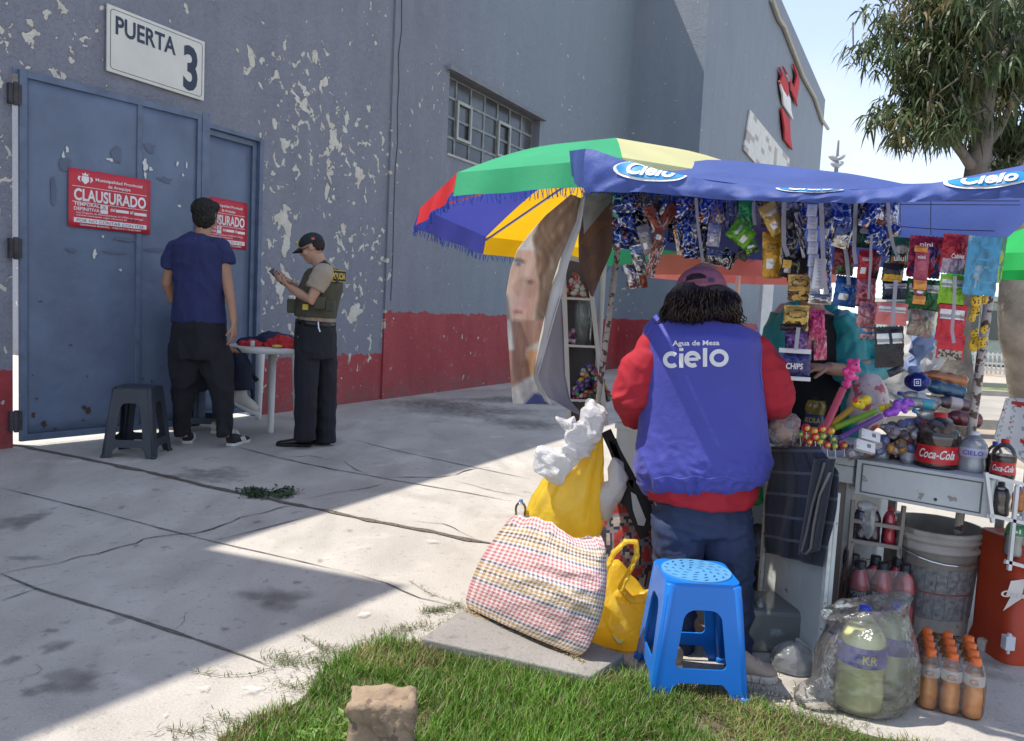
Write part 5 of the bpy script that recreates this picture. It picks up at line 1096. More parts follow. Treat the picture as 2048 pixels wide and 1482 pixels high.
arc = lambda cx, cy, rx, ry, a0, a1, n=22: [(cx+rx*math.cos(math.radians(a0+(a1-a0)*i/n)), cy-ry*math.sin(math.radians(a0+(a1-a0)*i/n))) for i in range(n+1)]
stroke(arc(1343, 719.5, 13, 12.5, 48, 312)); stroke([(1362.5, 707), (1362.5, 720), (1362.5, 735.5)]); stroke([(1362.5, 696), (1362.5, 702)])
stroke([(1373, 719), (1385, 718.5), (1396.5, 718)], 3.2); stroke(arc(1385, 718.5, 12.5, 12.5, 0, 305)); stroke([(1410, 696), (1410, 715), (1410, 733.5)]); stroke(arc(1438, 716, 15, 13.5, 0, 345, 24), closed=True)
mb.build('lettering', M_PRT, vest2)
mb = MB(); stroke([(1304, 652), (1292, 672), (1287, 700), (1286, 740), (1290, 780)], .9); mb.build('piping', mat('vest_piping', (.10, .12, .5), .6), vest2); mb = MB(); stroke([(1512, 650), (1522, 675), (1524, 705), (1521, 740), (1526, 775)], .9); mb.build('piping', mat('vest_piping', (.10, .12, .5), .6), vest2)
mb = MB(); stroke([(1292+i*8, 955+3*math.sin(i*.9)) for i in range(29)], .7); mb.build('hem_stitching', mat('vest_piping', (.10, .12, .5)), vest2)
sw = MB(); p_, r_ = row([(1000, 1397, 106, Yv, .15), (990, 1398, 111, Yv, .15), (965, 1402, 114, Yv, .14), (900, 1404, 112), (800, 1404, 108), (700, 1406, 100, Yv, .12), (668, 1408, 84, Yv, .09), (650, 1412, 50, Yv, .07)], Yv, .125); sw.loft(p_, r_, lat=(1, 0, 0), n=24)
for pts in ([(1345, 690, 0), (1310, 700, 0), (1282, 740, .0), (1265, 788, .0), (1268, 822, .10), (1285, 832, .22)], [(1475, 694, 0), (1505, 704, 0), (1534, 742, 0), (1546, 790, .0), (1543, 828, .10), (1520, 838, .22)]): sw.loft([at(u, v, Yv+d) for u, v, d in pts], [.06, .066, .072, .073, .062, .05])
put('sweatshirt', organic(sw, .0065, 6, .012, 9, (1, 1, 1.6)), M_RSW, vn, True)
tr = MB(); M_DN = mat('navy_denim', (.022, .035, .085), .8, 0, .18, 10, .4, 110); p_, r_ = row([(992, 1403, 92), (1030, 1403, 98), (1060, 1404, 97)], Yv, .115); tr.loft(p_, r_, lat=(1, 0, 0), n=20)
p_, r_ = row([(1040, 1358, 54), (1100, 1356, 48), (1180, 1352, 42), (1250, 1350, 36), (1335, 1352, 30)], Yv, .10); tr.loft(p_, r_, lat=(1, 0, 0)); p_, r_ = row([(1040, 1450, 56), (1100, 1454, 52), (1180, 1458, 46), (1250, 1462, 39), (1338, 1466, 32)], Yv, .10); tr.loft(p_, r_, lat=(1, 0, 0))
put('jeans', organic(tr, .007, 4, .014, 9, (1, 1, 1.8)), M_DN, vn, True)
M_BG = mat('beige_canvas', (.34, .27, .22), .85); q_ = gp(1466, 1352); sneaker(vn, q_+V((-.02, .0, 0)), (1, -.10), .16, .085, .085, M_BG, mat('shoe_sole', (.5, .46, .42), .7)); q_ = gp(1350, 1345); sneaker(vn, q_, (-.3, .9), .17, .08, .08, M_BG, mat('shoe_sole', (.5, .46, .42)))
cp_ = MB(); cc = at(1402, 582, Yv+.02); cp_.ell(cc, (.094, .105, .090)); me = organic(cp_, .005, 3)
for v_ in me.vertices:
    l = v_.co-cc
    if l.z < -.012+.1*l.y*-1*0: v_.co.z = cc.z-.012+(l.z+.012)*.06
M_CAP = mat('mauve_cap', (.30, .105, .155), .75, 0, .08, 8, .3, 100); cap = put('cap', me, M_CAP, vn, True)
bvc = BVHTree.FromPolygons([v_.co+wloc(cap) for v_ in me.vertices], [tuple(p.vertices) for p in me.polygons])
def dpoly(bv_, P_, m, nm, par, off=.003, n=10):
    mb = MB(); cx = sum(p[0] for p in P_)/len(P_); cy = sum(p[1] for p in P_)/len(P_); k = len(P_)
    mb.grid(lambda a, b: decal(bv_, lerp(cx, lerp(P_[int(a*k) % k][0], P_[(int(a*k)+1) % k][0], a*k-int(a*k)), b), lerp(cy, lerp(P_[int(a*k) % k][1], P_[(int(a*k)+1) % k][1], a*k-int(a*k)), b), off, Yv-.05), k*3, 4); return mb.build(nm, m, par)
dpoly(bvc, [(1371, 562), (1373, 553), (1384, 547), (1400, 546), (1411, 550), (1413, 556), (1392, 557)], mat('cap_gap_hair', (.02, .012, .012), .8), 'cap_opening', cap); dpoly(bvc, [(1369, 567), (1371, 562), (1392, 558), (1414, 557), (1432, 560), (1432, 566), (1414, 563), (1392, 564)], mat('cap_strap', (.24, .08, .12), .7), 'strap', cap, .005); dpoly(bvc, [(1417, 555), (1429, 556), (1428, 564), (1417, 563)], mat('buckle', (.12, .11, .16), .3, .6), 'buckle', cap, .007)
mb = MB(); mb.grid(lambda a, b: cc+V((-.085+.17*a, .085+.085*math.sin(3.14*a)**.5*b, -.015-.03*b-.02*(2*a-1)**2)), 14, 5); mb.build('visor', M_CAP, cap, True, solid=.004)
M_HR = mat('dark_brown_hair', (.022, .011, .009), .45, 0, .5, 30, .8, 120, sheen=.2)
hm = MB(); 
for u, v, rx, rz, d in ((1404, 598, .12, .07, .0), (1360, 610, .055, .05, .0), (1450, 606, .055, .045, .0), (1385, 625, .07, .04, -.02), (1430, 618, .065, .035, -.02), (1345, 625, .03, .03, -.0)): hm.ell(at(u, v, Yv-.01+d), (rx, .085, rz))
hme = organic(hm, .006, 3, .012, 12); hair = put('hair', hme, M_HR, vn, True); st_ = MB(); r = random.Random(4)
bvh_h = BVHTree.FromPolygons([v_.co+wloc(hair) for v_ in hme.vertices], [tuple(p.vertices) for p in hme.polygons])
for i in range(420):
    u0 = r.uniform(1335, 1472); v0 = r.uniform(572, 612)+abs(u0-1403)*.15; out_ = (u0-1403)/75; pts = []; ph = r.uniform(0, 6); L_ = r.uniform(30, 78); am = r.uniform(3, 10); fq = r.uniform(.08, .16); of = r.uniform(.003, .028)
    for k in range(9):
        t = k/8; u = u0+out_*L_*.34*t+am*math.sin(ph+fq*L_*t*2)*t; v = v0+L_*t*(1-.2*abs(out_)); pts.append(decal(bvh_h, u, v, of*(1+.5*math.sin(ph+t*6)), Yv-.08+.04*t))
    st_.loft(pts, [.0018, .0030, .0034, .0034, .003, .003, .0026, .002, .001], n=4)
st_.build('locks', mat('hair_strand', (.017, .008, .006), .5, 0, .5, 8), hair, True)
# ============================================================ SECOND VENDOR IN TEAL
Yw = 3.95; bt = V((at(1640, 800, Yw).x, Yw, 0)); tp_ = empty('person', bt, 'person in an open teal jacket and black top behind the counter, face hidden by snacks', 'person')
body = MB(); fg = MB(); hc = at(1618, 545, Yw); P, R = head(body, hc, (.1, -.93, -.3), (0, 0, 1)); body.loft([at(1620, 625, Yw), at(1619, 595, Yw), hc-Z*.05], [(.08, .07), (.055, .055), (.05, .05)])
p_, r_ = row([(870, 1625, 62), (760, 1625, 62), (680, 1622, 62), (640, 1621, 58), (622, 1620, 30)], Yw, .11); body.loft(p_, r_, lat=(1, 0, 0))
body.loft([at(1560, 640, Yw), at(1545, 720, Yw), at(1552, 790, Yw-.02), at(1562, 845, Yw-.04)], [.05, .045, .038, .028]); body.loft([at(1700, 645, Yw), at(1765, 728, Yw-.05), at(1690, 742, Yw-.25), at(1655, 736, Yw-.30)], [.05, .046, .036, .030]); hand(body, fg, at(1655, 736, Yw-.30), (-1, -.1, 0), (0, .3, -1), (0, -1, .3), 1, .5); hand(body, fg, at(1562, 845, Yw-.04), (.1, -.1, -1), (1, 0, 0), (0, -1, 0), .95, .4)
for u in (1600, 1650): body.loft([at(u, 860, Yw), at(u, 1000, Yw), V((at(u, 1000, Yw).x, Yw, .04))], [.08, .06, .04])
bodymesh('body', body, fg, M_SKIN, tp_); eyes(P, R, 1, tp_)
hm = MB(); hm.ell(P(0, -.02, .04), (.085, .10, .085), R); hm.ell(P(0, -.07, -.03), (.07, .05, .08), R); put('hair', organic(hm, .006, 2, .006, 30), M_HAIR, tp_, True)
sh = MB(); p_, r_ = row([(900, 1625, 70), (760, 1626, 68), (680, 1622, 66), (645, 1621, 62), (630, 1620, 36)], Yw, .13); sh.loft(p_, r_, lat=(1, 0, 0)); cloth('top', sh, mat('black_cotton', (.008, .008, .010), .9), tp_)
tr = MB(); tr.loft([at(1625, 880, Yw), at(1625, 920, Yw)], [(.17, .13)]*2, lat=(1, 0, 0))
for u in (1600, 1650): tr.loft([at(u, 900, Yw), at(u, 1000, Yw), V((at(u, 1000, Yw).x, Yw, .06))], [.10, .08, .065])
cloth('trousers', tr, M_BLK, tp_)
jk = MB(); p_, r_ = row([(880, 1702, 34), (800, 1700, 36), (720, 1694, 40), (660, 1688, 36), (632, 1668, 22)], Yw-.04, .12); jk.loft(p_, r_, lat=(1, 0, 0)); p_, r_ = row([(780, 1552, 20), (700, 1556, 22), (640, 1566, 22), (615, 1582, 14)], Yw-.0, .12); jk.loft(p_, r_, lat=(1, 0, 0))
jk.loft([at(1690, 640, Yw), at(1722, 680, Yw-.02), at(1762, 732, Yw-.05), at(1725, 752, Yw-.16), at(1683, 742, Yw-.25)], [.07, .075, .075, .066, .05]); jk.loft([at(1566, 632, Yw), at(1548, 680, Yw), at(1542, 720, Yw), at(1551, 790, Yw-.02)], [.06, .062, .06, .05]); jk.loft([at(1582, 618, Yw), at(1620, 606, Yw+.06), at(1668, 625, Yw)], [.04, .045, .04])
put('jacket', organic(jk, .007, 5, .012, 7), mat('teal_nylon', (.01, .23, .25), .42, 0, .08, 6, .2, 40), tp_, True)
# ============================================================ CURTAINS ON THE LEFT OF THE STALL
def skin(nm, m, parent, Lc, Rc, Y0, Y1, col=None, nu=24, nv=60, wav=.012, kind=None, solid=.0015, Yf=None, wf=9):
    v0 = Lc[0][0]; v1 = Lc[-1][0]; w0 = Rc[0][0]; w1 = Rc[-1][0]; mb = MB()
    def uvp(a, b): 
        va = v0+(v1-v0)*b; vb = w0+(w1-w0)*b; return lerp(interp(Lc, va), interp(Rc, vb), a), lerp(va, vb, a)
    def fn(a, b):
        u, v = uvp(a, b); Y = (Yf(a, b) if Yf else lerp(Y0, Y1, a)); p = at(u, v, Y); k = wav*(noise.noise(V((a*4, b*5, v0)))*1.5+.5*math.sin(a*wf+b*2)); return p+V((0, k, 0))
    mb.grid(fn, nu, nv, (lambda a, b: col(*uvp(a, b))) if col else None); return mb.build(nm, m, parent, True, solid=solid)
def soft(f, k=5):
    J = [(0, 0), (k, k*.3), (-k, k*.4), (k*.3, -k), (-k*.4, -k*.8), (k*.5, k)]
    def g(u, v):
        s = [f(u+a, v+b) for a, b in J]; c = [sum(q[i] for q in s)/len(s) for i in range(3)]; n = 1+.10*noise.noise(V((u*.06, v*.02, 1)))+.10*noise.noise(V((u*.3, v*.05, 2))); return tuple(x*n for x in c)
    return g
def nz(u, v, s, k=0): return noise.noise(V((u*s, v*s, k)))
def face(u, v):
    E = lambda cx, cy, rx, ry: ((u-cx)/rx)**2+((v-cy)/ry)**2
    skin_ = (.80, .60, .47); hair_ = (.42, .29, .19)
    edge = interp([(380, 1105), (470, 1066), (505, 1070), (560, 1078), (640, 1072), (700, 1052)], v)+6*nz(u, v, .03)
    c = skin_
    if u > edge: 
        s = .5+.5*math.sin(u*.32+nz(u, v, .016)*13-v*.07)*.5+nz(u*2, v*.6, .06, 4)*.5; c = tuple(lerp(h, h*.68, s) for h in hair_)
        if s < .18: c = (.55, .41, .29)
    elif v < 500: c = (.85, .82, .78)
    else:
        if E(1052, 575, 26, 22) < 1: c = (.72, .5, .38)
        if E(1046, 607, 12, 9) < 1: c = (.78, .50, .44)
    if v > 640 and u < 1075: c = (.40, .24, .17) if nz(u, v, .05) < .25 else (.33, .19, .13)
    if 640 < v < 700 and u > lerp(1040, 1062, (v-640)/60): c = (.60, .38, .27)
    if abs((v-697)-(u-1068)*-.55) < 9 and u > 1052: c = (.70, .68, .60)
    if v > 700 and u > 1052 + (v-700)*.2: c = (.78, .50, .28)
    if v > 764-(u-1026)*.55+8: c = (.58, .56, .52) if nz(u, v, .08) > -.15 else (.7, .68, .64)
    if u < 1024+(v-610)*.12-6 and 590 < v < 700: c = (.30, .26, .22) if v < 640 else (.6, .58, .54)
    if v > 785 and u > 1040 and u+v > 1855: c = (.10, .11, .28)
    if E(1036, 527, 9, 5) < 1: c = (.62, .62, .62)
    if E(1037, 528, 4.2, 4.6) < 1: c = (.16, .2, .22)
    if 516 < v-(u-1030)*.3 < 520 and 1028 < u < 1052 or abs(v-(522-4*math.cos((u-1036)/7))) < 1.2 and 1027 < u < 1046: c = (.2, .13, .1)
    if E(1060, 564, 8, 3.6) < 1: c = (.3, .2, .17)
    if E(1036, 624, 10, 3.4) < 1: c = (.55, .18, .2)
    return c
M_PR = mat('printed_curtain', (1, 1, 1), .55, 0, .06, 9, .25, 12, attr=True, transl=.3)
ban = skin('side_curtain', M_PR, ST, [(388, 1142), (430, 1092), (463, 1063), (499, 1035), (540, 1021), (585, 1013), (663, 1015), (735, 1020), (808, 1026)], [(396, 1160), (442, 1153), (502, 1124), (574, 1102), (681, 1078), (753, 1067), (785, 1078), (808, 1098)], 2.98, 3.10, soft(face, 3.2), 80, 170, .014); tag(ban, 'printed side curtain showing part of a woman face with blond hair')
skin('curtain_hem', mat('white_hem', (.62, .62, .62), .6, 0, .08, 8, .2, 20, transl=.35), ST, [(396, 1160), (442, 1153), (502, 1124), (574, 1102), (681, 1078), (753, 1067), (800, 1085)], [(392, 1170), (456, 1161), (528, 1137), (592, 1122), (699, 1091), (757, 1074), (810, 1104)], 3.10, 3.06, None, 5, 60, .006)
skin('curtain_lining', mat('grey_lining', (.36, .35, .37), .7, 0, .06, 6, transl=.25), ST, [(592, 1119), (640, 1104), (699, 1090), (745, 1072), (790, 1088), (815, 1130)], [(600, 1121), (660, 1124), (740, 1128), (800, 1140), (830, 1165), (848, 1192)], 3.06, 3.2, None, 10, 30, .008)
def brown(u, v): return (.25, .16, .12) if nz(u, v, .03, 3) < .28 else (.33, .2, .13)
M_BR = mat('sheer_brown_curtain', (1, 1, 1), .6, 0, .08, 6, .2, 10, attr=True, transl=.5)
skin('inner_curtain', M_BR, ST, [(386, 1168), (420, 1164), (480, 1157), (520, 1158), (560, 1170), (592, 1183)], [(382, 1246), (420, 1240), (470, 1230), (505, 1222), (545, 1204), (594, 1186)], 3.25, 3.45, brown, 20, 40, .014)
skin('curtain_veil', mat('sheer_grey', (.45, .43, .42), .6, alpha=.75, transl=.4), ST, [(384, 1166), (430, 1166), (468, 1168)], [(383, 1244), (392, 1236), (400, 1224)], 3.2, 3.3, None, 14, 14, .012)
# ============================================================ DISPLAY CABINET ON THE COUNTER
Yd = 3.85; dc = at(1160, 800, Yd); t_ = empty('display_cabinet', (dc.x, dc.y, CZ), 'narrow white open display cabinet of sweets behind the side curtain', 'cabinet')
M_CB = mat('cabinet_white', (.50, .47, .45), .5, 0, .1, 6); mb = MB()
for a, b in (((1126, 512), (1138, 850)), ((1176, 524), (1212, 850))):
    for d in (0, .26): mb.bar(at(*a, Yd+d), at(*b, Yd+d), .022)
mb.bar(at(1124, 512, Yd), at(1180, 525, Yd), .022); mb.build('cabinet_frame', M_CB, t_)
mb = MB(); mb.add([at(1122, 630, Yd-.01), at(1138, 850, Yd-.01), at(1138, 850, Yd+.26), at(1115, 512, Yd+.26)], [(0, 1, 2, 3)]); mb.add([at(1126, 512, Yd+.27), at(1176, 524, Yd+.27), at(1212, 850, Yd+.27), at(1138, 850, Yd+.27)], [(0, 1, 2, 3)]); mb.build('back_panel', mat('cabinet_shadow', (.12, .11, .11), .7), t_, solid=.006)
for v, ul, ur in ((596, 1122, 1187), (691, 1130, 1196), (800, 1136, 1210)):
    mb = MB(); mb.add([at(ul, v, Yd-.01), at(ur, v+3, Yd-.01), at(ur, v+3, Yd+.24), at(ul, v, Yd+.24)], [(0, 1, 2, 3)]); mb.build('shelf', M_CB, t_, solid=.012)
M_AT = mat('printed_plastic', (1, 1, 1), .32, .1, .1, 12, .3, 30, coat=.3, attr=True); M_FOIL = mat('printed_foil', (1, 1, 1), .22, .35, .08, 12, .8, 22, attr=True); M_SIL = mat('silver_foil', (1, 1, 1), .16, .85, .05, 12, .8, 26, attr=True)
def sweets(name, label, u0, u1, v0, v1, Y, n, cols, sz=.012, cat='sweets'):
    mb = MB(); r = random.Random(u0)
    for i in range(n):
        u = r.uniform(u0, u1); f = abs((u-(u0+u1)/2)/((u1-u0)/2)); v = v1-(v1-v0)*(1-f**1.5)*r.random(); mb.ell(at(u, v, Y+r.uniform(0, .1)), (sz*r.uniform(.7, 1.3), sz, sz*r.uniform(.6, 1.1)), Euler((r.random()*3, r.random()*3, 0)).to_matrix(), 7, 5, r.choice(cols))
    return tag(mb.build(name, M_AT, None), label, cat)
sweets('sweet_pile', 'heap of red and white wrapped sweets on the top shelf of the cabinet', 1128, 1170, 545, 594, Yd+.03, 70, [(.5, .05, .05), (.6, .58, .55), (.3, .15, .1), (.55, .5, .45)], .014)
sweets('toy_pile', 'pink and lilac toy sweets on the middle shelf of the cabinet', 1126, 1158, 655, 688, Yd+.03, 40, [(.5, .25, .45), (.55, .4, .55), (.6, .12, .15)], .014)
sweets('sweet_pile', 'dark mixed sweets heaped at the foot of the cabinet', 1140, 1222, 728, 800, Yd+.0, 150, [(.08, .05, .2), (.3, .05, .05), (.4, .35, .3), (.05, .2, .12), (.15, .08, .2), (.45, .3, .05)], .016)
b_ = at(1163, 690, Yd+.06); mb = MB(); mb.lathe([(0.001, 0), (.045, 0), (.045, .2), (.03, .23)], b_, n=18); tag(mb.build('sweet_jar', film('clear_jar', (.7, .75, .75), .25, .1), None, True), 'clear plastic sweet jar on the middle cabinet shelf', 'jar')
# ============================================================ PACKETS
def bar_code(a, b, x0, x1, y0, y1):
    return x0 < a < x1 and y0 < b < y1
def art(kind, c, seed):
    r = random.Random(seed); ox, oy = r.random()*9, r.random()*9; c2 = c[1] if len(c) > 1 else (.6, .6, .6); c3 = c[2] if len(c) > 2 else (.05, .05, .05); cx = r.uniform(.4, .6); cy = r.uniform(.3, .5)
    def f(a, b):
        if kind == 'silver':
            n_ = noise.noise(V((a*2.2+ox, b*2.2+oy, 1))); rg = 1-2*abs(noise.noise(V((a*3+ox+b*2, b*3.4+oy-a*2, 4))))
            k = max(0, min(1, min(.8, (rg-.72)*5))); q_ = c3 if n_ < -.30 else c[0]; sh_ = .75+.5*noise.noise(V((a*6, b*6, ox))); return tuple(lerp(x*sh_, y, k) for x, y in zip(q_, c2))
        if kind == 'back':
            if b < .05 or b > .95: return tuple(x*.6 for x in c[0])
            if .58 < b < .80 and .15 < a < .55: return (.62, .62, .62) if int(a*70) % 2 else (.3, .3, .3)
            if .12 < b < .45 and .2 < a < .85 and int(b*40) % 2 == 0: return tuple(lerp(x, y, .6) for x, y in zip(c[0], c2))
            return c[0]
        if kind == 'logo':
            e = ((a-.5)/.42)**2+((b-cy)/.16)**2
            if e < 1: return c2 if e < .7 else c3
            if b > .62 and noise.noise(V((a*5+ox, b*5+oy, 1))) > -.05: return c3
            return c[0]
        if kind == 'labels':
            if .15 < b < .42 and (.06 < a < .44 or .56 < a < .94): return (.58, .58, .58) if int(b*60) % 3 else (.25, .25, .25)
            return c[0]
        if kind == 'window':
            if b > .62 and .06 < a < .94: return c3 if noise.noise(V((a*8+ox, b*8, 2))) > 0 else c2
            return c[0]
        if kind == 'sachet':
            if (a < .08 or a > .92) or b < .08: return c[0]
            return c2 if int(b*18) % 2 == 0 or a > .8 or a < .3 else tuple(x*.7 for x in c2)
        return c[0]
    return f
class Strip:
    def __init__(s, name, label, u, Y, cat='snack packets'):
        p = at(u, 400, Y); s.t = empty(name, p, label, cat, 'snack packets hanging under the blue canopy'); s.Y = Y; s.k = 0
    def pk(s, u, v, w_, h_, tilt=0, kind='logo', cols=((.5, .1, .1),), m=None, puff=.16, dy=0, crum=1, seed=None, yaw=0, name='packet'):
        s.k += 1; seed = seed if seed is not None else int(u*7+v); Y = s.Y+dy; sc_ = Y/F; W = w_*sc_; Hh = h_*sc_; c0 = at(u, v, Y); f = art(kind, cols, seed)
        Rt = Matrix.Rotation(math.radians(yaw), 3, 'Z') @ Matrix.Rotation(math.radians(-tilt), 3, 'Y') @ Matrix.Rotation(math.radians(2.8), 3, 'Y'); mb = MB(); r = random.Random(seed); ph = r.random()*20
        for sd in (-1, 1):
            def fn(a, b):
                x = (a-.5)*W; z = (.5-b)*Hh; e = max(0, math.sin(math.pi*a))**.6*max(0, math.sin(math.pi*min(1, max(0, (b-.05)/.9))))**.7
                pf = W*puff*e; n1 = (1-2*abs(noise.noise(V((a*3.2+ph, b*3.6*Hh/W, sd))))); n2 = noise.noise(V((a*7+ph, b*7*Hh/W, 4+sd)))
                pf += W*.07*crum*e*(n1+.5*n2); pf = max(pf, .0006); x *= 1-.05*e+.02*math.sin(b*30); x += W*.03*crum*noise.noise(V((b*3, ph, 1))); z += Hh*.015*math.sin(a*50)*(b < .04 or b > .96)
                return c0+Rt @ V((x, sd*pf, z))
            mb.grid(fn, 18, 24, (lambda a, b: f(a, b)) if sd < 0 else (lambda a, b: cols[0]))
        return mb.build(name, m or M_FOIL, s.t, True)
    def strap(s, pts, w_=7, col=(.52, .52, .56), dy=-.02):
        mb = MB(); P_ = [at(u, v, s.Y+dy) for u, v in pts]; mb.loft(P_, [(w_*.5*s.Y/F, .0008)]*len(P_), lat=(1, 0, 0), n=4); return mb.build('hanging_strap', mat('clear_strap', (.34, .34, .40), .35, alpha=.7), s.t)
    def word(s, txt, u, v, w_, h_, col, dy=-.03, shear=0):
        mb = MB(); text(mb, txt, lambda x, y: at(u+x, v-y+x*.05, s.Y+dy), w_, h_, .02, shear); return mb.build('lettering', mat('pk_%.2f%.2f%.2f' % col, col, .5), s.t)
Yof = lambda u: lerp(3.14, 2.52, (u-1240)/750)
SV = (.5, .5, .5); BLU = (.03, .065, .30); BRN = (.22, .06, .035); DK = (.03, .03, .035); MUS = (.50, .27, .03)
def col2(n, u, v0, v1, w_, Y, s, kinds, cols, m, tilt=0, du=0, yaw=18, dy=0):
    for i in range(n):
        h_ = (v1-v0)/n; s.pk(u+du*i, v0+h_*(i+.5), w_, h_*1.12, tilt+random.uniform(-7, 7), kinds[i % len(kinds)], cols[i % len(cols)], m, dy=dy+.012*(i % 2), yaw=random.uniform(-yaw, yaw))
s = Strip('snack_strip', 'blue and silver foil packets bunched beside the left canopy post', 1250, Yof(1250)); col2(3, 1248, 386, 496, 44, 0, s, ['silver'], [(BLU, SV, BRN)], M_SIL, 6); col2(3, 1276, 384, 484, 36, 0, s, ['silver'], [(BLU, SV, (.3, .2, .15)), (DK, SV, BLU)], M_SIL, -6, dy=.04)
s = Strip('snack_strip', 'slanting strip of brown and silver bars hanging lowest on the left', 1280, Yof(1280)-.04); s.pk(1292, 480, 24, 60, 22, 'back', ((.22, .20, .20), SV), M_FOIL); s.pk(1278, 520, 26, 60, 20, 'silver', ((.16, .15, .15), SV, SV), M_SIL); s.pk(1264, 552, 26, 50, 18, 'silver', (SV, (.4, .1, .04), (.1, .1, .1)), M_SIL); s.pk(1284, 545, 14, 62, 16, 'logo', ((.33, .09, .04), (.36, .1, .05), BRN), M_FOIL, dy=.02)
s = Strip('snack_strip', 'reddish brown chocolate packets fanned out above the lowest strip', 1318, Yof(1318)); s.pk(1308, 440, 20, 56, 30, 'silver', ((.30, .07, .04), BRN, SV), M_FOIL); s.pk(1330, 440, 22, 70, -30, 'silver', ((.28, .07, .04), (.3, .08, .05), SV), M_FOIL, dy=.01); s.pk(1316, 476, 18, 44, -8, 'logo', ((.30, .07, .04),), M_FOIL, dy=-.01); s.pk(1305, 520, 20, 66, -4, 'silver', ((.3, .08, .04), SV, (.3, .07, .04)), M_FOIL, dy=-.01); s.pk(1320, 500, 12, 50, -14, 'silver', (SV, BRN, BLU), M_SIL)
s.pk(1300, 408, 34, 50, 12, 'silver', ((.10, .10, .12), (.2, .2, .24), BLU), M_SIL, dy=.03); s.pk(1340, 408, 34, 52, -10, 'silver', (BLU, (.12, .12, .14), SV), M_SIL, dy=.03)
s = Strip('snack_strip', 'crinkled blue and silver packets hanging left of the vendor head', 1380, Yof(1380)); col2(2, 1368, 400, 470, 34, 0, s, ['silver'], [(BLU, SV, BRN)], M_SIL, 4); s.pk(1382, 470, 32, 60, 0, 'silver', (BLU, (.5, .45, .35), SV), M_SIL, dy=-.02); s.pk(1384, 500, 30, 34, 5, 'silver', (BLU, SV, SV), M_SIL); s.pk(1358, 480, 16, 60, 16, 'silver', (SV, BRN, (.6, .3, .05)), M_SIL, dy=.01)
s = Strip('snack_strip', 'blue packets with grey paw shaped prints above the pink cap', 1420, Yof(1420)); s.pk(1410, 420, 30, 50, -14, 'silver', (BLU, SV, BRN), M_SIL); s.pk(1434, 428, 28, 50, 12, 'silver', (BLU, (.3, .14, .07), SV), M_FOIL); s.pk(1428, 470, 26, 46, 0, 'back', ((.30, .31, .42), SV), M_FOIL); s.pk(1408, 485, 16, 60, -4, 'silver', (DK, (.3, .3, .35), SV), M_SIL, dy=.02); s.pk(1428, 515, 34, 28, -8, 'silver', (SV, DK, (.5, .5, .6)), M_SIL, puff=.22); s.pk(1456, 518, 30, 34, -26, 'silver', (DK, SV, SV), M_SIL)
s.strap([(1392, 396), (1396, 450), (1404, 510), (1406, 528)], 6)
s = Strip('snack_strip', 'green packets with white barcode labels folded diagonally', 1485, Yof(1485)); s.pk(1492, 425, 30, 66, 6, 'logo', ((.02, .20, .06), (.02, .24, .08), (.02, .1, .04)), M_FOIL); s.pk(1482, 468, 40, 50, 58, 'back', ((.10, .30, .02), SV), M_FOIL, dy=-.02); s.pk(1502, 496, 26, 24, 30, 'logo', ((.12, .32, .03),), M_FOIL, dy=-.01); s.pk(1490, 500, 24, 42, -20, 'logo', ((.04, .05, .04), (.2, .3, .2), DK), M_FOIL, dy=.01); s.pk(1462, 430, 22, 60, 4, 'silver', ((.10, .12, .25), DK, (.25, .25, .35)), M_FOIL, dy=.03); s.strap([(1508, 404), (1507, 428), (1510, 450)])
s = Strip('snack_strip', 'two mustard yellow packets, one folded over a tall hanging one', 1548, Yof(1548)); s.pk(1544, 510, 38, 92, 7, 'back', (MUS, (.15, .09, .02)), M_FOIL, crum=.4); s.pk(1546, 438, 36, 66, 34, 'back', ((.42, .28, .08), SV), M_FOIL, dy=-.02, crum=.5)
s = Strip('snack_strip', 'black packets with a small yellow label beside the mustard ones', 1585, Yof(1585)); s.pk(1580, 430, 34, 60, 5, 'silver', (DK, (.08, .08, .1), (.4, .4, .42)), M_FOIL); s.pk(1580, 488, 30, 60, 2, 'silver', (DK, (.3, .3, .32), (.06, .06, .06)), M_FOIL); s.pk(1580, 535, 36, 42, -8, 'back', ((.02, .022, .025), (.5, .35, .05)), M_FOIL); s.pk(1574, 528, 17, 16, 0, 'x', ((.55, .32, .03),), M_AT, dy=-.03, puff=.02); s.strap([(1568, 404), (1567, 450), (1568, 490), (1576, 512)], 9)
s = Strip('snack_strip', 'long white and blue ladder of small sachets with printed panels', 1635, Yof(1635)-.02)
for i in range(8): s.pk(1624+i*.6, 420+i*25, 21, 26, 2, 'sachet', ((.06, .10, .42), (.48, .50, .60)), M_AT, crum=.3, puff=.08, yaw=-12)
s.pk(1638, 548, 24, 60, 0, 'sachet', ((.5, .5, .55), (.55, .56, .62)), M_AT, dy=-.03, crum=.3, puff=.05); s.pk(1640, 598, 46, 20, 2, 'back', ((.55, .53, .5), SV), M_SIL, dy=-.02)
for i in range(8): s.pk(1656+i*.5, 425+i*23, 14, 24, 3, 'silver', ((.10, .14, .45), SV, DK), M_SIL, dy=.03, yaw=30)
s.strap([(1642, 404), (1645, 480), (1648, 560), (1654, 588)], 9, dy=-.05); s.pk(1602, 470, 14, 90, 20, 'silver', (DK, (.3, .3, .36), (.4, .4, .45)), M_FOIL, dy=.02)
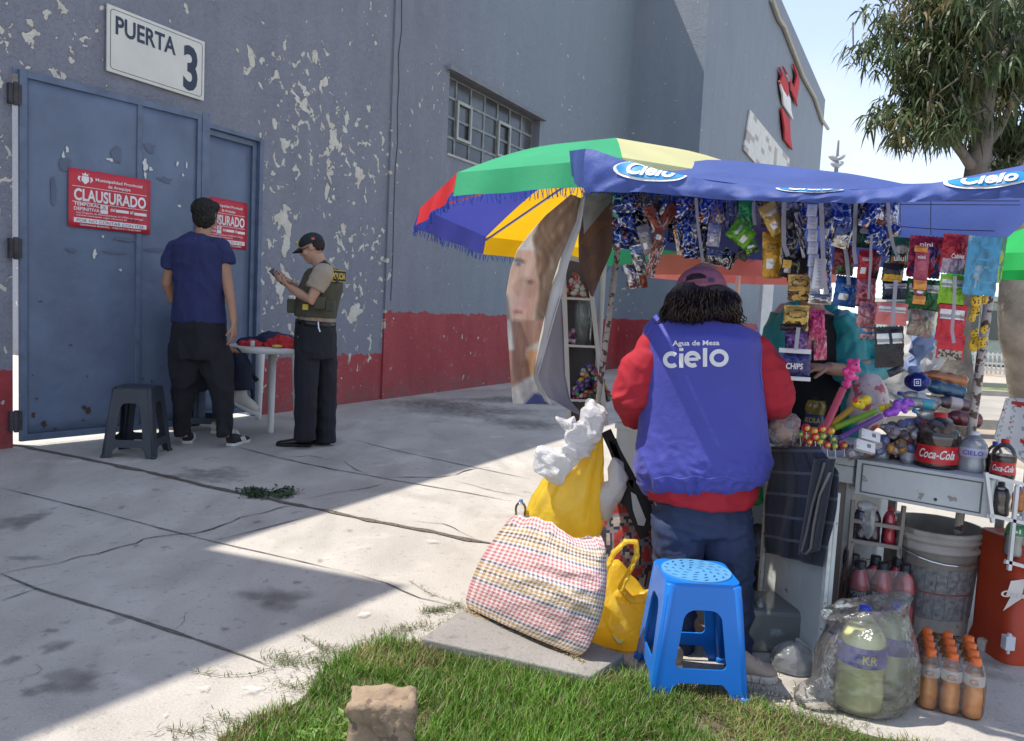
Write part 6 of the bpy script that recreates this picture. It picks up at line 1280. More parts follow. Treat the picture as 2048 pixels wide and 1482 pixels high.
s = Strip('snack_strip', 'bulging blue and silver foil packet with a twisted tail', 1680, Yof(1680)); s.pk(1676, 440, 52, 72, 8, 'silver', (BLU, SV, (.25, .25, .3)), M_SIL, puff=.25); s.pk(1685, 474, 34, 44, -10, 'silver', (SV, (.55, .5, .4), BLU), M_SIL, dy=-.03, puff=.25); s.pk(1668, 412, 44, 36, -8, 'silver', ((.08, .1, .3), SV, DK), M_SIL, dy=.03); s.strap([(1690, 495), (1694, 520), (1698, 570)], 8)
s = Strip('snack_strip', 'long curved pale strap with dark red packets behind it', 1712, Yof(1712)+.04); s.pk(1688, 520, 42, 60, 0, 'window', ((.16, .02, .03), (.05, .12, .05), (.10, .02, .02)), M_FOIL); s.pk(1692, 583, 46, 60, -2, 'back', ((.015, .08, .26), (.2, .25, .4)), M_FOIL, crum=.5); s.pk(1728, 470, 34, 50, 0, 'logo', ((.02, .09, .06), SV, (.02, .06, .04)), M_FOIL, dy=.02); s.strap([(1712, 400), (1710, 450), (1708, 500), (1712, 528)], 8, dy=-.07)
s = Strip('snack_strip', 'red packets over crumpled pink ones on a thin strap', 1735, Yof(1735)); s.pk(1730, 530, 28, 60, 2, 'back', ((.36, .02, .03), SV), M_FOIL, crum=.5); s.pk(1748, 530, 24, 62, -6, 'logo', ((.22, .03, .05), (.3, .05, .06), DK), M_FOIL, dy=.02); s.pk(1732, 585, 38, 56, 4, 'silver', ((.45, .12, .15), (.5, .2, .22), (.35, .06, .09)), M_FOIL); s.pk(1734, 630, 38, 50, -3, 'silver', ((.5, .2, .24), (.5, .3, .33), (.4, .1, .15)), M_FOIL, dy=-.02); s.pk(1736, 664, 30, 32, 5, 'logo', ((.05, .17, .38), (.5, .3, .3), (.5, .25, .2)), M_FOIL); s.strap([(1743, 470), (1740, 540), (1737, 598)], 5, dy=-.06)
s = Strip('snack_strip', 'blue silver foil pieces tangled with brown ones right of centre', 1775, Yof(1775)); s.pk(1742, 430, 30, 56, -20, 'silver', (BLU, SV, BRN), M_SIL); s.pk(1752, 470, 34, 40, -14, 'silver', (BLU, SV, DK), M_SIL, dy=-.01); s.pk(1762, 440, 18, 70, 20, 'logo', ((.17, .05, .04),), M_FOIL, dy=.01); s.pk(1778, 480, 32, 64, -12, 'silver', (BLU, SV, (.4, .2, .1)), M_SIL); s.pk(1784, 520, 22, 30, -10, 'silver', (SV, (.4, .35, .25), DK), M_SIL); s.pk(1782, 425, 30, 60, 4, 'silver', ((.25, .28, .45), SV, BLU), M_SIL, dy=.02); s.strap([(1776, 404), (1778, 450), (1786, 490), (1796, 515)], 7, dy=-.05)
s = Strip('snack_strip', 'dark green and orange chips packet beside the red ones', 1800, Yof(1800)); s.pk(1800, 505, 34, 60, 0, 'logo', ((.02, .11, .06), (.55, .55, .5), (.30, .09, .03)), M_FOIL); s.word('ulul', 1788, 521, 24, 11, (.6, .6, .58), -.05); s.pk(1786, 545, 42, 36, 0, 'window', (DK, (.55, .33, .04), (.5, .3, .03)), M_FOIL, dy=-.01); s.pk(1790, 580, 50, 38, 6, 'labels', ((.02, .03, .06),), M_FOIL, crum=.5, dy=.01)
s = Strip('snack_strip', 'pink card of white labels above a black packet on a white strap', 1785, Yof(1785)-.05); s.pk(1783, 628, 62, 44, 1, 'labels', ((.52, .13, .13),), M_AT, crum=.4, puff=.05); s.pk(1778, 694, 58, 82, 8, 'labels', ((.022, .022, .026), SV), M_FOIL, crum=.7, puff=.1); s.pk(1790, 742, 30, 16, 30, 'x', (DK,), M_FOIL); s.strap([(1792, 560), (1788, 610), (1785, 652)], 8, dy=-.04)
s = Strip('snack_strip', 'wide red and purple packet with white lettering', 1850, Yof(1850)); s.pk(1850, 514, 66, 82, 1, 'logo', ((.27, .012, .04), (.06, .02, .14), (.05, .04, .16)), M_FOIL, crum=.5, puff=.1); s.word('nini', 1840, 492, 26, 8, (.65, .62, .6), -.05)
s = Strip('snack_strip', 'slim red packets with orange ends hanging down the front of the wide one', 1842, Yof(1842)-.06); s.pk(1842, 538, 28, 76, 2, 'logo', ((.30, .015, .06), (.4, .05, .1), (.25, .01, .05)), M_AT, crum=.3, puff=.1); s.pk(1842, 498, 26, 12, 0, 'x', ((.6, .22, .03),), M_AT, dy=-.01); s.pk(1840, 570, 26, 18, 0, 'x', ((.62, .25, .04),), M_AT, dy=-.01); s.pk(1838, 584, 20, 24, 0, 'logo', ((.3, .03, .05),), M_AT); s.pk(1838, 600, 25, 16, 0, 'x', ((.62, .25, .04),), M_AT, dy=-.01); s.word('nini', 1836, 517, 15, 7, (.65, .62, .6), -.03)
s = Strip('snack_strip', 'dark green packets with grey panels over clear sweets', 1848, Yof(1848)+.05); s.pk(1846, 590, 68, 62, 1, 'labels', ((.02, .12, .045),), M_FOIL, crum=.5, puff=.08); s.pk(1842, 645, 50, 56, -3, 'silver', ((.40, .34, .30), (.26, .30, .24), (.45, .25, .22)), M_FOIL, puff=.14)
s = Strip('snack_strip', 'red topped clear packet of lilac sweets next to the blue card', 1908, Yof(1908)); s.pk(1908, 508, 50, 78, 0, 'window', ((.38, .02, .03), (.26, .20, .30), (.34, .30, .4)), M_FOIL, crum=.5, puff=.1); s.word('Cables', 1903, 516, 26, 9, (.6, .58, .62), -.05, .2)
s = Strip('snack_strip', 'lime green packet above a long red one with four white labels', 1902, Yof(1902)-.02); s.pk(1904, 580, 52, 60, 0, 'labels', ((.18, .38, .02),), M_FOIL, crum=.4, puff=.07); s.pk(1902, 645, 56, 76, 0, 'labels', ((.42, .02, .035),), M_FOIL, crum=.3, puff=.05); s.pk(1901, 694, 54, 50, 0, 'window', ((.42, .02, .035), (.3, .28, .26), (.06, .04, .04)), M_FOIL, crum=.4, puff=.08)
mb = MB(); s.strap([(1910, 552), (1908, 620), (1904, 660), (1908, 686)], 7, dy=-.05)
s = Strip('card_sheet', 'translucent light blue card of toys hanging at the right end', 1965, Yof(1965), 'card'); s.pk(1964, 532, 66, 116, 1, 'silver', ((.03, .24, .42), (.03, .26, .46), (.25, .35, .42)), M_AT, crum=.1, puff=.02); s.pk(1998, 520, 20, 90, 0, 'logo', ((.05, .22, .08), (.3, .42, .04), (.3, .42, .05)), M_AT, crum=.2, dy=.05, puff=.03)
s = Strip('snack_strip', 'yellow packets with brown choc chip biscuits printed on them', 1595, Yof(1595)-.05); s.pk(1598, 576, 44, 52, 4, 'logo', ((.44, .27, .07), (.40, .24, .06), (.06, .035, .02)), M_FOIL, puff=.14); s.pk(1594, 556, 40, 16, 6, 'x', ((.20, .03, .05),), M_FOIL, dy=.01); s.pk(1592, 636, 50, 50, 4, 'logo', ((.50, .33, .08), (.44, .27, .06), (.07, .04, .02)), M_FOIL, puff=.18); s.pk(1586, 655, 50, 14, 4, 'x', ((.03, .02, .02),), M_FOIL, dy=-.01)
s.word('COSTA', 1580, 578, 26, 6, (.25, .13, .03), -.05); s.word('COSTA', 1578, 628, 28, 7, (.25, .13, .03), -.06)
s = Strip('snack_strip', 'purple and pink packets hanging behind the dark blue chips bag', 1625, Yof(1625)+.04); s.pk(1592, 680, 44, 48, 8, 'silver', ((.14, .05, .25), (.25, .18, .35), (.1, .03, .2)), M_FOIL); s.pk(1634, 650, 30, 60, 6, 'silver', ((.45, .02, .14), (.5, .12, .22), (.3, .08, .12)), M_FOIL); s.pk(1640, 690, 26, 60, 8, 'silver', ((.5, .06, .18), (.5, .25, .3), (.35, .2, .15)), M_FOIL, dy=.02); s.pk(1616, 668, 22, 70, 4, 'silver', ((.25, .05, .2), (.3, .1, .15), (.35, .2, .3)), M_FOIL, dy=.03)
s = Strip('snack_strip', 'dark blue chips bag with white header hanging at vendor elbow height', 1589, Yof(1589)-.10); s.pk(1590, 729, 62, 52, 2, 'silver', ((.03, .03, .13), (.05, .06, .2), (.45, .47, .55)), M_FOIL, puff=.16, crum=.5); s.pk(1590, 702, 64, 9, 2, 'x', ((.52, .52, .54),), M_AT, puff=.02, crum=.1, dy=-.01); s.pk(1590, 757, 62, 8, 2, 'x', ((.5, .5, .52),), M_AT, puff=.02, crum=.1, dy=-.01); s.word('CHIPS', 1571, 738, 36, 13, (.38, .02, .04), -.058, .15); s.word('CHIPS', 1572, 737, 34, 11, (.6, .6, .62), -.061, .15); s.strap([(1597, 655), (1594, 680), (1592, 700)], 8, dy=-.06)
# filler sachets tucked behind the front row under the canopy edge
r = random.Random(12)
for k in range(16):
    u = 1240+k*36+r.uniform(-8, 8); Y = Yof(u)+.10+.05*(k % 3); cc_ = r.choice([(BLU, SV, DK), (DK, (.2, .2, .25), BLU), ((.14, .1, .1), (.3, .3, .33), BRN), ((.05, .08, .3), SV, DK)])
    s = Strip('snack_strip', 'dull packets in the second row under the canopy, behind the front strips', u, Y); n_ = r.choice([2, 3])
    for i in range(n_): s.pk(u+r.uniform(-6, 6), 398+i*34+r.uniform(-4, 4), 34, 40, r.uniform(-14, 14), 'silver', cc_, r.choice([M_SIL, M_FOIL]))
# yellow spotted toys
t_ = empty('toy_string', at(1955, 600, 2.56), 'yellow spotted plastic toys dangling on a string under the blue card', 'toys'); r = random.Random(3)
for u, v, w_ in ((1952, 602, 12), (1968, 600, 9), (1950, 622, 11), (1944, 636, 8), (1948, 668, 9), (1968, 660, 8), (1948, 690, 13), (1964, 686, 10)):
    mb = MB(); c_ = at(u, v, 2.56+r.uniform(-.02, .03)); q_ = w_*2.56/F; mb.ell(c_, (q_*.9, q_*.5, q_)); mb.ell(c_+V((q_*.5, 0, q_*.9)), (q_*.45, q_*.4, q_*.5)); o_ = mb.build('toy', mat('toy_yellow', (.58, .36, .02), .4), t_, True)
    mb = MB()
    for k in range(6): a = r.random()*6.3; rr = r.uniform(.2, .75); mb.ell(c_+V((q_*.9*rr*math.cos(a), -q_*.46*math.sqrt(1-rr*rr*.8), q_*rr*math.sin(a))), (q_*.16, q_*.08, q_*.16), None, 6, 4)
    mb.build('spot', mat('toy_black', (.02, .015, .01)), o_)
mb = MB(); mb.loft([at(1958, 590, 2.56), at(1962, 640, 2.56), at(1955, 700, 2.56)], [.0015]*3, n=4); mb.build('string', mat('string_brown', (.2, .12, .08)), t_)
# ============================================================ BOTTLES
M_SHELL = film('clear_bottle', (.985, .99, .99), .03, .15, 12)
def liquid(nm, c, tl=.45):
    if nm in ('water', 'clear_grey', 'silver_grey'): return mat(nm, (.72, .76, .80), .1, 0, .05, 4, alpha=.42, coat=.5)
    return mat(nm, c, .12, 0, .06, 4, transl=tl, coat=.5)
SODA = [(0, 0), (.82, .0), (.97, .035), (1, .09), (1, .22), (.95, .30), (.93, .36), (.96, .42), (1, .50), (1, .60), (.93, .70), (.72, .80), (.45, .87), (.30, .905), (.28, .93), (.28, .955)]
SPORT = [(0, 0), (.85, 0), (1, .04), (1, .16), (.94, .19), (1, .22), (1, .40), (.90, .45), (.90, .52), (1, .58), (1, .68), (.82, .80), (.58, .86), (.50, .88), (.50, .91)]
def bottle(u, vb, vt, w_, label, liq, cap, fill=.75, lab=None, txt=None, tcol=(.7, .7, .7), prof=SODA, z=CZ, group=None, axis=None, base=None, Y=None, parent=None, shear=0, capr=.34, name='bottle', rx=None, spin=0):
    b = base if base is not None else (gp(u, vb, z) if Y is None else at(u, vb, Y)); Yb = b.y; b = b+V((0, w_*.5*Yb/F, 0)); h = (vb-vt)*Yb/F; R_ = w_*.5*Yb/F; ax = V(axis).normalized() if axis else Z
    if axis and rx: h = rx[0]; R_ = rx[1]
    if parent is None: t = empty(name, b, label, 'bottle', group)
    else: t = bpy.data.objects.new('bottle', None); COL.objects.link(t); t.parent = parent; t.location = b-wloc(parent); t.empty_display_size = .05
    P_ = [(r_*R_, y*h) for r_, y in prof]; mb = MB(); mb.lathe(P_, b, ax, 24); sh = mb.build('shell', M_SHELL, t, True)
    if liq is not None:
        L_ = [(max(0, r_*R_-.0018), max(.002, y*h)) for r_, y in prof if y <= fill]; L_[0] = (0, .002)
        if fill < .9: rr = L_[-1][0]; L_.append((rr*.98, fill*h)); L_.append((0, fill*h))
        else: L_.append((0, L_[-1][1]))
        mb = MB(); mb.lathe(L_, b, ax, 24); mb.build('drink', liq, t, True)
    mb = MB(); y1 = prof[-1][1]*h; rc = capr*R_; mb.lathe([(rc*.9, y1-.006), (rc*1.08, y1-.005), (rc*1.08, y1-.001), (rc, y1), (rc, h*.992), (rc*.9, h), (0, h)], b, ax, 20); mb.build('cap', cap, t, True)
    if lab:
        c, y0, y1 = lab; mb = MB(); rr = lambda y: interp([(q[1], q[0]) for q in prof], y)*R_+.0008; mb.lathe([(rr(lerp(y0, y1, k/6)), lerp(y0, y1, k/6)*h) for k in range(7)], b, ax, 24); lo = mb.build('wrap_label', mat('label_%.2f_%.2f_%.2f' % c, c, .35, 0, .05, 5, coat=.3), t, True)
        if txt:
            mb = MB(); tv = (CAM-b); tv = (tv-ax*tv.dot(ax)).normalized(); tv = Matrix.Rotation(spin, 3, ax) @ tv; sd = ax.cross(tv)*1
            for (s_, fx, fy, fh) in txt:
                W_ = fx*R_; hh = fh*h
                def fn(x, y, fy=fy, W_=W_): a = (x-W_/2)/R_; r3 = rr(fy)+.0012; return b+ax*(fy*h+y)+(tv*math.cos(a)+sd*math.sin(a))*r3
                text(mb, s_, fn, W_, hh, .02, shear)
            mb.build('lettering', mat('ink_%.2f_%.2f_%.2f' % tcol, tcol, .4), lo)
    return t
K_RED = mat('cap_red', (.55, .02, .02), .35); K_BLUE = mat('cap_blue', (.02, .05, .40), .35); K_LB = mat('cap_light_blue', (.03, .28, .6), .35); K_OR = mat('cap_orange', (.72, .14, .02), .35); K_BK = mat('cap_black', (.015, .015, .02), .3); K_WH = mat('cap_white', (.6, .6, .62), .35)
L_COLA = liquid('cola', (.035, .012, .008), .15); L_YEL = liquid('yellow_soda', (.72, .52, .01), .5); L_WAT = None; L_ORG = liquid('orange_drink', (.85, .32, .03), .4); L_RED = mat('red_drink', (.75, .05, .10), .2, transl=.15, coat=.4); L_BLU = liquid('blue_drink', (.01, .25, .5), .5); L_CHO = liquid('brown_drink', (.12, .035, .02), .2); L_PAL = liquid('pale_drink', (.45, .44, .30), .5); L_LIME = liquid('lime_soda', (.85, .86, .42), .25)
RDL = (.50, .012, .018)
bottle(1893, 944, 829, 82, 'big cola bottle with red label and red cap on the counter edge', L_COLA, K_RED, .62, (RDL, .12, .44), [('Coca-Cola', 1.7, .22, .15)], shear=.4, capr=.30)
bottle(1957, 950, 865, 52, 'water bottle labelled CIELO between the big and small cola bottles', liquid('water', (.40, .43, .48)), K_WH, .8, ((.42, .42, .55), .40, .62), [('CIELO', 1.5, .46, .10)], (.05, .06, .35))
bottle(2018, 962, 880, 46, 'small cola bottle with red cap at the right end of the counter', L_COLA, K_RED, .60, (RDL, .14, .44), [('Coca-Cola', 1.7, .22, .15)], shear=.4)
bottle(1994, 950, 884, 30, 'dark cola bottle with a blue cap behind the small red capped one', L_COLA, K_BLUE, .6)
bottle(1634, 862, 780, 52, 'yellow soda bottle with blue cap beside the bubble wands', L_YEL, K_BLUE, .74, ((.02, .03, .12), .10, .40), [('KOLA', 1.1, .2, .12)], (.6, .5, .05))
bottle(1768, 922, 871, 38, 'small clear bottle with pale blue cap behind the counter edge', liquid('clear_grey', (.32, .33, .38), .5), K_LB, .7)
bottle(1798, 922, 858, 30, 'chocolate milk bottle with white and red label by the small clear bottle', L_CHO, K_WH, .9, ((.4, .36, .36), .2, .75), [('G', .9, .4, .22)], (.4, .02, .02), prof=SPORT)
bottle(1841, 928, 850, 46, 'clear bottle with bright blue cap and pale label left of the big cola', liquid('water', (.40, .43, .48)), K_LB, .75, ((.30, .42, .36), .35, .62))
bottle(1822, 930, 880, 30, 'narrow clear bottle with silvery wrap in front of the blue capped one', liquid('clear_grey', (.32, .33, .38)), K_BLUE, .7, ((.35, .38, .45), .2, .6))
bottle(1703, 835, 779, 30, 'clear plastic bottle behind the pink bubble wand', None, K_LB, .5, ((.6, .6, .6), .3, .6))
# lying pile: axis along the counter
def lying(u0, v0, u1, v1, Y, w_, *a, **k):
    Y += .16
    p = at(u0, v0, Y); q_ = at(u1, v1, Y); return bottle(0, 1, 0, w_, *a, base=p-V((0, w_*.5*Y/F, 0)), axis=(q_-p), rx=((q_-p).length, w_*.5*Y/F), **k)
lying(1930, 764, 1842, 748, 3.08, 27, 'orange sports drink lying topmost at the back of the bottle pile', L_ORG, K_OR, .9, prof=SPORT)
lying(1926, 786, 1846, 768, 2.98, 30, 'bright blue sports drink lying across the top of the pile', L_BLU, K_BLUE, .9, prof=SPORT)
lying(1880, 806, 1796, 786, 2.95, 22, 'clear bottle with dark blue cap lying under the blue drink', liquid('clear_grey', (.32, .33, .38)), K_BLUE, .8, ((.45, .45, .5), .4, .6))
lying(1872, 812, 1797, 800, 2.88, 22, 'clear bottle with green and blue label lying in the pile', liquid('clear_grey', (.32, .33, .38)), K_LB, .8, ((.05, .35, .45), .15, .4))
lying(1942, 812, 1866, 800, 2.95, 26, 'pale pink drink bottle lying at the right of the pile', liquid('pale_pink', (.45, .30, .32), .5), K_WH, .9, ((.5, .42, .44), .3, .6))
lying(1958, 842, 1888, 832, 2.9, 32, 'red drink bottle lying low behind the big cola', liquid('rose_drink', (.5, .05, .07), .5), K_RED, .9)
lying(1900, 850, 1826, 820, 2.85, 26, 'clear bottle with small printed label leaning down the pile', liquid('clear_grey', (.32, .33, .38)), K_LB, .8, ((.5, .5, .52), .3, .5))
lying(1893, 838, 1830, 842, 2.95, 24, 'dark drink bottle lying in the middle of the pile', liquid('grape_drink', (.06, .04, .10), .3), K_BLUE, .85); lying(1866, 878, 1800, 845, 2.86, 24, 'bottle with orange cap and dull contents leaning behind the chocolate one', liquid('dull_drink', (.18, .13, .10), .3), K_OR, .85, ((.3, .1, .1), .3, .5)); lying(1822, 862, 1752, 852, 2.86, 18, 'slim silvery bottle lying behind the white boxes', liquid('silver_grey', (.35, .35, .36), .3), K_OR, .9)
b_ = at(1835, 763, 2.90); t_ = empty('foil_ball', b_, 'round dark blue foil ball with white square emblem on the pile', 'ball'); mb = MB(); mb.ell(b_, (.045, .04, .034), None, 14, 9); put('foil', organic(mb, .004, 2, .004, 30), mat('blue_foil', (.01, .02, .16), .25, .4, .3, 20, .5, 30), t_, True)
mb = MB()
for k, q_ in enumerate((7, 3)): w_ = 1.4; mb.add([at(1835+a*q_+0, 765+b*q_, 2.855) for a, b in ((-1, -1), (1, -1), (1, 1), (-1, 1))]+[at(1835+a*(q_-w_), 765+b*(q_-w_), 2.855) for a, b in ((-1, -1), (1, -1), (1, 1), (-1, 1))], [(i, (i+1) % 4, 4+(i+1) % 4, 4+i) for i in range(4)])
mb.build('emblem', mat('emblem_pale', (.5, .55, .7), .4), t_)
# clutter under the pile so that no gap shows
sweets('small_goods', 'jumble of small wrapped goods filling the counter behind the bottles', 1700, 1960, 838, 905, 2.98, 160, [(.25, .22, .25), (.35, .33, .36), (.1, .12, .25), (.3, .05, .06), (.12, .10, .10), (.4, .2, .05)], .022, 'goods')
sweets('small_goods', 'small dark wrapped sweets on the counter by the lollipops', 1560, 1700, 868, 896, 2.98, 110, [(.10, .06, .06), (.2, .15, .15), (.06, .05, .07), (.3, .28, .28), (.15, .03, .04)], .012, 'goods')
# white boxes
for k, (u, v, lb) in enumerate(((1739, 872, 'white cigarette box on top, farther from the counter edge'), (1729, 893, 'white cigarette box below the other one, nearer the counter edge'))):
    c_ = at(u, v, 2.84-.03*k); M_ = Matrix.Translation(c_) @ Matrix.Rotation(.22, 4, 'Y') @ Matrix.Rotation(-.5, 4, 'X'); t_ = empty('carton', c_, lb, 'box', 'white boxes on the counter'); mb = MB(); mb.box((-.036, -.011, -.020), (.036, .011, .019), M_); mb.build('card_box', mat('carton_white', (.62, .61, .60), .5), t_, bevel=.002)
    mb = MB(); mb.box((.004, -.0118, -.006), (.018, -.0112, .008), M_, (1, 1, 1)); 
    for q_ in (-1, 1): mb.add([M_ @ V(p) for p in ((-.034, -.0118, -.016*q_), (-.022, -.0118, -.002*q_), (-.034, -.0118, -.0135*q_))], [(0, 1, 2)])
    mb.build('print_mark', mat('print_grey', (.15, .15, .17), .5), t_)
# bubble wands
def wand(label, col, tcol, u0, v0, u1, v1, w_, headpts, Y):
    p = at(u0, v0, Y); q_ = at(u1, v1, Y+.06); t = empty('bubble_wand', p, label, 'toy', 'bubble wands'); R_ = w_*.5*Y/F; d = (q_-p).normalized(); mb = MB(); n = 14; mb.lathe([(0, 0)]+[(R_*(1-.08*(i % 2)), (q_-p).length*i/n) for i in range(n+1)], p, d, 14); mb.build('tube', mat('tube_%.2f_%.2f' % tcol[:2], tcol, .15, 0, .1, 6, transl=.55, alpha=.8, coat=.4), t, True)
    hm = MB(); hm.lathe([(R_*1.2, -.01), (R_*1.35, 0), (R_*1.2, .02), (R_*.9, .03)], q_, d, 14); hc_ = []
    for (u, v, rr) in headpts: c_ = at(u, v, Y+.07); hm.ell(c_, (rr*Y/F,)*3, None, 12, 8); hc_.append(c_)
    put('animal_top', organic(hm, .0035, 3), mat('toy_%.2f_%.2f' % col[:2], col, .3, coat=.3), t, True)
    mb = MB(); c_ = at(headpts[0][0]+2, headpts[0][1]-3, Y+.07); rr = headpts[0][2]*Y/F
    mb.ell(c_+V((0, -rr*.92, 0)), (rr*.16, rr*.1, rr*.16), None, 8, 5); mb.build('eye', mat('toy_black', (.02, .015, .01)), t, True); return t
wand('pink bubble wand with a bear shaped top leaning steeply', (.75, .05, .28), (.72, .16, .26), 1645, 868, 1686, 778, 15, [(1706, 732, 13), (1700, 722, 6), (1714, 722, 6), (1716, 740, 6), (1699, 752, 11), (1690, 742, 7), (1712, 756, 6), (1694, 768, 9)], 2.86)
wand('yellow bubble wand with a round red eyed top', (.82, .60, .02), (.75, .48, .05), 1662, 850, 1702, 818, 13, [(1714, 806, 11), (1732, 800, 11), (1722, 812, 8)], 2.92)
wand('green bubble wand with a yellow cap lying between yellow and purple ones', (.80, .62, .03), (.35, .62, .05), 1668, 856, 1752, 822, 13, [(1766, 816, 8), (1776, 814, 8)], 2.90)
wand('purple bubble wand with a rabbit shaped top', (.28, .06, .55), (.30, .14, .5), 1680, 876, 1762, 832, 12, [(1820, 806, 9), (1812, 800, 6), (1804, 812, 11), (1794, 806, 8), (1788, 822, 11), (1776, 826, 9), (1810, 822, 6)], 2.86)
mb = MB(); c_ = at(1711, 800, 2.965); mb.ell(c_, (.010, .006, .010)); tag(mb.build('red_button', mat('cap_red', (.55, .02, .02)), None, True), 'small red button on the yellow bubble wand', 'button')
# lollipops
r = random.Random(6)
for k, (u, v, rr, c, nm) in enumerate([(1612, 856, 9, (.60, .03, .02), 'red'), (1628, 862, 8, (.75, .25, .02), 'orange'), (1644, 858, 9, (.65, .05, .03), 'bright red'), (1612, 872, 9, (.6, .10, .02), 'red and yellow'), (1630, 874, 9, (.62, .03, .03), 'deep red'), (1645, 872, 8, (.1, .35, .05), 'green'), (1662, 862, 8, (.75, .28, .03), 'orange'), (1666, 878, 7, (.08, .3, .10), 'green'), (1654, 890, 8, (.6, .04, .04), 'red'), (1670, 892, 6, (.3, .5, .05), 'lime'), (1688, 890, 8, (.6, .03, .03), 'crimson'), (1600, 868, 7, (.1, .3, .06), 'green'), (1618, 884, 7, (.6, .1, .05), 'scarlet'), (1640, 884, 6, (.7, .5, .05), 'yellow')]):
    c_ = at(u, v, 2.84+.008*(k % 4)); q_ = rr*2.84/F; t_ = empty('lollipop', c_, ['wrapped %s lollipop in the cluster on the counter by the wands' % nm, '%s wrapped lollipop low in the cluster beside the clear bag' % nm][k % 2], 'lollipop', 'lollipops on the counter'); mb = MB(); mb.ell(c_, (q_, q_*.9, q_*.95), None, 14, 9); o_ = mb.build('wrapper', mat('lolly_%.2f_%.2f' % c[:2], c, .25, 0, .5, 60, .5, 60, coat=.5), t_, True)
    mb = MB(); mb.ell(c_+V((0, -q_*.75, 0)), (q_*.5, q_*.2, q_*.5), None, 10, 6); mb.build('print_mark', mat('lolly_print', (.6, .5, .1), .3, 0, .5, 80), o_, True); mb = MB(); mb.loft([c_, c_+V((.01, .01, -.045))], [.0018]*2, n=6); mb.build('stick', K_WH, t_)
# clear bag of bread on the counter
c_ = at(1563, 862, 2.80); t_ = empty('bread_bag', c_-Z*.05, 'crumpled clear bag of rolls on the counter at the vendor right elbow', 'bag'); mb = MB(); mb.ell(c_, (.052, .05, .055)); mb.ell(c_+V((.03, 0, .03)), (.03, .03, .03)); put('plastic_film', organic(mb, .005, 3, .012, 22), film('crinkled_film', (.95, .93, .92), .22, .9, 40), t_, True)
mb = MB(); mb.ell(c_+V((.01, .01, -.015)), (.032, .032, .028)); mb.ell(c_+V((-.015, .01, .015)), (.025, .03, .025)); mb.build('bread_roll', mat('bread_crust', (.35, .16, .06), .7, 0, .3, 20), t_, True)
mb = MB(); mb.lathe([(0, 0), (.012, .0), (.015, .02), (.008, .035), (0, .04)], at(1592, 858, 2.85)); tag(mb.build('pink_toy', mat('toy_0.75_0.05', (.75, .05, .28), .3), None, True), 'tiny bright pink plastic toy behind the clear bread bag', 'toy')
# white cloth bundle and bags right of the second vendor
mb = MB()
for u, v, rx, rz in ((1812, 715, .10, .12), (1830, 670, .07, .09), (1800, 770, .11, .12), (1845, 720, .07, .08)): mb.ell(at(u, v, 4.1), (rx*1.1, .12, rz*1.1))
tag(put('white_sack', crumple(organic(mb, .01, 3), .05, .025, 6), mat('white_cloth_sack', (.45, .44, .44), .85, 0, .08, 5, .3, 30), None, True), 'bulky white cloth sack behind the pile of bottles', 'sack')
mb = MB(); mb.ell(at(1846, 690, 3.9), (.06, .03, .09), Matrix.Rotation(.6, 3, 'Y')); mb.ell(at(1830, 740, 3.9), (.04, .03, .06)); tag(put('blue_cloth', crumple(organic(mb, .008, 2), .06, .03, 4), mat('pale_blue_cloth', (.20, .26, .42), .85), None, True), 'pale blue cloth folded over the white sack', 'cloth')
mb = MB(); mb.ell(at(1737, 805, 3.6), (.09, .06, .13)); o_ = put('printed_bag', organic(mb, .008, 2, .014, 9), mat('pink_print_bag', (.6, .5, .48), .5, 0, .2, 9, spots=((.5, .12, .14), 16, .56)), None, True); tag(o_, 'white bag with pink ribbon print below the teal sleeve', 'bag')
# ============================================================ UNDER AND AROUND THE STALL
# plaid cloth over the cabinet door
dsg = dn*(1 if dn.dot(CAM-dh) > 0 else -1); tp0 = [MD @ V((x, 0, zt)) for x in (-.02, DW*.86)]; t_ = None; mb = MB()
Lp = [(893, 1543), (960, 1538), (1040, 1532), (1100, 1533)]; Rp = [(912, 1640), (960, 1678), (1060, 1664), (1135, 1645)]
def drape(a, b):
    v = lerp(893, lerp(1105, 1134, a), b); u = lerp(interp(Lp, lerp(893, 1100, b)), interp(Rp, lerp(912, 1135, b)), a); xx = lerp(-.02, DW*.9, a); Yd_ = (MD @ V((xx, 0, .3))).y-.03-.015*math.sin(3.14*b); p = onpl(u, v, dh+dsg*(.036+.015*math.sin(3.14*b)), dn)
    return p+dsg*(.008*math.sin(a*17+b*2)*b+.012*noise.noise(V((a*4, b*3, 2))))
nuv = 40; mb.grid(drape, nuv, 40, lambda a, b: (.085, .10, .14) if (abs((a*5) % 1-.5) < .06 or abs((b*5+.3) % 1-.5) < .06) else ((.012, .014, .022) if ((a*5) % 1 < .3) else (.022, .028, .055)))
pc_ = mb.build('plaid_cloth', mat('plaid_wool', (1, 1, 1), .92, 0, .15, 30, .5, 90, attr=True, sheen=.15), None, True, solid=.004); tag(pc_, 'dark navy plaid cloth draped over the open cabinet door', 'cloth')
mb = MB(); fp = [(1650, 925), (1640, 960), (1625, 1010), (1615, 1060), (1603, 1104), (1612, 1108), (1622, 1096), (1628, 1050), (1640, 990), (1660, 945)]
mb.loft([onpl(u, v, dh+dsg*.075, dn) for u, v in fp], [(.006, .004)]*len(fp), n=6); pf = mb.build('cloth_hem', mat('plaid_lining', (.15, .145, .15), .9), pc_, True)
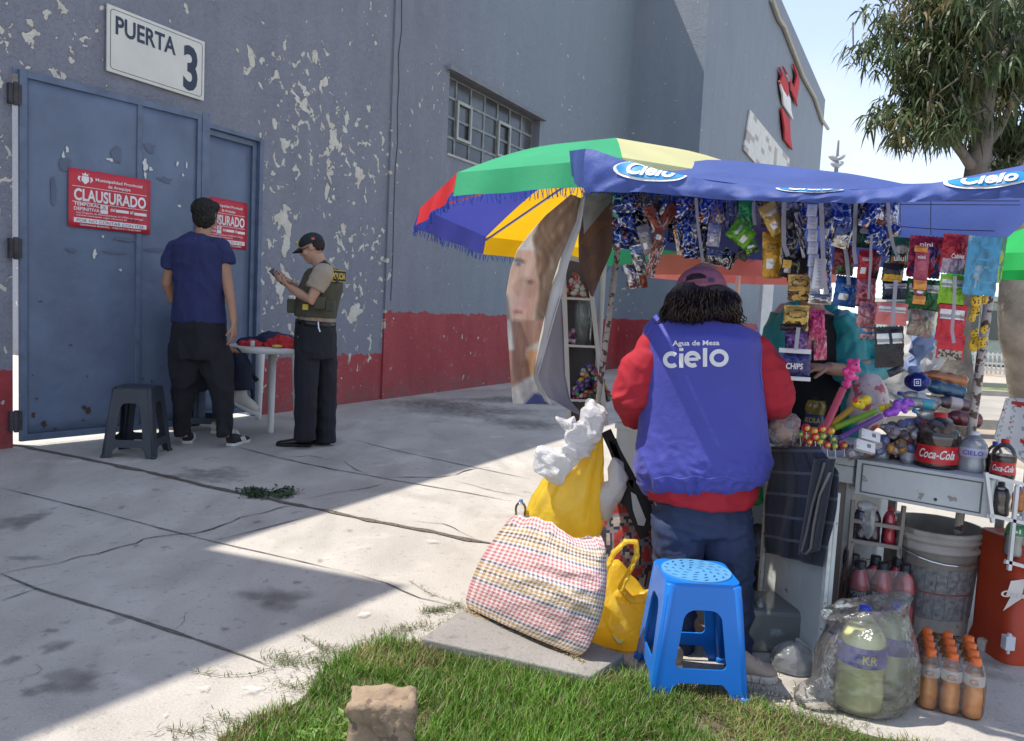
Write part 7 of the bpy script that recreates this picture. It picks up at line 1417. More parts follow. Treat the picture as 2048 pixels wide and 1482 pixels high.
mb = MB(); mb.grid(lambda a, b: at(lerp(1628, 1672, a)+lerp(0, -32, b)+3*math.sin(a*6), lerp(918, 1110, b)-8*a*b, 2.74)*0+onpl(lerp(1628, 1672, a)+lerp(0, -32, b)+3*math.sin(a*6), lerp(918, 1110, b)-8*a*b, dh+dsg*(.062+.008*math.sin(a*9)), dn), 16, 24, lambda a, b: (.03, .036, .05)); mb.build('cloth_fold', mat('plaid_wool', (1, 1, 1)), pc_, True, solid=.004)
# paint bucket used as bin
bb = gp(1893, 1282); bt_ = bb.y; R_ = 88*bt_/F; hB = (1276-1052)*bt_/F; bb = bb+V((0, R_*.9, 0)); bb.z = 0; t_ = empty('bucket', bb, 'big dirty white plastic bucket with printed grid under the drawer box', 'bucket')
mb = MB(); mb.lathe([(0, 0), (R_*.84, 0), (R_*.86, .01), (R_*.97, hB*.80), (R_*1.0, hB*.80), (R_*1.04, hB*.82), (R_*1.04, hB*.85), (R_*.99, hB*.86), (R_*.99, hB*.89), (R_*1.05, hB*.90), (R_*1.05, hB*.93), (R_*1.0, hB*.94), (R_*1.06, hB*.96), (R_*1.06, hB), (R_*.98, hB), (R_*.93, hB*.5), (0, hB*.48)], bb, n=48); mb.build('pail', mat('dirty_plastic', (.36, .33, .30), .6, 0, .25, 7, .3, 30, spots=((.22, .19, .16), 9, .62)), t_, True)
mb = MB(); mg = MB(); rr = lambda z: R_*lerp(.86, .97, z/(hB*.8))+.0012
def cyl(m_, a0, a1, z0, z1, o_=0, n=5): m_.grid(lambda a, b: bb+V((math.cos(lerp(a0, a1, a))*(rr(lerp(z0, z1, b))+o_), math.sin(lerp(a0, a1, a))*(rr(lerp(z0, z1, b))+o_), lerp(z0, z1, b))), n, 2)
for k in range(11): a0 = -2.95+k*.25; cyl(mb, a0, a0+.235, hB*.44, hB*.66); cyl(mb, a0, a0+.235, hB*.18, hB*.42)
mb.build('grid_print', mat('bucket_print', (.20, .20, .20), .6, 0, .5, 60), t_, True); cyl(mg, -2.95, -.25, hB*.425, hB*.435, .0005, 30); mg.build('red_line', mat('print_red', (.35, .04, .04)), t_, True)
mb = MB(); mb.loft([bb+V((R_*1.05*math.cos(a), -abs(R_*1.05*math.sin(a)), hB*.84-.05*math.sin(a))) for a in [i*math.pi/12 for i in range(13)]], [.003]*13, n=6); mb.build('handle', mat('clip_steel', (.6, .6, .6)), t_)
# orange drinks cooler
cb = gp(2040, 1335); Yc_ = cb.y; t_ = empty('drinks_cooler', (cb.x, cb.y+.1, 0), 'orange insulated drinks cooler with white lightning logo at the right edge', 'cooler')
c0 = V((at(2098, 1300, Yc_).x, Yc_+.14, 0)); hC = 1.2-(1100-664)*Yc_/F*1.0; mb = MB(); pts = [(rrect(.30, .26, .05), .0), (rrect(.30, .26, .05), .02), (rrect(.28, .25, .05), .06), (rrect(.285, .25, .05), hC)]
n_ = len(pts[0][0]); mb.v = [c0+V((p[0], p[1], z)) for P_, z in pts for p in P_]
for j in range(3):
    for i in range(n_): mb.f.append((j*n_+i, j*n_+(i+1) % n_, (j+1)*n_+(i+1) % n_, (j+1)*n_+i))
mb.f.append(tuple(range(3*n_, 4*n_))); mb.c = [(1, 1, 1)]*len(mb.f); mb.build('tank', mat('cooler_orange', (.42, .045, .012), .45, 0, .1, 5, .1, 30), t_, True)
fy = c0.y-.127; lp = lambda u, v: onpl(u, v, V((0, fy-.003, 0)), V((0, -1, 0)))
mb = MB(); mb.add([lp(u, v) for u, v in ((2022, 1162), (2052, 1158), (2044, 1190), (2054, 1190), (2006, 1222), (2022, 1192), (2012, 1192))], [(0, 1, 2, 6), (6, 2, 3, 4, 5)]); mb.build('logo_bolt', mat('logo_white', (.6, .56, .52), .5), t_)
mb = MB(); text(mb, 'Gatorade', planar(lp(2001, 1192)+V((0, -.002, 0)), V((1, 0, -.05)), Z), .19, .022, .03, .2); mb.build('lettering', mat('logo_white', (.6, .56, .52)), t_)
mb = MB(); q_ = lp(2004, 1278); mb.box((-.004, -.03, -.03), (.03, .0, .02), Matrix.Translation(q_)); mb.loft([q_+V((.012, -.02, .03)), q_+V((.012, -.02, -.045))], [.008, .006], n=10); mb.build('tap', K_WH, t_, bevel=.003)
# shrink wrapped packs
def pack(label, u, v, nx, ny, R_, h, liq, cap, lab, txt, tcol, film_m, rot, prof=SPORT, fill=.72, shear=0):
    b0 = gp(u, v); t = empty('bottle_pack', b0, label, 'drinks pack'); ex = V((math.cos(rot), math.sin(rot), 0)); ey = V((-ex.y, ex.x, 0))
    for j in range(ny):
        for i in range(nx):
            p = b0+ex*(R_*(2*i+1))*1.01+ey*(R_*(2*j+1))*1.01; bottle(0, h*F/p.y, 0, 2*R_*F/p.y, None, liq, cap, fill, lab, txt if j == 0 else None, tcol, prof, base=p-V((0, R_, 0)), parent=t, shear=shear, capr=.5)
    mb = MB(); W_, D_ = nx*2*R_*1.01, ny*2*R_*1.01
    def ring(z, s_, w_=0): return [b0+ex*(W_/2+p[0]*s_)+ey*(D_/2+p[1]*s_)+Z*(z+w_*math.sin(i*1.3)) for i, p in enumerate(rrect(W_+.004, D_+.004, R_*.9, 6))]
    rings = [ring(.004, .97), ring(.02, 1.01), ring(h*.3, 1.015), ring(h*.62, 1.01), ring(h*.78, .96, .004), ring(h*.9, .86, .006)]; n_ = len(rings[0]); mb.v = [q for r_ in rings for q in r_]
    for j in range(len(rings)-1):
        for i in range(n_): mb.f.append((j*n_+i, j*n_+(i+1) % n_, (j+1)*n_+(i+1) % n_, (j+1)*n_+i))
    mb.c = [(1, 1, 1)]*len(mb.f); mb.build('shrink_film', film_m, t, True); return t
F_C = film('shrink_film', (.99, .985, .98), .07, .5, 30)
g1 = gp(1840, 1422); g2 = gp(1972, 1452); s_ = (g2-g1).length; print('pack w', s_)
pack('shrink wrapped pack of orange sports drinks with orange caps on the pavement', 1832, 1416, 3, 4, s_/5.9, (1448-1322)*g2.y/F*1.03, mat('orange_sport', (1, .44, .08), .2, transl=.12, coat=.4), K_OR, ((.58, .55, .52), .56, .74), [('G', .8, .60, .09)], (.6, .2, .1), F_C, math.atan2((g2-g1).y, (g2-g1).x))
pack('pack of red sports drinks with black caps and POWER labels by the bucket', 1694, 1276, 3, 2, .0405, .30, L_RED, K_BK, ((.02, .02, .025), .48, .64), [('POWER', 1.5, .565, .06), ('RADE', 1.1, .50, .045)], (.55, .55, .58), F_C, -.12, fill=.90)
# two large lime sodas in a clear bag
for k, (u, vb, vt, lb, cp) in enumerate(((1735, 1438, 1216, 'large bottle of pale yellow soda with blue cap in the clear bag', K_BLUE), (1795, 1400, 1208, 'second large pale soda with blue cap, behind on the right in the clear bag', K_BLUE), (1722, 1385, 1200, 'large bottle with red cap behind the pale yellow soda', K_RED))):
    bottle(u, vb, vt, 98-20*(k > 0), lb, L_LIME if k < 2 else liquid('dark_red_soda', (.15, .02, .02), .2), cp, .80, ((.09, .08, .32), .47, .66), [('KR', .6, .52, .08)] if k == 0 else None, (.6, .55, .05), z=0, capr=.26, spin=.35)
c_ = gp(1748, 1440)+V((.01, .10, .0)); mb = MB(); w_ = lambda p: p
mb.loft([c_+Z*.008, c_+Z*.06, c_+Z*.16, c_+Z*.24, c_+V((-.01, 0, .29)), c_+V((-.02, 0, .325))], [(.14, .11), (.165, .13), (.155, .125), (.13, .11), (.12, .08), (.15, .07)], lat=(1, 0, 0), n=30)
mb.ell(c_+V((-.15, -.03, .04)), (.08, .05, .05)); me = crumple(organic(mb, .008, 2), .05, .008, 3); tag(put('plastic_bag', me, film('bag_film', (.97, .97, .97), .13, 1, 18), None, True), 'crumpled clear plastic bag holding the large pale yellow sodas', 'bag')
def pbag(label, u, v, Y, r3, m, disp=.02, extra=(), name='plastic_bag', cat='bag', ds=11, z0=None):
    mb = MB(); c_ = at(u, v, Y); mb.ell(c_, r3)
    for (du, dv, q) in extra: mb.ell(at(u+du, v+dv, Y), q)
    me = crumple(organic(mb, .006, 2), .10, disp*.35, int(u))
    for v_ in me.vertices: v_.co.z = max(v_.co.z, .006)
    return tag(put(name, me, m, None, True), label, cat)
F_M = film('milky_film', (.85, .87, .88), .35, .9, 16)
pbag('milky clear plastic bag with a torn handle on the ground by the door', 1590, 1330, 2.62, (.085, .07, .08), F_M, .022, [(30, 25, (.05, .05, .04)), (-20, 10, (.05, .04, .05))]); pbag('white translucent bag handle curling beside the vendor shoe', 1520, 1225, 2.78, (.03, .03, .06), F_M, .016, [(8, 25, (.02, .03, .04))])
pbag('whitish plastic bag hanging from the crate rack under the counter', 1740, 1042, 2.9, (.022, .03, .075), F_M, .016, [(-5, -28, (.04, .03, .02))])
mb = MB(); q_ = gp(1590, 1330); mb.box((-.20, .0, .0), (.13, .22, .16), Matrix.Translation((q_.x, q_.y+.08, .001))); tag(mb.build('storage_tub', film('tub_plastic', (.55, .6, .6), .45, .2, 10), None, bevel=.02), 'grey translucent storage tub under the counter behind the bags', 'tub')
# drinks in the racks
bottle(2008, 1035, 966, 36, 'dark cola bottle standing inside the white side rack', L_COLA, K_BK, .8, Y=Yk+.02, prof=SODA); bottle(2042, 1024, 974, 24, 'orange drink with blue cap behind the white side rack', L_ORG, K_BLUE, .8, Y=Yk+.1); bottle(2040, 1118, 1034, 40, 'white bottle with green band and letters bl in the lower rack', liquid('milk', (.55, .55, .52), .2), K_WH, .9, ((.04, .22, .08), .55, .80), [('bl', .8, .62, .1)], Y=Yk+.02)
for k, (u, c, n_) in enumerate(((1722, liquid('navy_drink', (.02, .02, .08), .2), 'dark blue'), (1750, liquid('purple_drink', (.07, .02, .05), .2), 'dark purple'), (1782, L_RED, 'clear red'))): bottle(u, 1088+k*3, 1010+k*2, 28, '%s drink bottle in the grey crate rack' % n_, c, K_RED, .85, Y=3.03)
for k, (u, c) in enumerate(((1706, 'bluish'), (1700, 'navy'))): bottle(u-2*k, 1212-k*50, 1120-k*40, 22, '%s bottle half hidden between the cabinet door and the red pack' % c, liquid('navy_drink', (.02, .02, .08)), K_BK, .8, Y=2.95+.1*k)
mb = MB(); mb.box((-.02, -.015, 0), (.02, .015, .045), Matrix.Translation(gp(1966, 1300)) @ Matrix.Rotation(.4, 4, 'Z')); tag(mb.build('paper_scrap', mat('paper_cream', (.5, .46, .4), .8), None, bevel=.004), 'small crumpled cream carton on the ground beside the cooler', 'carton')
# neighbour's net covered table at the right edge
t_ = empty('net_cover', at(2050, 900, 3.2), 'white netting with red print over the next table at the right edge', 'cover'); mb = MB(); q4 = [at(2012, 796, 3.3), at(2120, 800, 3.3), at(2120, 990, 3.2), at(1988, 875, 3.2)]
mb.grid(lambda a, b: lerp(lerp(q4[0], q4[1], a), lerp(q4[3], q4[2], a), b)+V((0, .02*math.sin(a*8), 0)), 30, 30, lambda a, b: (.5, .05, .04) if noise.noise(V((a*5, b*5, 2))) > .42 else ((.35, .35, .36) if (a*9+b*5) % 1 < .06 or (a*9-b*5) % 1 < .06 else (.66, .64, .62))); mb.build('net', mat('net_cloth', (1, 1, 1), .8, attr=True, transl=.3), t_, True, solid=.002)
mb = MB(); 
for u in (2060, 2110): p = at(u, 900, 3.35); mb.loft([(p.x, p.y, 0), tuple(p)], [.014]*2)
mb.build('stand', M_RK, t_)
# patterned rucksack and straps hanging at the left panel
def pat(a, b): 
    n_ = noise.noise(V((a*7, b*9, 1))); return (.38, .05, .05) if n_ > .15 else ((.20, .20, .26) if n_ > -.1 else ((.04, .04, .06) if n_ > -.35 else (.4, .36, .38)))
t_ = empty('rucksack', at(1250, 1090, 3.25), 'red grey and black patterned rucksack hanging under the counter beside the vendor', 'bag'); mb = MB(); mb.grid(lambda a, b: at(lerp(1205, 1315, a)+12*math.sin(b*3), lerp(985, 1190, b), 3.22-.07*math.sin(3.14*a)*math.sin(3.14*b)), 30, 34, pat); mb.build('bag_body', mat('rucksack_cloth', (1, 1, 1), .85, 0, .15, 20, .5, 20, attr=True), t_, True, solid=.05)
mb = MB()
for P_ in ([(1212, 862), (1232, 905), (1262, 960), (1288, 1010), (1298, 1062)], [(1222, 880), (1240, 930), (1250, 960)], [(1262, 960), (1256, 1000), (1290, 1075)]): mb.loft([at(u, v, 3.0) for u, v in P_], [(.021, .004)]*len(P_), lat=(1, 0, 0), n=6)
mb.build('shoulder_strap', mat('strap_black', (.018, .016, .018), .8), t_)
mb = MB(); mb.prism([at(u, v, 2.99) for u, v in ((1262, 984), (1272, 990), (1292, 1040), (1288, 1052), (1276, 1050), (1266, 1020))], V((0, .003, 0))); mb.build('tag', mat('tag_white', (.45, .45, .45), .6), t_)
pbag('black rubbish bag on the ground under the counter behind the vendor legs', 1330, 1130, 3.35, (.16, .08, .22), mat('black_bag', (.012, .012, .013), .35, 0, .2, 8, .5, 15), .03, [(100, 60, (.2, .1, .2)), (180, 20, (.16, .1, .24))], 'rubbish_bag')
pbag('green plastic bag hanging between the vendor hip and the plaid cloth', 1513, 985, 3.0, (.028, .03, .055), mat('green_film', (.03, .30, .07), .4, 0, .2, 9, .5, 30, transl=.4), .012, [(2, 18, (.025, .03, .02))])
# ============================================================ SACK, YELLOW BAGS
slb = [(842, 1276), (936, 1218), (1192, 1338), (1160, 1372)]
S4 = [gp(842, 1276, .05), gp(958, 1196, .05), gp(1250, 1308, .05), gp(1182, 1352, .05)]; mb = MB(); mb.prism([p-Z*.06 for p in S4], Z*.06)
o_ = mb.build('concrete_slab', M_CON2, None, bevel=.006); tag(o_, 'loose concrete slab lying at the grass edge under the checked sack', 'slab')
def sack_mat():
    m = bpy.data.materials.new('checked_weave'); m.use_nodes = True; t = m.node_tree; b = t.nodes['Principled BSDF']; L = t.links.new; a = N(t, 'ShaderNodeAttribute'); a.attribute_name = 'ab'; sp = N(t, 'ShaderNodeSeparateXYZ'); L(a.outputs['Vector'], sp.inputs[0])
    def sq(o_, f, w=.0):
        x = N(t, 'ShaderNodeMath'); x.operation = 'MULTIPLY'; L(o_, x.inputs[0]); x.inputs[1].default_value = f*6.28318; s = N(t, 'ShaderNodeMath'); s.operation = 'SINE'; L(x.outputs[0], s.inputs[0]); r_ = N(t, 'ShaderNodeMapRange'); L(s.outputs[0], r_.inputs[0]); r_.inputs[1].default_value = -.25; r_.inputs[2].default_value = .25; return r_.outputs[0]
    ad = N(t, 'ShaderNodeMath'); ad.operation = 'ADD'; L(sq(sp.outputs['X'], 31), ad.inputs[0]); L(sq(sp.outputs['Y'], 29), ad.inputs[1]); hf = N(t, 'ShaderNodeMath'); hf.operation = 'MULTIPLY'; L(ad.outputs[0], hf.inputs[0]); hf.inputs[1].default_value = .5
    cr = N(t, 'ShaderNodeValToRGB'); e = cr.color_ramp; e.interpolation = 'CONSTANT'; PK = (.42, .13, .14, 1); BL = (.07, .09, .16, 1); YB = (.36, .22, .06, 1); DB = (.10, .07, .04, 1)
    e.elements[0].color = YB; e.elements[0].position = 0; e.elements[1].position = .07; e.elements[1].color = BL
    for p_, c_ in ((.09, PK), (.30, BL), (.335, YB), (.40, DB), (.435, YB), (.50, BL), (.535, PK), (.72, BL), (.75, YB), (.80, DB), (.84, YB), (.90, BL), (.92, PK)):
        q_ = e.elements.new(p_); q_.color = c_
    L(sp.outputs['Y'], cr.inputs[0]); mx = N(t, 'ShaderNodeMixRGB'); L(hf.outputs[0], mx.inputs[0]); mx.inputs[1].default_value = (.62, .56, .54, 1); L(cr.outputs[0], mx.inputs[2]); L(mx.outputs[0], b.inputs['Base Color']); b.inputs['Roughness'].default_value = .6
    n3 = N(t, 'ShaderNodeTexNoise'); n3.inputs['Scale'].default_value = 160; co = N(t, 'ShaderNodeTexCoord'); L(co.outputs['Object'], n3.inputs[0]); bp = N(t, 'ShaderNodeBump'); bp.inputs['Distance'].default_value = .004; L(n3.outputs[0], bp.inputs['Height']); L(bp.outputs[0], b.inputs['Normal']); return m
cs = [gp(930, 1212, .05), gp(1168, 1318, .05)]; YT = 2.98
BL_, BR_ = gp(928, 1212, .056), gp(1168, 1316, .056); print('sack', BL_, BR_); TL_, TR_ = at(1022, 1034, BL_.y+.02), at(1207, 1080, BR_.y+.10)
mb = MB(); na, nb = 60, 60; ab = []
for sd in (-1, 1):
    def fn(a, b):
        L0 = lerp(BL_, TL_, b); R0 = lerp(BR_, TR_, b); L0 = L0+V((-.030*math.sin(3.14*b), 0, 0)); R0 = R0+V((.030*math.sin(3.14*b), 0, 0)); w9 = 1-.07*max(0, 1-b/.10)**2-.05*max(0, (b-.93)/.07)**2; p = lerp(L0, R0, .5+(a-.5)*w9); p.z -= .004*math.sin(3.14*a)*(1-b); p.z += .02*math.sin(a*7)*(b**6)+.012*noise.noise(V((a*12, 1, 4)))*(b > .9)
        e = max(0, math.sin(3.14159*a))**.55*max(0, math.sin(3.14159*min(1, b*.86+.07)))**.55; dn_ = V((.35, -1, .25)).normalized()
        w_ = .012*noise.noise(V((a*4+b*2, b*3, sd)))+.008*(1-2*abs(noise.noise(V((a*6, b*8, 3+sd)))))*(1+1.5*(b > .8))+.014*(1-2*abs(noise.noise(V((a*3-b*4, b*3+a*2, 7)))))*e
        return p+dn_*((.165 if sd < 0 else -.09)*e+w_*e*1.3)
    mb.grid(fn, na, nb); ab += [(i/na, j/nb, 0) for j in range(nb+1) for i in range(na+1)]
me = mb.mesh(); at_ = me.attributes.new('ab', 'FLOAT_VECTOR', 'POINT'); at_.data.foreach_set('vector', [c for p in ab for c in p]); sk = put('checked_sack', me, sack_mat(), None, True); tag(sk, 'full pink and yellow checked woven sack leaning on the concrete slab', 'sack')
mb = MB(); mb.loft([at(1135, 1296, 2.70), at(1155, 1308, 2.70), at(1180, 1320, 2.68)], [.02, .016, .006], n=8); put('sack_corner', organic(mb, .005, 1, .008, 30), mat('sack_seam', (.36, .25, .16), .8, 0, .5, 60), sk, True)
# fringe along the sack seam
mb = MB(); r = random.Random(2)
for i in range(260):
    a = r.random(); p = lerp(BL_, BR_, a)+V((0, -.02, .004-.022*math.sin(3.14*a)*.6)); mb.bar(p, p+V((r.uniform(-.012, .012), r.uniform(-.02, 0), r.uniform(-.016, .012))), .0012)
mb.build('frayed_seam', mat('sack_straw', (.42, .30, .14), .9), sk)
def yel(nm, a=.45, tl=.55): return mat(nm, (.95, .70, .07), .28, 0, .10, 5, .5, 14, transl=tl, alpha=a, coat=.3)
def pleat(label, path, m, par=None, name='bag_body', npl=9, amp=.10, n=60):
    mb = MB(); P_ = [p for p, r_ in path]; k = len(path)
    def fn(a, b):
        t = b*(k-1); i = min(k-2, int(t)); f = t-i; c_ = lerp(V(path[i][0]), V(path[i+1][0]), f); rx = lerp(path[i][1][0], path[i+1][1][0], f); ry = lerp(path[i][1][1], path[i+1][1][1], f); q_ = a*2*math.pi
        g_ = 1+amp*(b**.7)*math.sin(q_*npl+2*noise.noise(V((a*9, b*2, 1))))+.07*noise.noise(V((math.cos(q_)*2.2, math.sin(q_)*2.2, b*5)))+.03*noise.noise(V((math.cos(q_)*7, math.sin(q_)*7, b*12))); return c_+V((math.cos(q_)*rx*g_, math.sin(q_)*ry*g_, 0))
    mb.grid(fn, n*2, 40); return mb.build(name, m, par, True)
Yb_ = 3.03; t_ = empty('yellow_bag', at(1140, 1075, Yb_), 'bulging yellow plastic bag standing in the mouth of the checked sack', 'bag')
pleat('', [(at(1128, 1100, Yb_), (.12, .09)), (at(1128, 1040, Yb_), (.155, .12)), (at(1136, 995, Yb_), (.135, .115)), (at(1150, 950, Yb_), (.105, .09)), (at(1170, 915, Yb_), (.072, .06)), (at(1188, 885, Yb_), (.035, .03)), (at(1200, 868, Yb_), (.012, .012))], yel('yellow_film', .93, .5), t_)
t2 = empty('white_bag', at(1180, 885, 2.93), 'knotted white plastic bag tied over the yellow bag', 'bag'); M_WB = mat('white_film', (.72, .72, .74), .35, 0, .05, 6, .5, 16, transl=.4, alpha=.93)
mb = MB(); 
for u, v, rx, rz, d in ((1168, 868, .075, .05, 0), (1190, 830, .04, .07, .02), (1165, 895, .06, .03, 0), (1140, 850, .035, .025, .02), (1112, 915, .08, .045, -.0), (1098, 935, .05, .045, 0), (1150, 900, .06, .03, 0)): mb.ell(at(u, v, 2.93+d), (rx, .045, rz))
put('bag_body', crumple(organic(mb, .006, 2, .01, 5), .35, .020, 1), M_WB, t2, True)
mb = MB(); mb.ell(at(1133, 848, 2.98), (.05, .03, .018), Matrix.Rotation(.5, 3, 'Y')); put('bag_tail', crumple(organic(mb, .006, 2), .2, .012, 5), M_WB, t2, True); mb = MB(); mb.ell(at(1232, 960, 2.99), (.035, .04, .09)); mb.ell(at(1215, 1000, 3.0), (.04, .04, .07)); put('bag_tail', crumple(organic(mb, .006, 2), .10, .012, 2), M_WB, t2, True)
bottle(1040, 1046, 1000, 24, 'small empty clear bottle poking from the left of the sack mouth', None, K_LB, .5, Y=3.0)
# second yellow bag with a loop handle
t_ = empty('yellow_bag', gp(1235, 1318), 'yellow plastic carrier bag with its loop handle up, between sack and blue stool', 'bag'); mb = MB(); c_ = gp(1235, 1318)+V((0.01, .07, 0))
mb.loft([at(1238, 1310, 2.78), at(1238, 1285, 2.78), at(1238, 1240, 2.78), at(1238, 1195, 2.78), at(1228, 1160, 2.79), at(1220, 1128, 2.80)], [(.11, .08), (.135, .10), (.14, .10), (.105, .075), (.06, .04), (.035, .02)], lat=(1, 0, 0), n=20); mb.ell(at(1285, 1215, 2.76), (.06, .05, .06))
me = crumple(organic(mb, .006, 3, .02, 5), .05, .009, 3)
for v_ in me.vertices: v_.co.z = max(v_.co.z, .008)
put('bag_body', me, yel('yellow_film_thin', .88, .6), t_, True)
mb = MB(); lp_ = [(1208, 1150), (1228, 1105), (1252, 1082), (1272, 1084), (1274, 1110), (1258, 1145), (1240, 1180)]; mb.loft([at(u, v, 2.70) for u, v in lp_], [(.020, .006), (.016, .006), (.014, .007), (.014, .007), (.016, .007), (.02, .006), (.03, .008)], n=10); mb.loft([at(u, v, 2.71) for u, v in ((1240, 1175), (1262, 1200), (1290, 1196), (1318, 1180))], [(.03, .008), (.03, .012), (.022, .01), (.012, .006)], n=10); put('handle', organic(mb, .004, 1, .005, 30), yel('yellow_film', .93), t_, True)
mb = MB(); mb.loft([at(u, v, 2.68) for u, v in ((1226, 1270), (1236, 1282), (1250, 1280))], [(.004, .003), (.016, .004), (.003, .003)], n=8); put('torn_scrap', organic(mb, .003, 1, .006, 40), mat('scrap_yellow', (.75, .65, .25), .6), t_, True)
# ============================================================ STONE, GRASS, WEEDS
sb = gp(758, 1570); mb = MB(); t0 = at(765, 1372, sb.y+.06)
ys = sb.y+.03; topv = [(706, 1356), (738, 1346), (780, 1356), (828, 1370), (826, 1392), (800, 1402), (762, 1400), (735, 1408), (700, 1420)]
P_ = [at(u, v+12, ys+(.09 if v < 1380 else .0)) for u, v in topv]; cN = sum(P_, V((0, 0, 0)))/len(P_); hz = cN.z
P2 = [V((p.x, p.y, hz+.35*(p.z-hz))) for p in P_]; mb.prism([V((p.x+(cN.x-p.x)*.06, p.y, -.02)) for p in P2], Z*.001); mb = MB(); n_ = len(P2); rings = []
for k in range(9):
    t = k/8; rings.append([V((lerp(cN.x, p.x, 1+.05*noise.noise(V((i, t*4, 1)))-.10*(1-t)), lerp(cN.y, p.y, 1.0+.06*noise.noise(V((i, t*4, 5)))), lerp(-.03, p.z, t))) for i, p in enumerate(P2)])
for k in range(8):
    for i in range(n_): mb.add([rings[k][i], rings[k][(i+1) % n_], rings[k+1][(i+1) % n_], rings[k+1][i]], [(0, 1, 2, 3)])
mb.add(rings[-1], [tuple(range(n_))]); mb.add(rings[0], [tuple(range(n_))[::-1]]); me = organic(mb, .005, 2, .016, 11)
for v_ in me.vertices: v_.co += V((noise.noise(v_.co*60), noise.noise(v_.co*60+V((9, 0, 0))), noise.noise(v_.co*60+V((0, 9, 0)))))*.003
tag(put('stone_stub', me, mat('rough_stone', (.26, .19, .13), .95, 0, .35, 14, 1, 60, spots=((.15, .11, .08), 22, .58)), None, True), 'broken brown stone post stub standing in the grass', 'stone')
gpoly = [(440, 1482), (510, 1450), (600, 1408), (648, 1350), (700, 1306), (760, 1290), (860, 1290), (1000, 1325), (1180, 1365), (1260, 1350), (1350, 1380), (1500, 1402), (1600, 1440), (1760, 1478), (1900, 1500), (1980, 1800), (330, 1800)]
GP = [gp(u, v) for u, v in gpoly]
def inside(x, y, P_=GP):
    c = False; n_ = len(P_); j = n_-1
    for i in range(n_):
        if (P_[i].y > y) != (P_[j].y > y) and x < (P_[j].x-P_[i].x)*(y-P_[i].y)/(P_[j].y-P_[i].y)+P_[i].x: c = not c
        j = i
    return c
mb = MB(); mb.add([V((p.x+.02*noise.noise(p*9), p.y+.02*noise.noise(p*7), .006)) for p in GP], [tuple(range(len(GP)))]); tag(mb.build('soil', mat('grass_soil', (.10, .085, .05), 1, 0, .5, 14, .8, 40), None, origin=V((0, 0, 0))), kind='structure')
r = random.Random(11); gv = []; gf = []; gc = []; xs = [p.x for p in GP]; ys_ = [p.y for p in GP]
def blade(x, y, h, w_, lean, ang, c, z0=.004, fl=0):
    d = V((math.cos(ang), math.sin(ang), 0)); s = V((-d.y, d.x, 0))*w_*.5; p0 = V((x, y, z0)); p1 = p0+Z*h*.5+d*lean*.25; p2 = p0+Z*h*(.9-fl)+d*lean; b = len(gv); gv.extend([p0-s, p0+s, p1+s*.8, p1-s*.8, p2]); gf.append((b, b+1, b+2, b+3)); gf.append((b+3, b+2, b+4)); gc.extend([c, c])
cnt = 0
while cnt < 46000:
    x = r.uniform(min(xs), max(xs)); y = r.uniform(min(ys_), max(ys_)); jx = x+.05*noise.noise(V((x*6, y*6, 0))); jy = y+.05*noise.noise(V((x*6, y*6, 5)))
    if abs(jx-sb.x) < .12 and sb.y-.2 < jy < sb.y+.02 and r.random() < .8: continue
    if y < 1.2 and r.random() < .6: continue
    if not inside(jx, jy): 
        if r.random() < .002: blade(x, y, .02, .003, .02, r.random()*6.3, (.08, .1, .03))
        continue
    cl = noise.noise(V((x*3.2, y*3.2, 2))); dry = 1.3*noise.noise(V((x*5, y*5, 9)))+(.55 if x > .62 else 0)+.3*(y > 2.42)
    if x > .55 and r.random() < .35: continue
    if noise.noise(V((x*7, y*7, 3))) > .33 and r.random() < .75: continue
    g_ = r.uniform(.55, 1.35)*(1+.5*cl); h = r.uniform(.022, .062)*(1+.35*cl)*(.6 if x > .62 else 1); 
    c = (.12*g_, .25*g_, .028*g_) if dry < .35 or r.random() < .45 else (.27*g_, .24*g_, .10*g_)
    if r.random() < .13: c = (.32, .27, .13)
    blade(x, y, h, r.uniform(.002, .0042), r.uniform(.0, .05), r.random()*6.3, c); cnt += 1
def runner(px, nb=40, spread=.012, h=.02, col=(.13, .16, .06)):
    P_ = [gp(u, v) for u, v in px]
    for i in range(nb):
        t = r.random()*(len(P_)-1); k = min(len(P_)-2, int(t)); p = P_[k].lerp(P_[k+1], t-k); q_ = r.uniform(.6, 1.3); c = tuple(x*q_ for x in col)
        blade(p.x+r.gauss(0, spread), p.y+r.gauss(0, spread), h*r.uniform(.3, 1.2), .0026, r.uniform(.01, .045), r.random()*6.3, c, .004, .3)
    for a, b in zip(P_, P_[1:]):
        s = V((-(b-a).y, (b-a).x, 0)).normalized()*.0013; bb_ = len(gv); gv.extend([a-s+Z*.007, a+s+Z*.007, b+s+Z*.007, b-s+Z*.007]); gf.append((bb_, bb_+1, bb_+2, bb_+3)); gc.append((.16, .13, .07))
for px, nb, sp in (([(380, 1345), (440, 1355), (500, 1352), (545, 1338)], 40, .005), ([(603, 1272), (640, 1298), (680, 1310), (720, 1300)], 60, .012), ([(540, 1320), (600, 1325), (660, 1330)], 260, .03), ([(640, 1300), (700, 1312), (760, 1285), (800, 1262), (850, 1255)], 420, .03), ([(845, 1228), (880, 1222), (925, 1215)], 200, .02), ([(870, 1255), (910, 1240), (930, 1225)], 60, .02), ([(330, 1460), (380, 1470), (420, 1455)], 60, .02), ([(430, 1440), (480, 1450), (520, 1440)], 80, .02), ([(560, 1370), (600, 1380), (640, 1360)], 120, .025), ([(1180, 1375), (1240, 1345), (1260, 1335)], 200, .025), ([(1500, 1420), (1600, 1450), (1700, 1475)], 900, .06), ([(820, 1165), (860, 1190), (930, 1212)], 22, .008), ([(1545, 1440), (1640, 1470)], 500, .05)): runner(px, nb, sp)
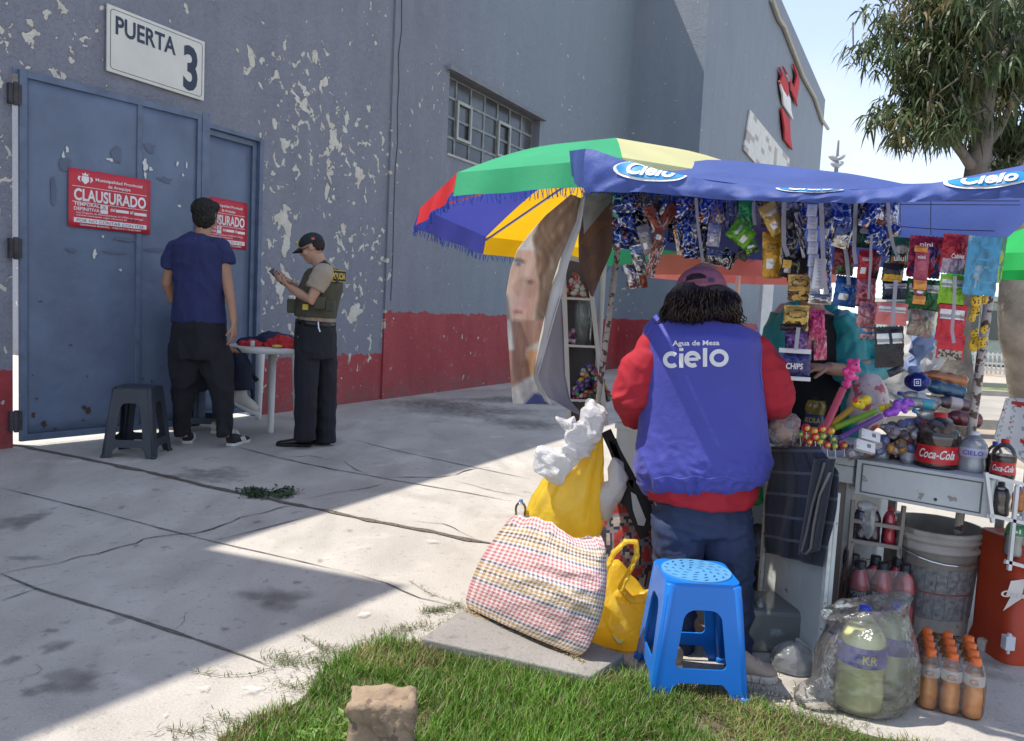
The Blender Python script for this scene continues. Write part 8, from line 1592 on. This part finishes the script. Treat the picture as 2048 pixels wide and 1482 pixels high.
for i in range(900): x, y = gp(1330+r.gauss(0, 90), 1375+r.gauss(0, 12)).xy; blade(x, y, r.uniform(.02, .055), .003, r.uniform(0, .05), r.random()*6.3, (.24, .25, .10))
me = bpy.data.meshes.new('grass'); me.from_pydata([tuple(p) for p in gv], [], gf); ca = me.attributes.new('Col', 'FLOAT_COLOR', 'CORNER'); ca.data.foreach_set('color', [q for f, c in zip(gf, gc) for _ in f for q in (c[0], c[1], c[2], 1.0)])
tag(put('grass', me, mat('grass_blade', (1, 1, 1), .5, 0, .1, 4, attr=True, transl=.35), None, origin=V((0, 0, 0))), kind='stuff')
# broad leaved weeds
mb = MB()
def weed(u, v, n_, L_, c, z=.004, hh=.5):
    p = gp(u, v, z)
    for k in range(n_):
        a = r.random()*6.3; d = V((math.cos(a), math.sin(a), r.uniform(.2, 1.4)*hh)).normalized(); l = L_*r.uniform(.5, 1.1); s = V((-d.y, d.x, 0)).normalized()*l*.2; q_ = p+V((r.gauss(0, L_*.5), r.gauss(0, L_*.4), 0)); g_ = r.uniform(.6, 1.3); mb.add([q_, q_+d*l*.5+s, q_+d*l-Z*l*.15, q_+d*l*.5-s], [(0, 1, 2, 3)], tuple(x*g_ for x in c))
for u, v in ((660, 1440), (690, 1450), (630, 1462), (605, 1475), (672, 1470), (700, 1478)): weed(u, v, 8, .04, (.22, .34, .09), .03)
tag(mb.build('weed_clump', mat('weed_leaf', (1, 1, 1), .5, attr=True, transl=.3), None), 'low broad leaved weed beside the stone stub in the grass', 'weed'); mb = MB()
for k in range(75): weed(485+r.random()*98, 975+r.random()*16+(r.random()*8), 6, .045, (.045, .085, .035), .004, .8)
tag(mb.build('weed_clump', mat('weed_leaf', (1, 1, 1)), None), 'dark green weed growing from the open joint in the pavement', 'weed')
# litter at the right bottom
mb = MB()
for k in range(70): p = gp(1480+r.random()*130, 1385+r.gauss(0, 14)+ (r.random()*20), .006); a = r.random()*3; mb.bar(p, p+V((math.cos(a), math.sin(a), .1))*r.uniform(.004, .012), .004)
tag(mb.build('crumbs', mat('crumb_pale', (.5, .45, .36), .9), None, origin=V((0, 0, 0))), kind='stuff')
